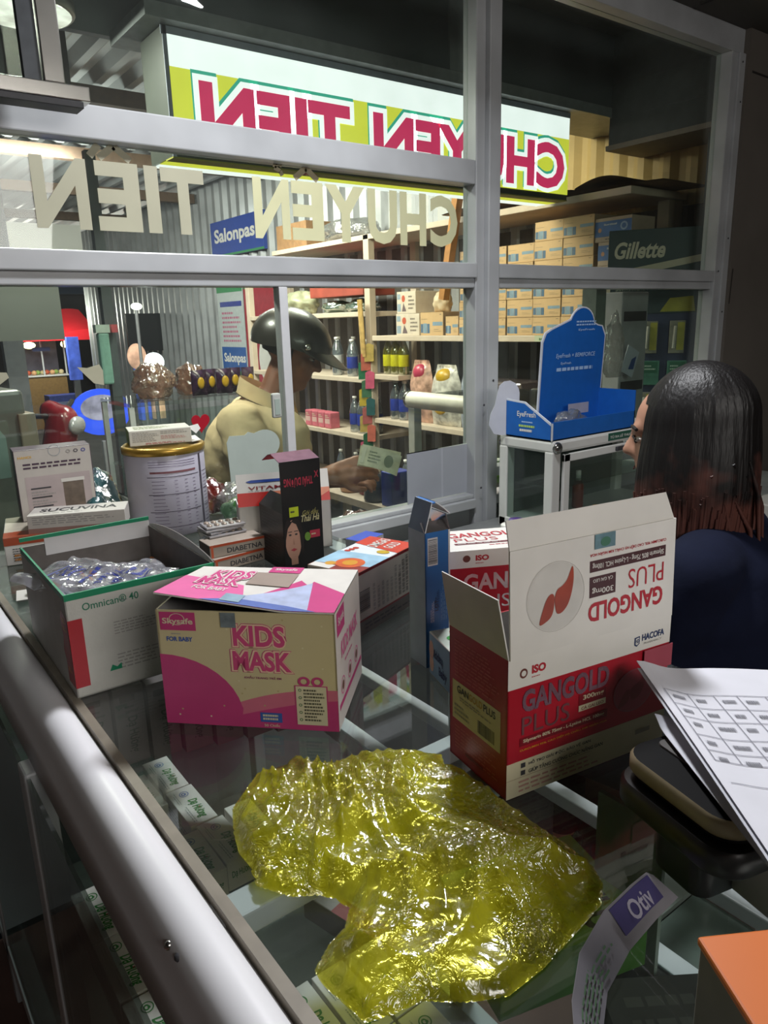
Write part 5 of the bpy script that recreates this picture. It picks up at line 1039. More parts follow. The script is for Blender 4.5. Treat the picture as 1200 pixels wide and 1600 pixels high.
k0 = kraft(.20, .165, .083).build('mask_carton'); kn = [0]
GK = 'kraft mask cartons stacked on the shelf'
colword = ['column nearest the pillar', 'second column', 'third column', 'fourth column', 'fifth column']
for ci in range(5):
    y = 2.11+ci*.168; nrow = [6, 6, 5, 5, 5][ci]
    for r in range(nrow):
        o = k0 if kn[0] == 0 else k0.copy()
        if kn[0]: COL.objects.link(o)
        kn[0] += 1
        o.location = (2.725+rr.uniform(0, .006), y+rr.uniform(-.002, .002), 1.2156+.0835*r)
        tag(o, 'beige carton on the window side shelf, %s, %s from the board' % (colword[ci], ordn[r]), 'carton', GK)
q = kraft(.18, .16, .083)
for ci, (x, y, z, rz, lab) in enumerate(((2.93, 2.11, 1.2156, 0, 'beige carton in the second row behind the stack, lower one'),)):
    tag(q.build('mask_carton', loc=(x, y, z)), lab, 'carton')
# white drug boxes left of them on the same board
WB = M('#d0c2b0', .6, 0, .04)
def wbox(w, d, h, seed):
    q = MB(); q.box((0, 0, 0), (w, d, h), WB, .002); f_ = F((0, d, 0), (0, -1, 0), (0, 0, 1), d, h)
    q.rect(f_, .03, .1, .22, .45, M('#8fa0ac', .6, 0, .05), .0005); q.rect(f_, .03, .65, .2, .9, M('#8fa0ac', .6, 0, .05), .0005); q.disc(f_, .36, .68, .09, .16, M('#b8543a', .6, 0, .05), .0006, 12); q.pts(f_, [(.28, .1), (.36, .5), (.48, .2), (.5, .1)], M('#6a5a5c', .6, 0, 0), .0006); q.lines(f_, .62, .15, .95, .85, 4, M('#7a6f66', .6, 0, 0), .0005)
    return q
for i, (y, z) in enumerate(((3.33, 1.2156), (3.36, 1.3376))): tag(wbox(.18, .17 if i else .21, .121, i).build('medicine_carton', loc=(2.73, y-.05, z)), 'white carton with a red dot on the cream shelf, %s of the pair' % ('upper' if i else 'lower'), 'carton')
q = kraft(.16, .19, .125); tag(q.build('medicine_carton', loc=(2.73, 3.08, 1.2156)), 'white and blue carton between the red dot pair and the beige wall of cartons', 'carton')
bag_blob('wrapped_bundle', 'pale wrapped bundle on top of the white and blue carton', (2.80, 3.16, 1.3410), (.05, .05, .06), M('#cdb99a', .5, 0, .08), 41)
q = kraft(.16, .10, .10); tag(q.build('medicine_carton', loc=(2.735, 2.965, 1.2156)), 'small cream carton against the beige carton wall', 'carton')
# blue cartons at the pillar end
BLC = M('#3f68a4', .5, 0, .05)
def bluebox(w, d, h):
    q = MB(); q.box((0, 0, 0), (w, d, h), M('#b9a592', .6, 0, .05), .002); f_ = F((0, d, 0), (0, -1, 0), (0, 0, 1), d, h); q.rect(f_, 0, .22, 1, .86, BLC, .0005); q.text(f_, 'Surgical', .25, .66, .6, .76, CWH, .02, off=.001); q.disc(f_, .8, .6, .10, .18, M('#8fa4c4', .5, 0, 0), .001, 12, ring=.6); q.disc(f_, .14, .5, .05, .1, M('#b9886a', .5, 0, 0), .001, 10); q.lines(f_, .3, .08, .8, .15, 1, INK, .001)
    return q
b0 = bluebox(.16, .18, .095).build('glove_box')
for i, (y, z, t) in enumerate(((1.93, 1.2156, 'bottom'), (1.925, 1.3110, 'second'), (1.93, 1.4064, 'third'), (1.92, 1.5018, 'fourth'), (1.94, 1.5972, 'topmost of the tall stack'))):
    o = b0 if i == 0 else b0.copy()
    if i: COL.objects.link(o)
    o.location = (2.735+.0*i, y-.01, z); tag(o, 'blue and white glove box on the shelf by the pillar, %s' % t, 'box', 'glove boxes by the pillar')

# razor stand board with hanging packs
rs = thing('razor_stand', 'dark green hanging display board with white lettering beside the window post', 'display board', (2.665, 1.985, .70))
GD = M('#33474c', .5, 0, .06, 8); rs.location = (2.665, 1.985, .70); rs.rotation_euler = (0, 0, math.radians(-54)); RW_ = .355
m_ = MB(); m_.box((0, 0, .60), (RW_, .012, .93), GD, .002); f_ = F((0, 0, .60), (1, 0, 0), (0, 0, 1), RW_, .33)
m_.text(f_, 'Gillette', .07, .66, .62, .86, M('#d9d3bf', .5, 0, 0), .03, shear=.25); m_.pts(f_, [(0, .50), (1, .68), (1, .60), (.04, .42), (.04, .0), (0, 0)], M('#c9c3ae', .5, 0, 0), .0005); m_.text(f_, 'SẢN PHẨM BÁC Ý CỦA ĐÁNG MÀY RÂU', .10, .28, .93, .37, M('#9aa59a', .5, 0, 0), .02, shear=.1); m_.pts(f_, [(.6, .02), (.7, .18), (.95, .2), (.98, .02)], M('#a3a03a', .5, 0, .1), .0006); m_.lines(f_, .12, .05, .5, .16, 2, M('#8a948e', .5, 0, 0)); m_.build('header', rs)
m_ = MB(); m_.box((.10, .002, 0), (RW_, .010, .60), M('#3a4464', .6, 0, .06)); m_.box((RW_, 0, 0), (RW_+.010, .012, .93), M('#8d938e', .4, .5, .05)); m_.build('panel', rs)
pk = MB(); pk.box((0, -.012, 0), (.075, 0, .10), M('#4f8676', .35, 0, .12, 40), .002); f_ = F((0, -.012, 0), (1, 0, 0), (0, 0, 1), .075, .10); pk.rect(f_, .1, .5, .9, .95, M('#2c6a54', .4, 0, .05), .0003); pk.lines(f_, .15, .6, .85, .85, 2, M('#b9d0c4', .5, 0, 0), .0006)
pk0 = pk.build('razor_pack')
pk2 = MB(); pk2.box((0, -.010, 0), (.06, 0, .13), M('#8f8f84', .35, 0, .15, 40), .002); f_ = F((0, -.010, 0), (1, 0, 0), (0, 0, 1), .06, .13); pk2.rect(f_, .50, .1, .95, .95, M('#b9b44a', .4, 0, .1), .0003); pk2.tube([(.018, -.014, .02), (.022, -.014, .11)], .006, M('#c9c9c0', .3, 0, .05), 8); pk20 = pk2.build('razor_pack')
fi = [True, True]; Mr = Matrix.Rotation(math.radians(-54), 3, 'Z')
for r, z in enumerate((.44, .31, .15, .02)):
    for c in range(2):
        k = r % 2; src = pk0 if k else pk20; o = src if fi[k] else src.copy()
        if not fi[k]: COL.objects.link(o)
        fi[k] = False
        o.location = Vector((2.665, 1.985, .70))+Mr @ Vector((.15+.105*c, -.0005, z)); o.rotation_euler = (0, 0, math.radians(-54)); tag(o, '%s razor pack hanging on the dark board, %s row, %s' % ('green' if k else 'yellow and grey', ['top', 'second', 'third', 'bottom'][r], 'right' if c else 'left'), 'razor pack', 'razor packs on the dark board')
# white metal box with dark slots and hanging plastic sleeve
wb = thing('wall_box', 'pale metal box with two dark slots outside the right window', 'box', (2.38, 1.70, .70))
m_ = MB(); m_.box((0, 0, 0), (.16, .12, .68), M('#a5a7aa', .45, 0, .05), .004); m_.build('body', wb); m_ = MB(); m_.box((.012, -.002, .575), (.148, .002, .61), INK); m_.box((.012, -.002, .32), (.148, .002, .355), INK); m_.build('slots', wb, 'dark slots')
q = MB(); q.box((2.20, 1.68, -.15), (2.255, 1.74, 1.40), M('#77827c', .5, 0, .08)); tag(q.build('metal_post'), 'grey green upright metal post outside the right window', 'post')
bag_blob('plastic_bag', 'clear sleeve with blue print hanging before the pale metal box', (2.30, 1.672, 1.08), (.05, .02, .12), CLB, 51)
q = MB(); q.box((0, 0, 0), (.075, .002, .10), M('#b9c0cc', .4, 0, .04)); f_ = F((0, -.0005, 0), (1, 0, 0), (0, 0, 1), .075, .10); q.pts(f_, [(.5, .2), (.9, .3), (.85, .8), (.55, .6)], M('#34508c', .5, 0, .05)); tag(q.build('sachet', loc=(2.34, 1.664, 1.10), rot=(0, .4, 0)), 'small white sachet with blue mark hanging outside by the metal box', 'sachet')
# ---- bottles on the shelves
def wbottle(r, h, lab_, capm, liq='#b9c4cc'):
    root = thing('water_bottle', '', 'bottle'); q = MB(); q.lathe([(0, 0), (r*.9, 0), (r, .008), (r, h*.40), (r*.94, h*.43), (r, h*.46), (r, h*.62), (r*.7, h*.78), (r*.35, h*.90), (r*.35, h*.94), (0, h*.94)], film('pet_'+liq[1:], liq, .30, .25, .05, .2, 30, '#e4ecee'), 14); q.build('body', root)
    q = MB(); q.lathe([(0, h*.93), (r*.42, h*.93), (r*.42, h), (0, h)], capm, 10); q.build('cap', root)
    q = MB(); q.lathe([(r+.0006, h*.22), (r+.001, h*.23), (r+.001, h*.52), (r+.0006, h*.53)], lab_, 14); q.build('label_band', root); return root
NB = M('#28388c', .4, 0, .08); YL = M('#b9b41e', .4, 0, .08); WL = M('#c9c9c9', .4, 0, .05)
wbn = wbottle(.036, .235, NB, WHT); wby = wbottle(.032, .22, YL, YL, '#c9c41e'); wbc = wbottle(.034, .25, WL, WHT)
used = set()
def place_b(src, x, y, z, lab, grp):
    o = src if src.name not in used else copy_thing(src)
    used.add(src.name); o.location = (x, y, z); tag(o, lab, 'bottle', grp)
for i in range(6): place_b(wbn, 2.79+.075*(i % 2), 3.86+.085*(i//2)+.02*(i % 2), .5906, 'blue labelled water bottle on the low shelf beside the man, %s from the post' % ordn[i], 'blue labelled bottles low beside the man')
for i in range(4): place_b(wbn, 2.79+.08*(i % 2), 3.50+.085*(i//2), .7156, 'blue labelled water bottle on the middle shelf right of the post, %s' % ordn[i], 'blue labelled bottles right of the post')
for i in range(6): place_b(wbc if i > 2 else wbn, 2.79+.075*(i % 2), 3.86+.09*i, .9556, 'clear bottle on the shelf beside the helmet, %s from the post' % ordn[i], 'bottles on the shelf beside the helmet')
for i in range(3): place_b(wby, 2.79, 3.50+.085*i*.9, .9856, 'yellow bottle on the shelf right of the post, %s' % ordn[i], 'yellow bottles right of the post')
shelf_board(3.47, 3.72, .985)
for i in range(5): place_b(wbc, 2.79+.08*(i % 2), 3.86+.09*i, .2006, 'bottle on the lowest shelf behind the man, %s from the post' % ordn[i], 'bottles on the lowest shelf')
for i in range(5): place_b(wbc, 2.79+.08*(i % 2), 3.10+.10*i, .2206, 'bottle on the lowest shelf right of the post, %s from the window side' % ordn[i], 'bottles on the lowest shelf right of the post')
PNK = M('#c86a78', .5, 0, .12, 20)
for i in range(4):
    q = MB(); q.box((0, 0, 0), (.08, .075, .11), PNK, .006); f_ = F((0, .075, 0), (0, -1, 0), (0, 0, 1), .075, .11); q.rect(f_, .1, .3, .9, .6, M('#d8b0a8', .5, 0, .05), .0005); q.lines(f_, .15, .65, .85, .85, 2, CRM, .0005)
    tag(q.build('pink_carton', loc=(2.74, 4.26+.085*i, .5906)), 'pink drink carton on the low shelf behind the man, %s from the bottles' % ordn[i], 'carton', 'pink cartons behind the man')
# packs on top boards
q = MB(); q.box((0, 0, 0), (.25, .62, .07), M('#9c4a3c', .6, 0, .12, 10), .004); tag(q.build('flat_carton', loc=(2.75, 3.84, 1.46)), 'reddish flat carton on the upper shelf above the water bottles', 'carton')
for i in range(2):
    bag_blob('glass_pack', 'pale green wrapped pack on the upper shelf, %s from the post' % ordn[i], (2.86, 4.0+.28*i, 1.3606), (.10, .12, .045), film('greenpack', '#9ab8a4', .6, .3, .1, .5, 30), 61+i, group='wrapped packs on the upper shelf')
bag_blob('yellow_pack', 'pale bag with yellow spot on the upper shelf near the helmet', (2.85, 4.75, 1.3606), (.11, .16, .09), M('#a9aa8c', .5, 0, .25, 14), 66)
# laundry and noodle bags
def pouch(name, label, loc, w, h, col, col2, seed, rz=-pi/2):
    q = MB(); mt = M(col, .3, 0, .30, 26, .25, 60); m2 = M(col2, .35, 0, .1)
    def fn(a, b, s_):
        x = (a-.5)*w*(1-.35*max(0, b-.65)/.35*1.0); bul = max(0, math.sin(pi*a))**.6*max(0, math.sin(pi*min(1, b*1.05+.02)))**.5*w*.28
        return Vector((x+.006*noise.noise(Vector((a*4, b*4, seed))), s_*bul+.004*noise.noise(Vector((a*9, b*9, seed))), b*h))
    q.grid(lambda a, b: fn(a, b, -1), 14, 18, mt); q.grid(lambda a, b: fn(1-a, b, 1), 14, 18, mt)
    q.ell((0, -.01, h*.80), w*.28, w*.20, h*.14, m2, 12, 8)
    q.ell((0, -w*.22, h*.35), w*.26, .012, h*.16, m2, 12, 8)
    o = q.build(name, loc=loc, rotz=rz); return tag(o, label, 'pouch')
pouch('washing_powder_bag', 'pink and cream washing powder pouch on the middle shelf', (2.80, 3.345, .7156), .20, .36, '#c9a08c', '#b8405a', 3)
pouch('washing_powder_bag', 'white pouch with a yellow knot on the middle shelf', (2.80, 3.13, .7156), .24, .34, '#c9c6bc', '#c9a22a', 5)
pouch('washing_powder_bag', 'blue and white pouch right of the yellow knotted one', (2.80, 2.92, .7156), .17, .36, '#8f98a8', '#2c5a8c', 7)
q = MB(); q.box((0, 0, 0), (.22, .36, .27), film('wrap_box', '#b9a6a6', .6, .22, .12, .5, 30), .01); q.box((.01, .01, .0), (.21, .35, .05), M('#3f5f8a', .5, 0, .1)); tag(q.build('wrapped_box', loc=(2.74, 2.52, .7156)), 'large clear wrapped bundle with blue base on the middle shelf', 'bundle')
q = MB(); q.box((0, 0, 0), (.22, .30, .25), film('wrap_box2', '#a9a69e', .55, .22, .12, .5, 30), .01); tag(q.build('wrapped_box', loc=(2.74, 2.16, .7156)), 'clear wrapped bundle on the middle shelf seen right of the white mullion', 'bundle')
q = MB(); q.box((0, 0, 0), (.2, .2, .32), M('#6a4a4c', .6, 0, .1), .006); q.box((-.001, 0, .24), (.2, .2, .30), M('#b98a94', .6, 0, .1)); tag(q.build('brown_carton', loc=(2.76, 1.96, .7156)), 'brown and pink carton on the shelf behind the blue display', 'carton')
for i, (y, c_, t) in enumerate(((3.02, '#c05068', 'pink'), (2.86, '#8a2c3a', 'dark red'))): bag_blob('small_bag', '%s small bag on the lower shelf behind the outer counter' % t, (2.82, y, .2206), (.06, .06, .09), M(c_, .4, 0, .15), 70+i)
# coloured sachet strips hanging on the rack post
cs = ['#b9a05a', '#c46a5a', '#2c6a4a', '#c85a78', '#4a7a5c', '#b8a03a', '#2f5a5c', '#c06a6a']
for i in range(12):
    q = MB(); q.prism([(-.03, 0), (.03, .004), (.034, .10), (.0, .112), (-.028, .10)], (0, 0, 0), (.55, -.83, 0), (0, 0, 1), (-.83, -.55, 0), .004, M(cs[i % 8], .35, .1, .15, 30))
    tag(q.build('snack_sachet', loc=(2.70-.005*(i % 3), 3.76+.03*((i % 3)-1), 1.06-.055*i), rotz=.3*math.sin(i*2)), 'small coloured sachet in the strip hanging from the rack post, %s' % ((ordn+['tenth', 'eleventh', 'twelfth'])[i]+' from the top'), 'sachet', 'sachets hanging on the rack post')
q = MB(); q.tube([(0, 0, 0), (-.01, .01, .34)], .028, M('#b9985a', .5, 0, .2), 8, sx=.3); tag(q.build('hanging_strip', loc=(2.69, 3.77, .93+.16)), 'long tan strip hanging at the top of the rack post', 'strip')
q = MB(); q.box((-.02, -.02, 0), (.02, .02, .56), M('#a8743c', .6, 0, .1)); o = q.build('wooden_slat', loc=(2.665, 3.0, 1.40), rot=(.22, 0, 0)); tag(o, 'slanting light wooden slat behind the last cream window letter', 'slat')
# awning board and plank seen between the letters

q = MB(); q.box((0, 0, 0), (.3, .4, .16), M('#8d6a48', .7, 0, .1)); tag(q.build('cardboard_box', loc=(2.74, 4.45, 1.8006)), 'brown cardboard box high up beside the blue plaster sign', 'box')
bag_blob('plastic_bag', 'clear bag of goods on the upper plank right of the blue sign', (2.9, 4.15, 1.8006), (.16, .2, .08), CLB, 80)
# ---- outer counter with green box
oc = thing('outer_counter', 'white framed glass counter outside below the shelves', 'counter', (1.95, 1.80, -.15))
q = MB(); q.tube([(0, 0, 1.13), (0, .60, 1.13)], .035, M('#d6d3c8', .4, 0, .04), 16); q.build('edge_rail', oc)
q = MB(); q.ell((0, .61, 1.13), .037, .012, .037, STEEL); q.build('end_cap', oc)
for x, y in ((-.02, .56), (-.02, 0.0), (.45, .56)):
    q = MB(); q.box((x, y, 0), (x+.04, y+.04, 1.10), M('#a9aaa6', .45, 0, .05), .003); q.build('post', oc)
q = MB(); q.box((0, .0, 1.14), (.48, .60, 1.148), CGL); q.build('glass_top', oc)
q = MB(); q.box((0, .02, .85), (.46, .58, .856), SGL); q.build('shelf_glass', oc)
q = MB(); q.box((-.01, .02, .05), (.0, .56, .40), M('#8f9290', .5, 0, .05)); q.build('front_panel', oc)
gx = thing('green_box', 'open bright green carton with tissues inside the outer counter', 'box', (2.0, 1.98, .7066), -.5)
q = MB(); GN = M('#6fae2c', .45, 0, .06); f = open_body(q, .17, .12, .05, GN, M('#a9b99a', .6, 0, .03)); q.rect(f['front'], .3, .3, .75, .7, NAVY, .0004); q.build('body', gx); q = MB(); flap(q, (0, .12, 0), (0, 0, 0), (-1, 0, .9), .06, M('#b5d820', .45, 0, .04), GN, .004); flap(q, (0, .0, 0), (.1, 0, 0), (0, -1, .6), .03, GN, GN, .004); q.build('flap', gx, loc=(0, 0, .05))
q = MB(); q.box((.02, .02, .01), (.15, .10, .055), WHT, .01); q.build('tissue', gx)
# things in the low counter outside below the money
for i, (x, y, z, c_, t) in enumerate(((1.75, 2.40, .58, '#2a3038', 'dark blue'), (1.78, 2.62, .60, '#b88a6a', 'tan'))):
    simple('toy_cup', '%s rounded cup seen under the banknote' % t, 'cup', (x, y, z), [('body', [(0, 0), (.045, 0), (.05, .01), (.045, .09), (.02, .12), (0, .125)], M(c_, .25, 0, .08))])
lc = thing('street_table', 'low table outside the window with packets on it', 'table', (1.45, 2.0, -.15)); q = MB(); q.box((0.25, .2, .70), (.46, .85, .73), BEID); q.build('table_top', lc)
for x, y in ((.27, .22), (.42, .22), (.27, .8), (.42, .8)): q = MB(); q.box((x, y, 0), (x+.03, y+.03, .70), BEI); q.build('leg', lc)
for i, (x, y, c_, t) in enumerate(((1.70, 2.27, '#2c3c8c', 'dark blue'), (1.73, 2.52, '#8c3a44', 'red'), (1.78, 2.42, '#7fae3a', 'green'), (1.80, 2.66, '#b8a8a0', 'pale'))):
    if i in (0,): q = MB(); q.box((0, 0, 0), (.10, .07, .14), M(c_, .35, 0, .12, 20), .004); tag(q.build('packet', loc=(x+.02, y-.02, .5806)), '%s packet on the low table under the banknote' % t, 'packet')
    else: bag_blob('packet', '%s packet on the low table outside the window' % t, (x+.06, y, .5806), (.035, .035, .07), M(c_, .35, 0, .2, 20), 90+i)
for o in [o for o in bpy.data.objects if o.name.startswith('toy_cup')]: o.location.z = .5806
# ---- signs on the alley wall
q = MB(); q.box((-.03, 0, 0), (0, 1.0, .30), M('#2f4a9c', .45, 0, .05)); f_ = F((-.03, 1.0, 0), (0, -1, 0), (0, 0, 1), 1.0, .30); q.text(f_, 'Salonpas', .07, .28, .85, .78, CWH, .03); q.rect(f_, 0, 0, 1, .06, M('#3f8a5c', .5, 0, 0), .001)
tag(q.build('plaster_sign', loc=(3.108, 5.66, 1.90)), 'blue sign with white letters on the corrugated wall', 'sign')
q = MB(); q.box((-.01, 0, 0), (0, .52, .90), M('#b9c0c0', .5, 0, .04)); f_ = F((-.01, .52, 0), (0, -1, 0), (0, 0, 1), .52, .90); q.rect(f_, 0, .90, 1, 1, M('#3f8a5c', .5, 0, .03)); q.rect(f_, .1, .76, .95, .81, NB); q.lines(f_, .15, .40, .9, .72, 7, M('#b8708a', .5, 0, 0)); q.rect(f_, .05, .12, 1, .36, M('#2f5a9c', .5, 0, .04)); q.text(f_, 'Salonpas', .12, .18, .97, .30, CWH, .03, off=.0006); q.rect(f_, 0, 0, 1, .12, M('#3f8a5c', .5, 0, .03))
tag(q.build('plaster_banner', loc=(3.108, 6.16, .78)), 'tall white and green banner with blue band on the corrugated wall', 'banner')
q = MB(); q.box((-.012, 0, 0), (0, .75, .95), M('#a03440', .5, 0, .08)); f_ = F((-.012, .75, 0), (0, -1, 0), (0, 0, 1), .75, .95); q.disc(f_, .45, .3, .16, .2, CWH, .0006); q.disc(f_, .4, .62, .10, .08, M('#c8909a', .5, 0, 0), .0006); q.rect(f_, 0, .93, 1, 1, M('#3f8a5c', .5, 0, .03))
tag(q.build('red_poster', loc=(3.108, 5.38, .72)), 'dark red poster with white shapes behind the helmeted man', 'poster')
# ---- snack counter at left
sn = thing('snack_counter', 'glass snack counter outside at left of the man', 'counter', (1.15, 3.55, -.15))
q = MB(); q.box((0, 0, 1.08), (.75, .45, 1.10), CGL); q.build('glass_top', sn)
for x in (0, .72):
    for y in (0, .42): q = MB(); q.box((x, y, 0), (x+.025, y+.025, 1.08), ALU); q.build('post', sn)
q = MB(); q.box((.02, .005, .1), (.72, .01, 1.05), SGL); q.build('front_glass', sn)
q = MB(); q.box((.02, .02, .75), (.72, .42, .76), SGL); q.box((.02, .02, .1), (.72, .42, .12), GREY); q.build('shelf', sn)
PK = film('snackfilm', '#c9a08c', .6, .35, .08, .8, 40); DP = M('#3a2440', .25, 0, .35, 30, .3, 60)
bag_blob('snack_bag', 'clear snack bag on the glass snack counter, left', (1.34, 3.72, .951), (.10, .08, .10), PK, 101); bag_blob('snack_bag', 'clear orange snack bag on the glass snack counter, middle', (1.55, 3.75, .951), (.08, .07, .09), PK, 103)
p0 = MB()
def pfn(a, b, s_): return Vector(((a-.5)*.085, s_*.03*math.sin(pi*a)*max(0, math.sin(pi*b))**.6, b*.13))
p0.grid(lambda a, b: pfn(a, b, -1), 8, 10, DP); p0.grid(lambda a, b: pfn(1-a, b, 1), 8, 10, DP); p0.ell((0, -.025, .065), .02, .008, .03, M('#c9a22a', .3, 0, .1), 10, 6)
p00 = p0.build('snack_packet')
for i in range(5):
    o = p00 if i == 0 else p00.copy()
    if i: COL.objects.link(o)
    o.location = (1.56+.07*i, 3.66+.03*(i % 2), .951); o.rotation_euler = (0, 0, .2*math.sin(i*2)); tag(o, 'dark purple snack packet on the snack counter, %s from left' % ordn[i], 'packet', 'purple snack packets')
m_ = MB(); m_.box((0, 0, 0), (.38, .04, .40), M('#26282b', .25, 0, .06), .005); tag(m_.build('dark_screen', loc=(2.73, 8.2, 1.05)), 'dark flat panel against the corrugated wall above the snacks', 'panel')
# ---- food stall far left
st = thing('food_stall', 'lit street food stall with red canopy and glass case far outside', 'stall', (2.38, 12.0, -.15))
q = MB(); q.box((0, 0, .0), (.62, .5, .78), M('#8a6a3c', .7, 0, .1)); q.rect(F((0, 0, .62), (1, 0, 0), (0, 0, 1), .62, .56), .3, .95, .7, 1.05, M('#3a4a7a', .5, 0, 0), .001); q.build('crate', st)
q = MB(); q.box((-.02, -.02, .78), (.66, .5, .80), M('#e0e0e0', .4, 0, .02)); q.build('table_top', st)
for x in (0, .3, .62): q = MB(); q.box((x, 0, .80), (x+.02, .02, 1.32), ALU); q.build('post', st)
q = MB(); q.box((0, .48, .8), (.64, .5, 1.32), M('#6a6a80', .5, 0, .2, 6)); q.build('back_panel', st)
q = MB()
for i in range(9): q.ell((.06+.065*i, .12+.05*(i % 2), .835), .04, .04, .035, M(['#d8c9a0', '#c05a3c', '#d8a87a', '#8fae5a'][i % 4], .5, 0, .1), 10, 6)
q.build('food', st)
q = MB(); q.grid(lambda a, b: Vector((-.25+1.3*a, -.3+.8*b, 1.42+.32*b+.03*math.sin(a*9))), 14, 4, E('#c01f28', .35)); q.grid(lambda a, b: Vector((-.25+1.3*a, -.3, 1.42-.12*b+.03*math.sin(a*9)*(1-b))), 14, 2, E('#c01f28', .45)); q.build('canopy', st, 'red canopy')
q = MB(); q.ell((.16, .05, 1.24), .09, .04, .05, E('#fff0b8', 5, 0)); q.ell((.66, .05, 1.24), .06, .04, .05, E('#ffe9a0', 5, 0)); q.build('bulb', st)
q = MB(); q.box((0, 0, 0), (.5, .3, .34), M('#3c4c9c', .5, 0, .15)); q.box((.1, -.005, .1), (.3, 0, .25), M('#8a94b8', .5, 0, .1)); tag(q.build('blue_crate', loc=(2.55, 11.3, .05)), 'blue plastic crate in front of the food stall', 'crate'); 
q = MB(); q.box((0, 0, .17), (.46, .26, .37), M('#4c4a4c', .7, 0, .1)); tag(q.build('grey_crate', loc=(2.57, 11.32, -.32)), 'grey crate beneath the blue plastic crate', 'crate')
q = MB(); P_ = [(.25*math.cos(a), .2*math.sin(a)) for a in [2*pi*k/28 for k in range(28)]]; q.prism(P_, (0, 0, 0), (1, 0, 0), (0, 0, 1), (0, -1, 0), .04, E('#2a4ad0', .6)); q.prism([(x*.7, z*.55) for x, z in P_], (0, -.003, .04), (1, 0, 0), (0, 0, 1), (0, -1, 0), .003, E('#8a88a0', .3, .3)); q.box((-.03, -.03, -.9), (.03, .02, -.25), GREY)
tag(q.build('oval_sign', loc=(1.90, 6.6, .60)), 'bright blue oval sign on a post behind the motorbike', 'sign')
q = MB(); q.box((.04, .02, 0), (.12, .08, .8), GREY); q.box((0, 0, .75), (.16, .10, 1.35), E('#5068d0', .5, .2)); tag(q.build('lit_sign', loc=(2.86, 11.2, -.15)), 'tall narrow blue lit sign right of the food stall', 'sign')
q = MB(); q.box((0, 0, .57), (.10, .10, 1.12), E('#4c66c8', .5, .2)); q.box((.14, .0, .57), (.24, .1, 1.07), E('#d8b090', .5, .3)); q.box((.0, .0, 0), (.24, .1, .57), GREY); tag(q.build('lit_sign', loc=(2.45, 7.2, -.15)), 'narrow blue and orange lit sign behind the snack counter', 'sign')
q = MB(); q.ell((0, 0, 0), .10, .05, .09, E('#f4f8ff', 3, 0)); q.ell((-.15, .02, .06), .09, .05, .12, E('#d8a890', .6, .3)); q.tube([(0, .03, -1.13), (0, .03, 0)], .02, GREY, 8); tag(q.build('street_lamp', loc=(2.55, 7.0, .98)), 'bright white lamp glow behind the snack bags', 'lamp')
q = MB(); q.ell((0, 0, 0), .05, .03, .03, E('#f8f8e8', 4, 0)); q.tube([(0, .02, -1.63), (0, .02, 0)], .015, GREY, 8); tag(q.build('street_lamp', loc=(2.3, 6.6, 1.48)), 'small bright lamp before the dark panel', 'lamp')
q = MB(); q.box((0, 0, -.1), (.09, .06, 2.2), M('#7b7f88', .5, 0, .05)); tag(q.build('upright_bar', loc=(.72, 3.95, -.05)), 'pale bar standing in for a tube reflection at far left', 'post')  # pale bar added in place of a reflected tube
q = MB(); q.box((0, 0, -.1), (.05, .05, 2.2), M('#5a646a', .5, .2, .05)); tag(q.build('upright_bar', loc=(1.22, 4.0, -.05)), 'grey steel post outside between stall and snack counter', 'post')
q = MB(); q.box((0, 0, 0), (.055, .05, .26), M('#8fc4b8', .5, 0, .08), .01); q.box((-.01, -.002, .26), (.06, .05, .30), M('#c9e0d8', .5, 0, .05)); q.box((.07, 0, .26), (.10, .05, .30), M('#c85a64', .5, 0, 0)); tag(q.build('teal_banner', loc=(1.16, 3.93, 1.02)), 'narrow teal banner tied to the steel post', 'banner')
q = MB(); q.box((0, 0, 0), (.68, .02, .22), M('#6b6d68', .6, 0, .05, 3)); tag(q.build('reflection_board', loc=(-.02, 2.6, 1.27)), 'grey board standing in for a cloudy reflection at far left', 'reflection')  # grey board added where the pane only holds a cloudy reflection
# hoarding behind
q = MB(); q.box((-2, 14, -.15), (5, 14.1, 1.9), M('#2a2a30', .8, 0, .3, 2)); struct('wall_street', q)
# ticket machine at far left
tm = thing('metal_dispenser', 'small grey metal dispenser outside at the far left edge', 'dispenser', (.12, 1.70, .70), .1)
q = MB(); q.box((0, 0, 0), (.22, .14, .48), M('#77766f', .4, .2, .08), .01); f_ = F((0, 0, 0), (1, 0, 0), (0, 0, 1), .22, .48); q.pts(f_, [(.35, .62), (.78, .62), (.78, .80), (.70, .86), (.43, .86), (.35, .80)], M('#8fa39c', .4, 0, .05), .001); q.build('body', tm); q = MB(); q.box((.20, -.01, .30), (.235, .10, .43), M('#a38f7c', .5, 0, .05), .003); q.build('side_plate', tm)
q = MB(); q.box((0, 0, 0), (.32, .26, .845), M('#55534f', .6, 0, .08)); tag(q.build('metal_stand', loc=(.08, 1.68, -.15)), 'dark stand under the grey metal dispenser', 'stand')

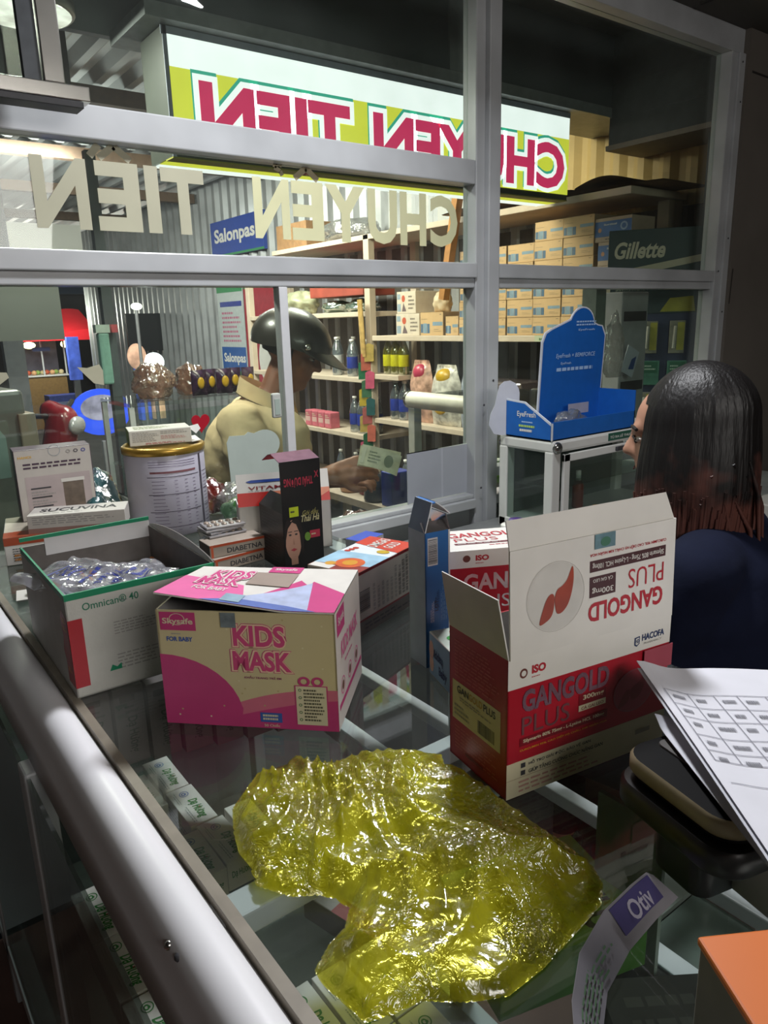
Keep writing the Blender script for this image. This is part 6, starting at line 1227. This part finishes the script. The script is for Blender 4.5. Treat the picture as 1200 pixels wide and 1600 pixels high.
# ---- motorbike (red), parked outside
mk = thing('motorbike', 'red and black motorbike parked outside beyond the window', 'motorbike', (.66, 4.55, -.15), -2.35)
RM = M('#8a1426', .25, 0, .06, coat=.6); BM = M('#17171a', .4, 0, .08)
def blob_mesh(prims, voxel=.01, smooth=4, fac=.5):
    q = MB(); dm = BLK
    for p in prims:
        if p[0] == 'c': q.cone(p[1], p[2], p[3], p[4], dm)
        elif p[0] == 'e': q.ell(p[1], p[2][0], p[2][1], p[2][2], dm, 20, 14, p[3] if len(p) > 3 else None)
    o = q.build('tmp'); md = o.modifiers.new('r', 'REMESH'); md.mode = 'VOXEL'; md.voxel_size = voxel
    if smooth: ms = o.modifiers.new('s', 'SMOOTH'); ms.iterations = smooth; ms.factor = fac
    bpy.context.view_layer.update()
    ev = o.evaluated_get(bpy.context.evaluated_depsgraph_get()); me = ev.to_mesh()
    V_ = [v.co.copy() for v in me.vertices]; F_ = [tuple(p.vertices) for p in me.polygons]; ev.to_mesh_clear(); bpy.data.objects.remove(o, do_unlink=True)
    return V_, F_
def blob_obj(name, prims, mat, parent=None, voxel=.01, smooth=4, label=None):
    V_, F_ = blob_mesh(prims, voxel, smooth); q = MB(); q.add(V_, F_, mat, True); return q.build(name, parent, label)
def wheel(y):
    q = MB(); R = .28
    q.tube([(0, y+R*math.cos(a), R+.02+R*math.sin(a)) for a in [2*pi*k/32 for k in range(33)]], .035, BM, 10)
    for k in range(8): a = 2*pi*k/8; q.tube([(0, y, R+.02), (0, y+R*.95*math.cos(a), R+.02+R*.95*math.sin(a))], .008, STEEL, 6)
    q.tube([(-.05, y, R+.02), (.05, y, R+.02)], .04, STEEL, 12); return q
wheel(.62).build('wheel', mk); wheel(-.62).build('wheel', mk)
blob_obj('fairing', [('c', (0, .42, .72), .10, (0, .48, .98), .085), ('c', (0, .40, .70), .09, (0, .15, .42), .10), ('c', (0, .15, .42), .10, (0, -.1, .40), .11), ('c', (.09, .42, .68), .04, (.09, .25, .35), .05), ('c', (-.09, .42, .68), .04, (-.09, .25, .35), .05), ('c', (0, .5, .95), .07, (0, .42, 1.03), .06), ('c', (0, .60, .62), .06, (0, .72, .55), .05)], RM, mk, .016)
blob_obj('tail_fairing', [('c', (0, -.20, .62), .09, (0, -.75, .76), .06), ('c', (0, -.1, .45), .10, (0, -.5, .55), .09)], RM, mk, .016)
blob_obj('seat', [('c', (0, -.05, .74), .10, (0, -.40, .78), .11), ('c', (0, -.40, .80), .11, (0, -.68, .84), .08)], BM, mk, .016)
q = MB(); q.tube([(-.32, .36, 1.05), (-.15, .42, 1.02), (0, .44, 1.0), (.15, .42, 1.02), (.32, .36, 1.05)], .014, BM, 8); q.build('handlebar', mk)
q = MB(); q.tube([(0, .45, .95), (0, .62, .30)], .03, STEEL, 8); q.tube([(0, -.62, .30), (0, -.2, .42)], .025, BM, 8); q.tube([(.1, .0, .3), (.12, -.7, .32)], .035, STEEL, 10); q.tube([(0, .2, .3), (0, -.15, .3)], .10, BM, 12); q.build('frame', mk)
q = MB(); q.ell((0, .56, .95), .07, .03, .05, M('#c9ccd0', .15, .3, .05)); q.build('headlight', mk)
q = MB(); q.ell((0, -.80, .78), .05, .03, .035, E('#c01828', .6)); q.build('tail_light', mk)
# narrow ledge outside the window with red foil bags under the man's hands
mb = MB(); mb.box((.95, 1.665, .60), (1.55, 1.90, .625), M('#7d8082', .5, 0, .06)); struct('trim_3', mb, 'grey ledge outside the window')
RF = film('red_foil3', '#b8281c', .95, .4, .2, .8, 30, '#b3301f')
bag_blob('snack_bag', 'shiny red foil bag on the outer ledge below the man hands', (1.22, 1.79, .6256), (.075, .055, .065), RF, 115)
bag_blob('snack_bag', 'orange red foil bag at the right of the outer ledge', (1.38, 1.80, .6256), (.055, .05, .05), film('red_foil4', '#c04a20', .95, .4, .2, .8, 30, '#b3301f'), 118)
# ================================================================ PEOPLE
def basis(fwd, up=(0, 0, 1)):
    f_ = Vector(fwd).normalized(); u_ = Vector(up); r_ = f_.cross(u_).normalized(); u_ = r_.cross(f_)
    return f_, r_, u_            # forward, right (own right hand side), up
def head_prims(c, fwd, up, s=1.0):
    """head centred between the ears; fwd = gaze, up = crown direction"""
    f_, r_, u_ = basis(fwd, up); c = Vector(c); P = lambda a, b, d: c+f_*a*s+r_*b*s+u_*d*s
    R = Matrix((r_, f_, u_)).transposed()
    L_ = [('e', P(-.005, 0, .035), (.074*s, .094*s, .085*s), R), ('e', P(.02, 0, -.03), (.062*s, .075*s, .085*s), R),
          ('c', P(.05, 0, -.095), .028*s, P(.068, 0, -.088), .022*s), ('c', P(.0, .045, -.07), .022*s, P(.055, .012, -.098), .02*s), ('c', P(.0, -.045, -.07), .022*s, P(.055, -.012, -.098), .02*s),
          ('c', P(.084, 0, .018), .012*s, P(.108, 0, -.018), .013*s), ('e', P(.097, .013, -.02), (.009*s, .012*s, .008*s), R), ('e', P(.097, -.013, -.02), (.009*s, .012*s, .008*s), R),
          ('c', P(.078, -.035, .030), .012*s, P(.086, -.008, .026), .012*s), ('c', P(.078, .035, .030), .012*s, P(.086, .008, .026), .012*s),
          ('c', P(.086, -.018, -.050), .0085*s, P(.086, .018, -.050), .0085*s), ('c', P(.083, -.015, -.062), .009*s, P(.083, .015, -.062), .009*s),
          ('e', P(.055, .042, -.02), (.024*s, .024*s, .026*s), R), ('e', P(.055, -.042, -.02), (.024*s, .024*s, .026*s), R),
          ('e', P(-.01, .078, -.01), (.008*s, .018*s, .030*s), R), ('e', P(-.01, -.078, -.01), (.008*s, .018*s, .030*s), R)]
    return L_, P, R
def eyes(P, R, parent, s=1.0, closed=.5):
    q = MB()
    for sd in (-1, 1):
        q.ell(P(.076, .032*sd, .008), .013*s, .010*s, .006*s, M('#cfc8c0', .3, 0, 0), 12, 8, R); q.ell(P(.084, .032*sd, .005), .005*s, .004*s, .005*s, M('#1a120e', .2, 0, 0), 10, 6, R)
    q.build('eye', parent)
    q = MB()
    for sd in (-1, 1): q.tube([P(.090, .012*sd, .030), P(.090, .030*sd, .036), P(.078, .052*sd, .030)], .0035*s, M('#15100e', .7, 0, 0), 6); q.tube([P(.089, .018*sd, .013), P(.090, .032*sd, .015), P(.083, .046*sd, .010)], .002*s, M('#15100e', .7, 0, 0), 6)
    q.build('eyebrow', parent); q = MB(); q.tube([P(.0945, -.020, -.0555), P(.0965, 0, -.0545), P(.0945, .020, -.0555)], .0016*s, M('#5a2a24', .5, 0, 0), 6); q.build('mouth_line', parent)
def hand_prims(w, d, n, side, curl, s=1.0, thumb=.6, spread=.18):
    """w wrist, d direction of the palm, n normal out of the back of the hand, side +1/-1 thumb side"""
    w = Vector(w); d = Vector(d).normalized(); n = Vector(n); n = (n-d*n.dot(d)).normalized(); x = d.cross(n)*side; L_ = []
    pal = w+d*.085*s
    for k in range(4):
        off = (.030-.020*k)*s; L_.append(('c', w+x*off*.55, .015*s, pal+x*off, .0125*s))
    L_.append(('c', w, .019*s, w+d*.05*s, .018*s))
    for k, ln in enumerate((.070, .078, .072, .057)):
        off = (.030-.020*k)*s; p = pal+x*off; ang = -.15; fd = (d+x*(spread*(1.2-k)*.35)).normalized(); r = .0095*s
        for j, fr_ in enumerate((.45, .32, .23)):
            ang += curl*(.55 if j == 0 else .75); dd = fd*math.cos(ang)-n*math.sin(ang); p2 = p+dd*ln*fr_*s; L_.append(('c', p, r, p2, r*.92)); p = p2; r *= .92
    t0 = w+x*.022*s+d*.018*s; t1 = t0+(x*.75+d*.75-n*.35).normalized()*.042*s; t2 = t1+(d*.9+x*.15-n*thumb).normalized()*.030*s; t3 = t2+(d*.8-x*.1-n*thumb*1.3).normalized()*.024*s
    L_ += [('c', t0, .014*s, t1, .011*s), ('c', t1, .011*s, t2, .010*s), ('c', t2, .010*s, t3, .008*s)]
    return L_
# ---- man in helmet
mn = thing('person', 'man in tan polo shirt and dark helmet looking down at banknotes outside the window', 'person', (1.20, 2.22, -.15))
O = Vector((1.20, 2.22, -.15)); SKN = M('#8c5c45', .5, 0, .08, 30)
fx = Vector((.80, -.60, 0)); rx = Vector((-.60, -.80, 0))      # facing, own right
hc = Vector((1.283, 2.225, 1.205))-O
hp_, P, R = head_prims(hc, fx+Vector((0, 0, -.42)), Vector((.25, -.2, 1)))
nb = Vector((1.215, 2.245, 1.045))-O; sL = Vector((1.20, 2.41, .985))-O; sR = Vector((1.03, 2.13, .985))-O
B = lambda x, y, z: Vector((x, y, z))-O
eR = B(1.02, 2.00, .80); wR = B(1.185, 1.845, .855); eL = B(1.30, 2.38, .74); wL = B(1.28, 1.99, .80)
body = hp_+[('c', nb, .058, hc+Vector((-.02, .015, -.05)), .052), ('c', nb+Vector((-.05, .03, -.03)), .07, nb, .06), ('c', sL, .055, eL, .042), ('c', sR, .055, eR, .042), ('c', eR, .040, wR, .026), ('c', eL, .040, wL, .026),
            ('c', sL, .06, sR, .06), ('e', B(1.14, 2.26, .84), (.15, .15, .20)), ('e', B(1.10, 2.28, .62), (.14, .14, .18)),
            ('c', B(1.02, 2.24, .58), .085, B(1.14, 2.12, .24), .055), ('c', B(1.14, 2.12, .24), .055, B(1.08, 2.16, -.08), .04), ('c', B(1.14, 2.36, .58), .085, B(1.25, 2.32, .24), .055), ('c', B(1.25, 2.32, .24), .055, B(1.20, 2.36, -.08), .04)]
body += hand_prims(wR, (.80, -.30, .12), (-.30, -.75, .55), 1, .75, 1.05, .5)+hand_prims(wL, (.75, -.55, .05), (-.2, -.4, .9), -1, .8, 1.0, .5)
blob_obj('body', body, SKN, mn, .0065, 3)
eyes(P, R, mn)
SHT = M('#e0c79c', .8, 0, .08, 14, .25, 60)
shp = [('c', sL, .075, sR, .075), ('e', B(1.14, 2.26, .86), (.175, .175, .20)), ('e', B(1.10, 2.28, .62), (.165, .165, .20)), ('c', sR+Vector((0, 0, .005)), .075, sR.lerp(eR, .72), .062), ('c', sL, .072, sL.lerp(eL, .72), .06), ('c', nb+Vector((-.05, .03, -.05)), .085, nb+Vector((-.02, .01, -.02)), .066),
       ('e', B(1.09, 2.20, .92), (.12, .12, .12)), ('e', B(1.20, 2.19, .90), (.11, .11, .13)), ('c', B(1.10, 2.28, .5), .16, B(1.10, 2.28, .42), .16)]
V_, F_ = blob_mesh(shp, .011, 5)
for v in V_:                                                  # cloth folds
    v += Vector((1, -1, .2))*(.007*noise.noise(Vector((v.x*9, v.y*9, v.z*22)))+.004*abs(noise.noise(Vector((v.x*18+v.z*30, v.y*14, v.z*12)))))
q = MB(); q.add(V_, F_, SHT, True); q.build('polo_shirt', mn)
q = MB(); CLR = M('#e0c79c', .8, 0, .05, 20)
def ring_pt(a, k, z): return nb+Vector((-.012, .01, 0))+(fx*math.cos(a)*.082*k*1.1+rx*math.sin(a)*.078*k)+Vector((0, 0, z-.045*math.cos(a)))
q.grid(lambda a, b: ring_pt(.35+(2*pi-.7)*a, 1+.16*b, .045-.055*b), 30, 4, CLR); q.grid(lambda a, b: ring_pt(.35+(2*pi-.7)*(1-a), .97, .045-.045*b), 30, 4, CLR)
q.tube([ring_pt(.35+(2*pi-.7)*k/30, 1.165, -.008) for k in range(31)], .0022, M('#5a4c34', .8, 0, 0), 6); q.build('collar', mn, 'tan collar with dark stripe')
blob_obj('trousers', [('c', B(1.02, 2.24, .56), .11, B(1.14, 2.12, .24), .075), ('c', B(1.14, 2.12, .24), .075, B(1.08, 2.16, -.04), .06), ('c', B(1.14, 2.36, .56), .11, B(1.25, 2.32, .24), .075), ('c', B(1.25, 2.32, .24), .075, B(1.20, 2.36, -.04), .06), ('c', B(1.03, 2.24, .56), .11, B(1.14, 2.34, .56), .11)], M('#23242a', .8, 0, .1), mn, .014)
for x, y in ((1.10, 2.14), (1.22, 2.34)): blob_obj('shoe', [('c', B(x-.03, y+.02, -.10), .042, B(x+.12, y-.09, -.112), .034)], BM, mn, .01)
q = MB(); Rh = Matrix((R.col[0], R.col[1], R.col[2])).transposed(); HM = M('#3f3c37', .34, .2, .16, 14, coat=.25)
hs_ = 1.0
def hpt(th, ph, k=1.0):
    v = Vector((.118*math.sin(th)*math.cos(ph), .140*math.sin(th)*math.sin(ph), .118*math.cos(th)))*k; return P(0, 0, .030)+R @ (v+Vector((0, -.006, 0)))
def lim(ph):
    fb = math.sin(ph); return 1.52+.0*fb+.36*max(0, -fb)**.8+.10*abs(math.cos(ph))
q.grid(lambda a, b: hpt(.02+b*(lim(2*pi*a)-.02), 2*pi*a), 40, 18, HM); q.grid(lambda a, b: hpt(.02+b*(lim(2*pi*(1-a))-.02), 2*pi*(1-a), .90), 40, 18, M('#1d1b1a', .8, 0, .1))
q.grid(lambda a, b: hpt(lim(2*pi*a), 2*pi*a, 1-.1*b), 40, 2, BM); q.build('helmet', mn, 'glossy dark helmet')
hel = mn.children[-1]
q = MB()
def vis(a, b, dz=0):
    ph = pi*.10+pi*.80*a; base = hpt(lim(ph)-.10, ph, 1.005); out = R @ Vector((math.cos(ph)*.35, math.sin(ph), -.42)); return base+out*(.070*b*max(0, math.sin(pi*a))**.6)+R @ Vector((0, 0, dz))
q.grid(lambda a, b: vis(a, b), 24, 8, HM); q.grid(lambda a, b: vis(1-a, b, -.003), 24, 8, BM); q.grid(lambda a, b: vis(a, 1, -.003*b), 24, 1, HM); q.ell(hpt(lim(pi*.15)-.16, pi*.15, 1.01), .012, .012, .012, STEEL, 10, 8); q.build('visor_peak', hel)
q = MB(); HRM = M('#191512', .6, 0, .1); q.grid(lambda a, b: P(0, 0, .02)+R @ Vector((.083*math.sin(1.25+.75*b)*math.cos(pi*1.02+pi*.96*a), .103*math.sin(1.25+.75*b)*math.sin(pi*1.02+pi*.96*a), .09*math.cos(1.25+.75*b))), 24, 8, HRM); q.build('hair', mn)
q = MB(); q.tube([P(.01, .082, .03), P(.02, .078, -.04), P(.04, .05, -.10), P(.05, .0, -.125), P(.04, -.05, -.10), P(.02, -.078, -.04), P(.01, -.082, .03)], .006, BM, 8, sx=.4); q.build('strap', hel)
# banknotes in the man's hands
NT = M('#c2bb9e', .7, 0, .12, 60); NT2 = M('#c2bda4', .7, 0, .12, 50)
for i, (loc, rt, lab) in enumerate((((1.240, 1.775, .918), (1.15, .35, -.5), 'greenish banknote held up in the hand, front one'), ((1.248, 1.792, .911), (1.25, .22, -.55), 'greenish banknote behind the front one in the hand'))):
    q = MB(); q.grid(lambda a, b: Vector((.125*a, .062*(b-.5), .014*math.sin(pi*a)+.008*b)), 14, 6, NT if i else NT2); q.grid(lambda a, b: Vector((.125*(1-a), .062*(b-.5), .014*math.sin(pi*a)+.008*b-.0005)), 14, 6, NT)
    f_ = type('PF', (), {})(); f_.p = lambda a, b, off=0: Vector((.125*a, .062*(b-.5), .014*math.sin(pi*a)+.008*b+.0004+off)); f_.w = .125; f_.h = .062; q.rect(f_, .04, .1, .12, .9, M('#c0bca8', .7, 0, 0)); q.disc(f_, .7, .5, .12, .3, M('#6f7562', .7, 0, .1), .0003); q.lines(f_, .2, .2, .5, .8, 4, M('#6f7562', .7, 0, 0), .0003)
    tag(q.build('banknote', loc=loc, rot=rt), lab, 'banknote')

# ---- woman seated behind the counter, seen from behind
wm = thing('person', 'woman with shoulder length dark hair and navy shirt seated behind the counter', 'person', (1.26, .70, 0))
O2 = Vector((1.26, .70, 0)); B2 = lambda x, y, z: Vector((x, y, z))-O2; SKW = M('#b98a72', .5, 0, .06, 30)
fw = Vector((-.42, .90, -.12)); hc2 = B2(1.256, .754, 1.075)
hp2, P2, R2 = head_prims(hc2, fw, (0, 0, 1), .90)
fb, rb, _ = basis((-.30, .95, 0)); ub = Vector((0, 0, 1))
nb2 = B2(1.262, .71, .945); sc_ = B2(1.275, .675, .865); sl = sc_-rb*.165; sr = sc_+rb*.165
el = sl+Vector((0, 0, -.24))+fb*.08-rb*.03; er = sr+Vector((0, 0, -.24))+fb*.08+rb*.03; wl = el+fb*.20+Vector((0, 0, .12)); wr = er+fb*.20+Vector((0, 0, .12))
hip = B2(1.30, .62, .47)
bodyw = hp2+[('c', nb2, .048, hc2+Vector((0, -.01, -.06)), .046), ('c', sl, .050, sr, .050), ('c', sl, .048, el, .036), ('c', sr, .048, er, .036), ('c', el, .034, wl, .024), ('c', er, .034, wr, .024),
             ('e', sc_+Vector((0, 0, -.13)), (.15, .105, .18), Matrix((rb, fb, ub)).transposed()), ('e', hip+Vector((0, 0, .06)), (.17, .13, .15), Matrix((rb, fb, ub)).transposed()),
             ('c', hip-rb*.09, .085, hip-rb*.10+fb*.40, .058), ('c', hip+rb*.09, .085, hip+rb*.10+fb*.40, .058), ('c', hip-rb*.10+fb*.40, .055, hip-rb*.10+fb*.38+Vector((0, 0, -.40)), .036), ('c', hip+rb*.10+fb*.40, .055, hip+rb*.10+fb*.38+Vector((0, 0, -.40)), .036)]
bodyw += hand_prims(wl, fb+Vector((0, 0, -.05)), (0, 0, 1), 1, .35, .92)+hand_prims(wr, fb+Vector((0, 0, -.05)), (0, 0, 1), -1, .35, .92)
blob_obj('body', bodyw, SKW, wm, .0075, 3); eyes(P2, R2, wm, .95)
NV = M('#10162c', .9, 0, .10, 12, .2, 60, spec=.2)
V_, F_ = blob_mesh([('c', sl, .068, sr, .068), ('e', sc_+Vector((0, 0, -.14)), (.185, .135, .21), Matrix((rb, fb, ub)).transposed()), ('e', hip+Vector((0, 0, .10)), (.19, .15, .18), Matrix((rb, fb, ub)).transposed()), ('c', sl, .066, sl.lerp(el, .75), .056), ('c', sr, .066, sr.lerp(er, .75), .056), ('c', nb2+Vector((0, 0, -.05)), .072, nb2+Vector((0, 0, -.035)), .055)], .011, 5)
for v in V_: v += Vector((1, 1, .2))*(.006*noise.noise(Vector((v.x*8, v.y*8, v.z*16))))
q = MB(); q.add(V_, F_, NV, True); q.build('shirt', wm, 'navy shirt')
blob_obj('trousers', [('c', hip-rb*.09, .105, hip-rb*.10+fb*.40, .075), ('c', hip+rb*.09, .105, hip+rb*.10+fb*.40, .075), ('c', hip-rb*.10+fb*.40, .072, hip-rb*.10+fb*.38+Vector((0, 0, -.36)), .055), ('c', hip+rb*.10+fb*.40, .072, hip+rb*.10+fb*.38+Vector((0, 0, -.36)), .055), ('c', hip-rb*.08, .11, hip+rb*.08, .11)], M('#1c1c22', .85, 0, .1), wm, .015)
for sd in (-1, 1): blob_obj('shoe', [('c', hip+rb*.10*sd+fb*.36+Vector((0, 0, -.43)), .035, hip+rb*.10*sd+fb*.48+Vector((0, 0, -.44)), .028)], BM, wm, .01)
# hair: grooved shell from the crown down to the shoulders, open at the face
def hair_mat():
    m = bpy.data.materials.new('hair_dark_to_auburn'); m.use_nodes = True; nt = m.node_tree; b = nt.nodes['Principled BSDF']; b.inputs['Roughness'].default_value = .5
    tc = nt.nodes.new('ShaderNodeTexCoord'); sp = nt.nodes.new('ShaderNodeSeparateXYZ'); nz = nt.nodes.new('ShaderNodeTexNoise'); nz.inputs['Scale'].default_value = 22
    ad = nt.nodes.new('ShaderNodeMath'); ad.operation = 'MULTIPLY_ADD'; ad.inputs[1].default_value = .22; r = nt.nodes.new('ShaderNodeValToRGB')
    r.color_ramp.elements[0].position = .93; r.color_ramp.elements[0].color = hx('#5e3830')+(1,); r.color_ramp.elements[1].position = 1.0; r.color_ramp.elements[1].color = hx('#0e0b0b')+(1,); r.color_ramp.elements[0].position = .80; r.color_ramp.elements[1].position = .88
    nt.links.new(tc.outputs['Object'], sp.inputs[0]); nt.links.new(tc.outputs['Object'], nz.inputs['Vector']); nt.links.new(nz.outputs['Fac'], ad.inputs[0]); nt.links.new(sp.outputs['Z'], ad.inputs[2]); su = nt.nodes.new('ShaderNodeMath'); su.operation = 'SUBTRACT'; su.inputs[1].default_value = .26; nt.links.new(ad.outputs[0], su.inputs[0]); nt.links.new(su.outputs[0], r.inputs[0]); nt.links.new(r.outputs[0], b.inputs['Base Color'])
    mp = nt.nodes.new('ShaderNodeMapping'); mp.inputs['Scale'].default_value = (220, 220, 6); n2 = nt.nodes.new('ShaderNodeTexNoise'); n2.inputs['Scale'].default_value = 1; bp = nt.nodes.new('ShaderNodeBump'); bp.inputs['Strength'].default_value = .5; bp.inputs['Distance'].default_value = .003
    nt.links.new(tc.outputs['Object'], mp.inputs[0]); nt.links.new(mp.outputs[0], n2.inputs['Vector']); nt.links.new(n2.outputs['Fac'], bp.inputs['Height']); nt.links.new(bp.outputs[0], b.inputs['Normal']); return m
HW = hair_mat(); FW, RW, UW = basis(fw); hcc = P2(0, 0, .03)
def hairp(a, b, k=1.0):
    ph = .62+(2*pi-1.24)*a                                  # angle from the gaze direction
    cs_, sn_ = math.cos(ph), math.sin(ph); arc = .36
    if b < arc:
        t = (b/arc)*pi/2; r = math.sin(t); z = math.cos(t)*.112
        rad = (.108+.018*(-cs_ if cs_ < 0 else 0))*r
    else:
        s_ = (b-arc)/(1-arc); L_ = .275+.040*max(0, -cs_)+(.03*math.sin(ph*5)+.05*noise.noise(Vector((ph*22, 0, 9))))*s_*s_; z = -L_*s_; rad = (.108+.018*(-cs_ if cs_ < 0 else 0))+.012*math.sin(pi*min(1, s_*1.4))+.014*s_*s_-.010*s_
    g = 1+(.040*noise.noise(Vector((ph*4, b*2.5, 0)))+.022*noise.noise(Vector((ph*13, b*2, 3)))+.012*noise.noise(Vector((ph*34, b*2, 5))))*min(1, b*3)
    rad *= k*g*.87
    return hcc+FW*cs_*rad*1.03+RW*sn_*rad*.92+Vector((0, 0, 1))*z*(1 if k == 1 else .985)+FW*(-.02)
q = MB(); q.grid(lambda a, b: hairp(a, b), 150, 44, HW); q.grid(lambda a, b: hairp(1-a, b, .93), 150, 44, HW)
q.grid(lambda a, b: hairp(0, a, 1-.07*b), 44, 1, HW); q.grid(lambda a, b: hairp(1, a, .93+.07*b), 44, 1, HW)
cap = [(t, k) for t, k in ()]
q.grid(lambda a, b: hcc+FW*(-.02)+(FW*math.cos(-.62+1.24*a)*1.03+RW*math.sin(-.62+1.24*a)*.92)*(.092*math.sin(b*1.15))+Vector((0, 0, 1))*math.cos(b*1.15)*.110, 20, 12, HW)
rh = random.Random(9)
for i in range(260):                                           # loose strands and pointed ends
    a = rh.random(); b0_ = rh.uniform(.6, .82); p0_ = hairp(a, b0_, 1.0); p1_ = hairp(a, b0_+.17, 1.01); d_ = (p1_-p0_).normalized(); ln = rh.uniform(.02, .10); sw = Vector((rh.uniform(-1, 1), rh.uniform(-1, 1), 0))*.015
    q.tube([p0_, p1_, p1_+d_*ln*.6+sw*.5, p1_+d_*ln+sw], [.003, .0035, .002, .0005], HW, 5)
for i in range(14):
    a = .52+.3*rh.random(); p0_ = hairp(a, .5+.2*rh.random(), 1.0); sw = (RW*rh.uniform(.02, .07)+FW*rh.uniform(-.05, 0)); q.tube([p0_, p0_+sw*.6+Vector((0, 0, -.06)), p0_+sw+Vector((0, 0, -.19)), p0_+sw*1.3+Vector((0, 0, -.25))], [.003, .005, .0035, .0006], HW, 5)
q.build('hair', wm, 'dark hair turning auburn at the ends')
# stool under the woman
so = thing('stool', 'round stool under the seated woman', 'stool', (1.30, .60, 0))
q = MB(); q.lathe([(0, .32), (.16, .32), (.17, .33), (.17, .355), (0, .36)], BM, 28); q.build('seat', so)
for k in range(4): a = pi/4+k*pi/2; q = MB(); q.tube([(.12*math.cos(a), .12*math.sin(a), .32), (.17*math.cos(a), .17*math.sin(a), 0)], .012, STEEL, 8); q.build('leg', so)
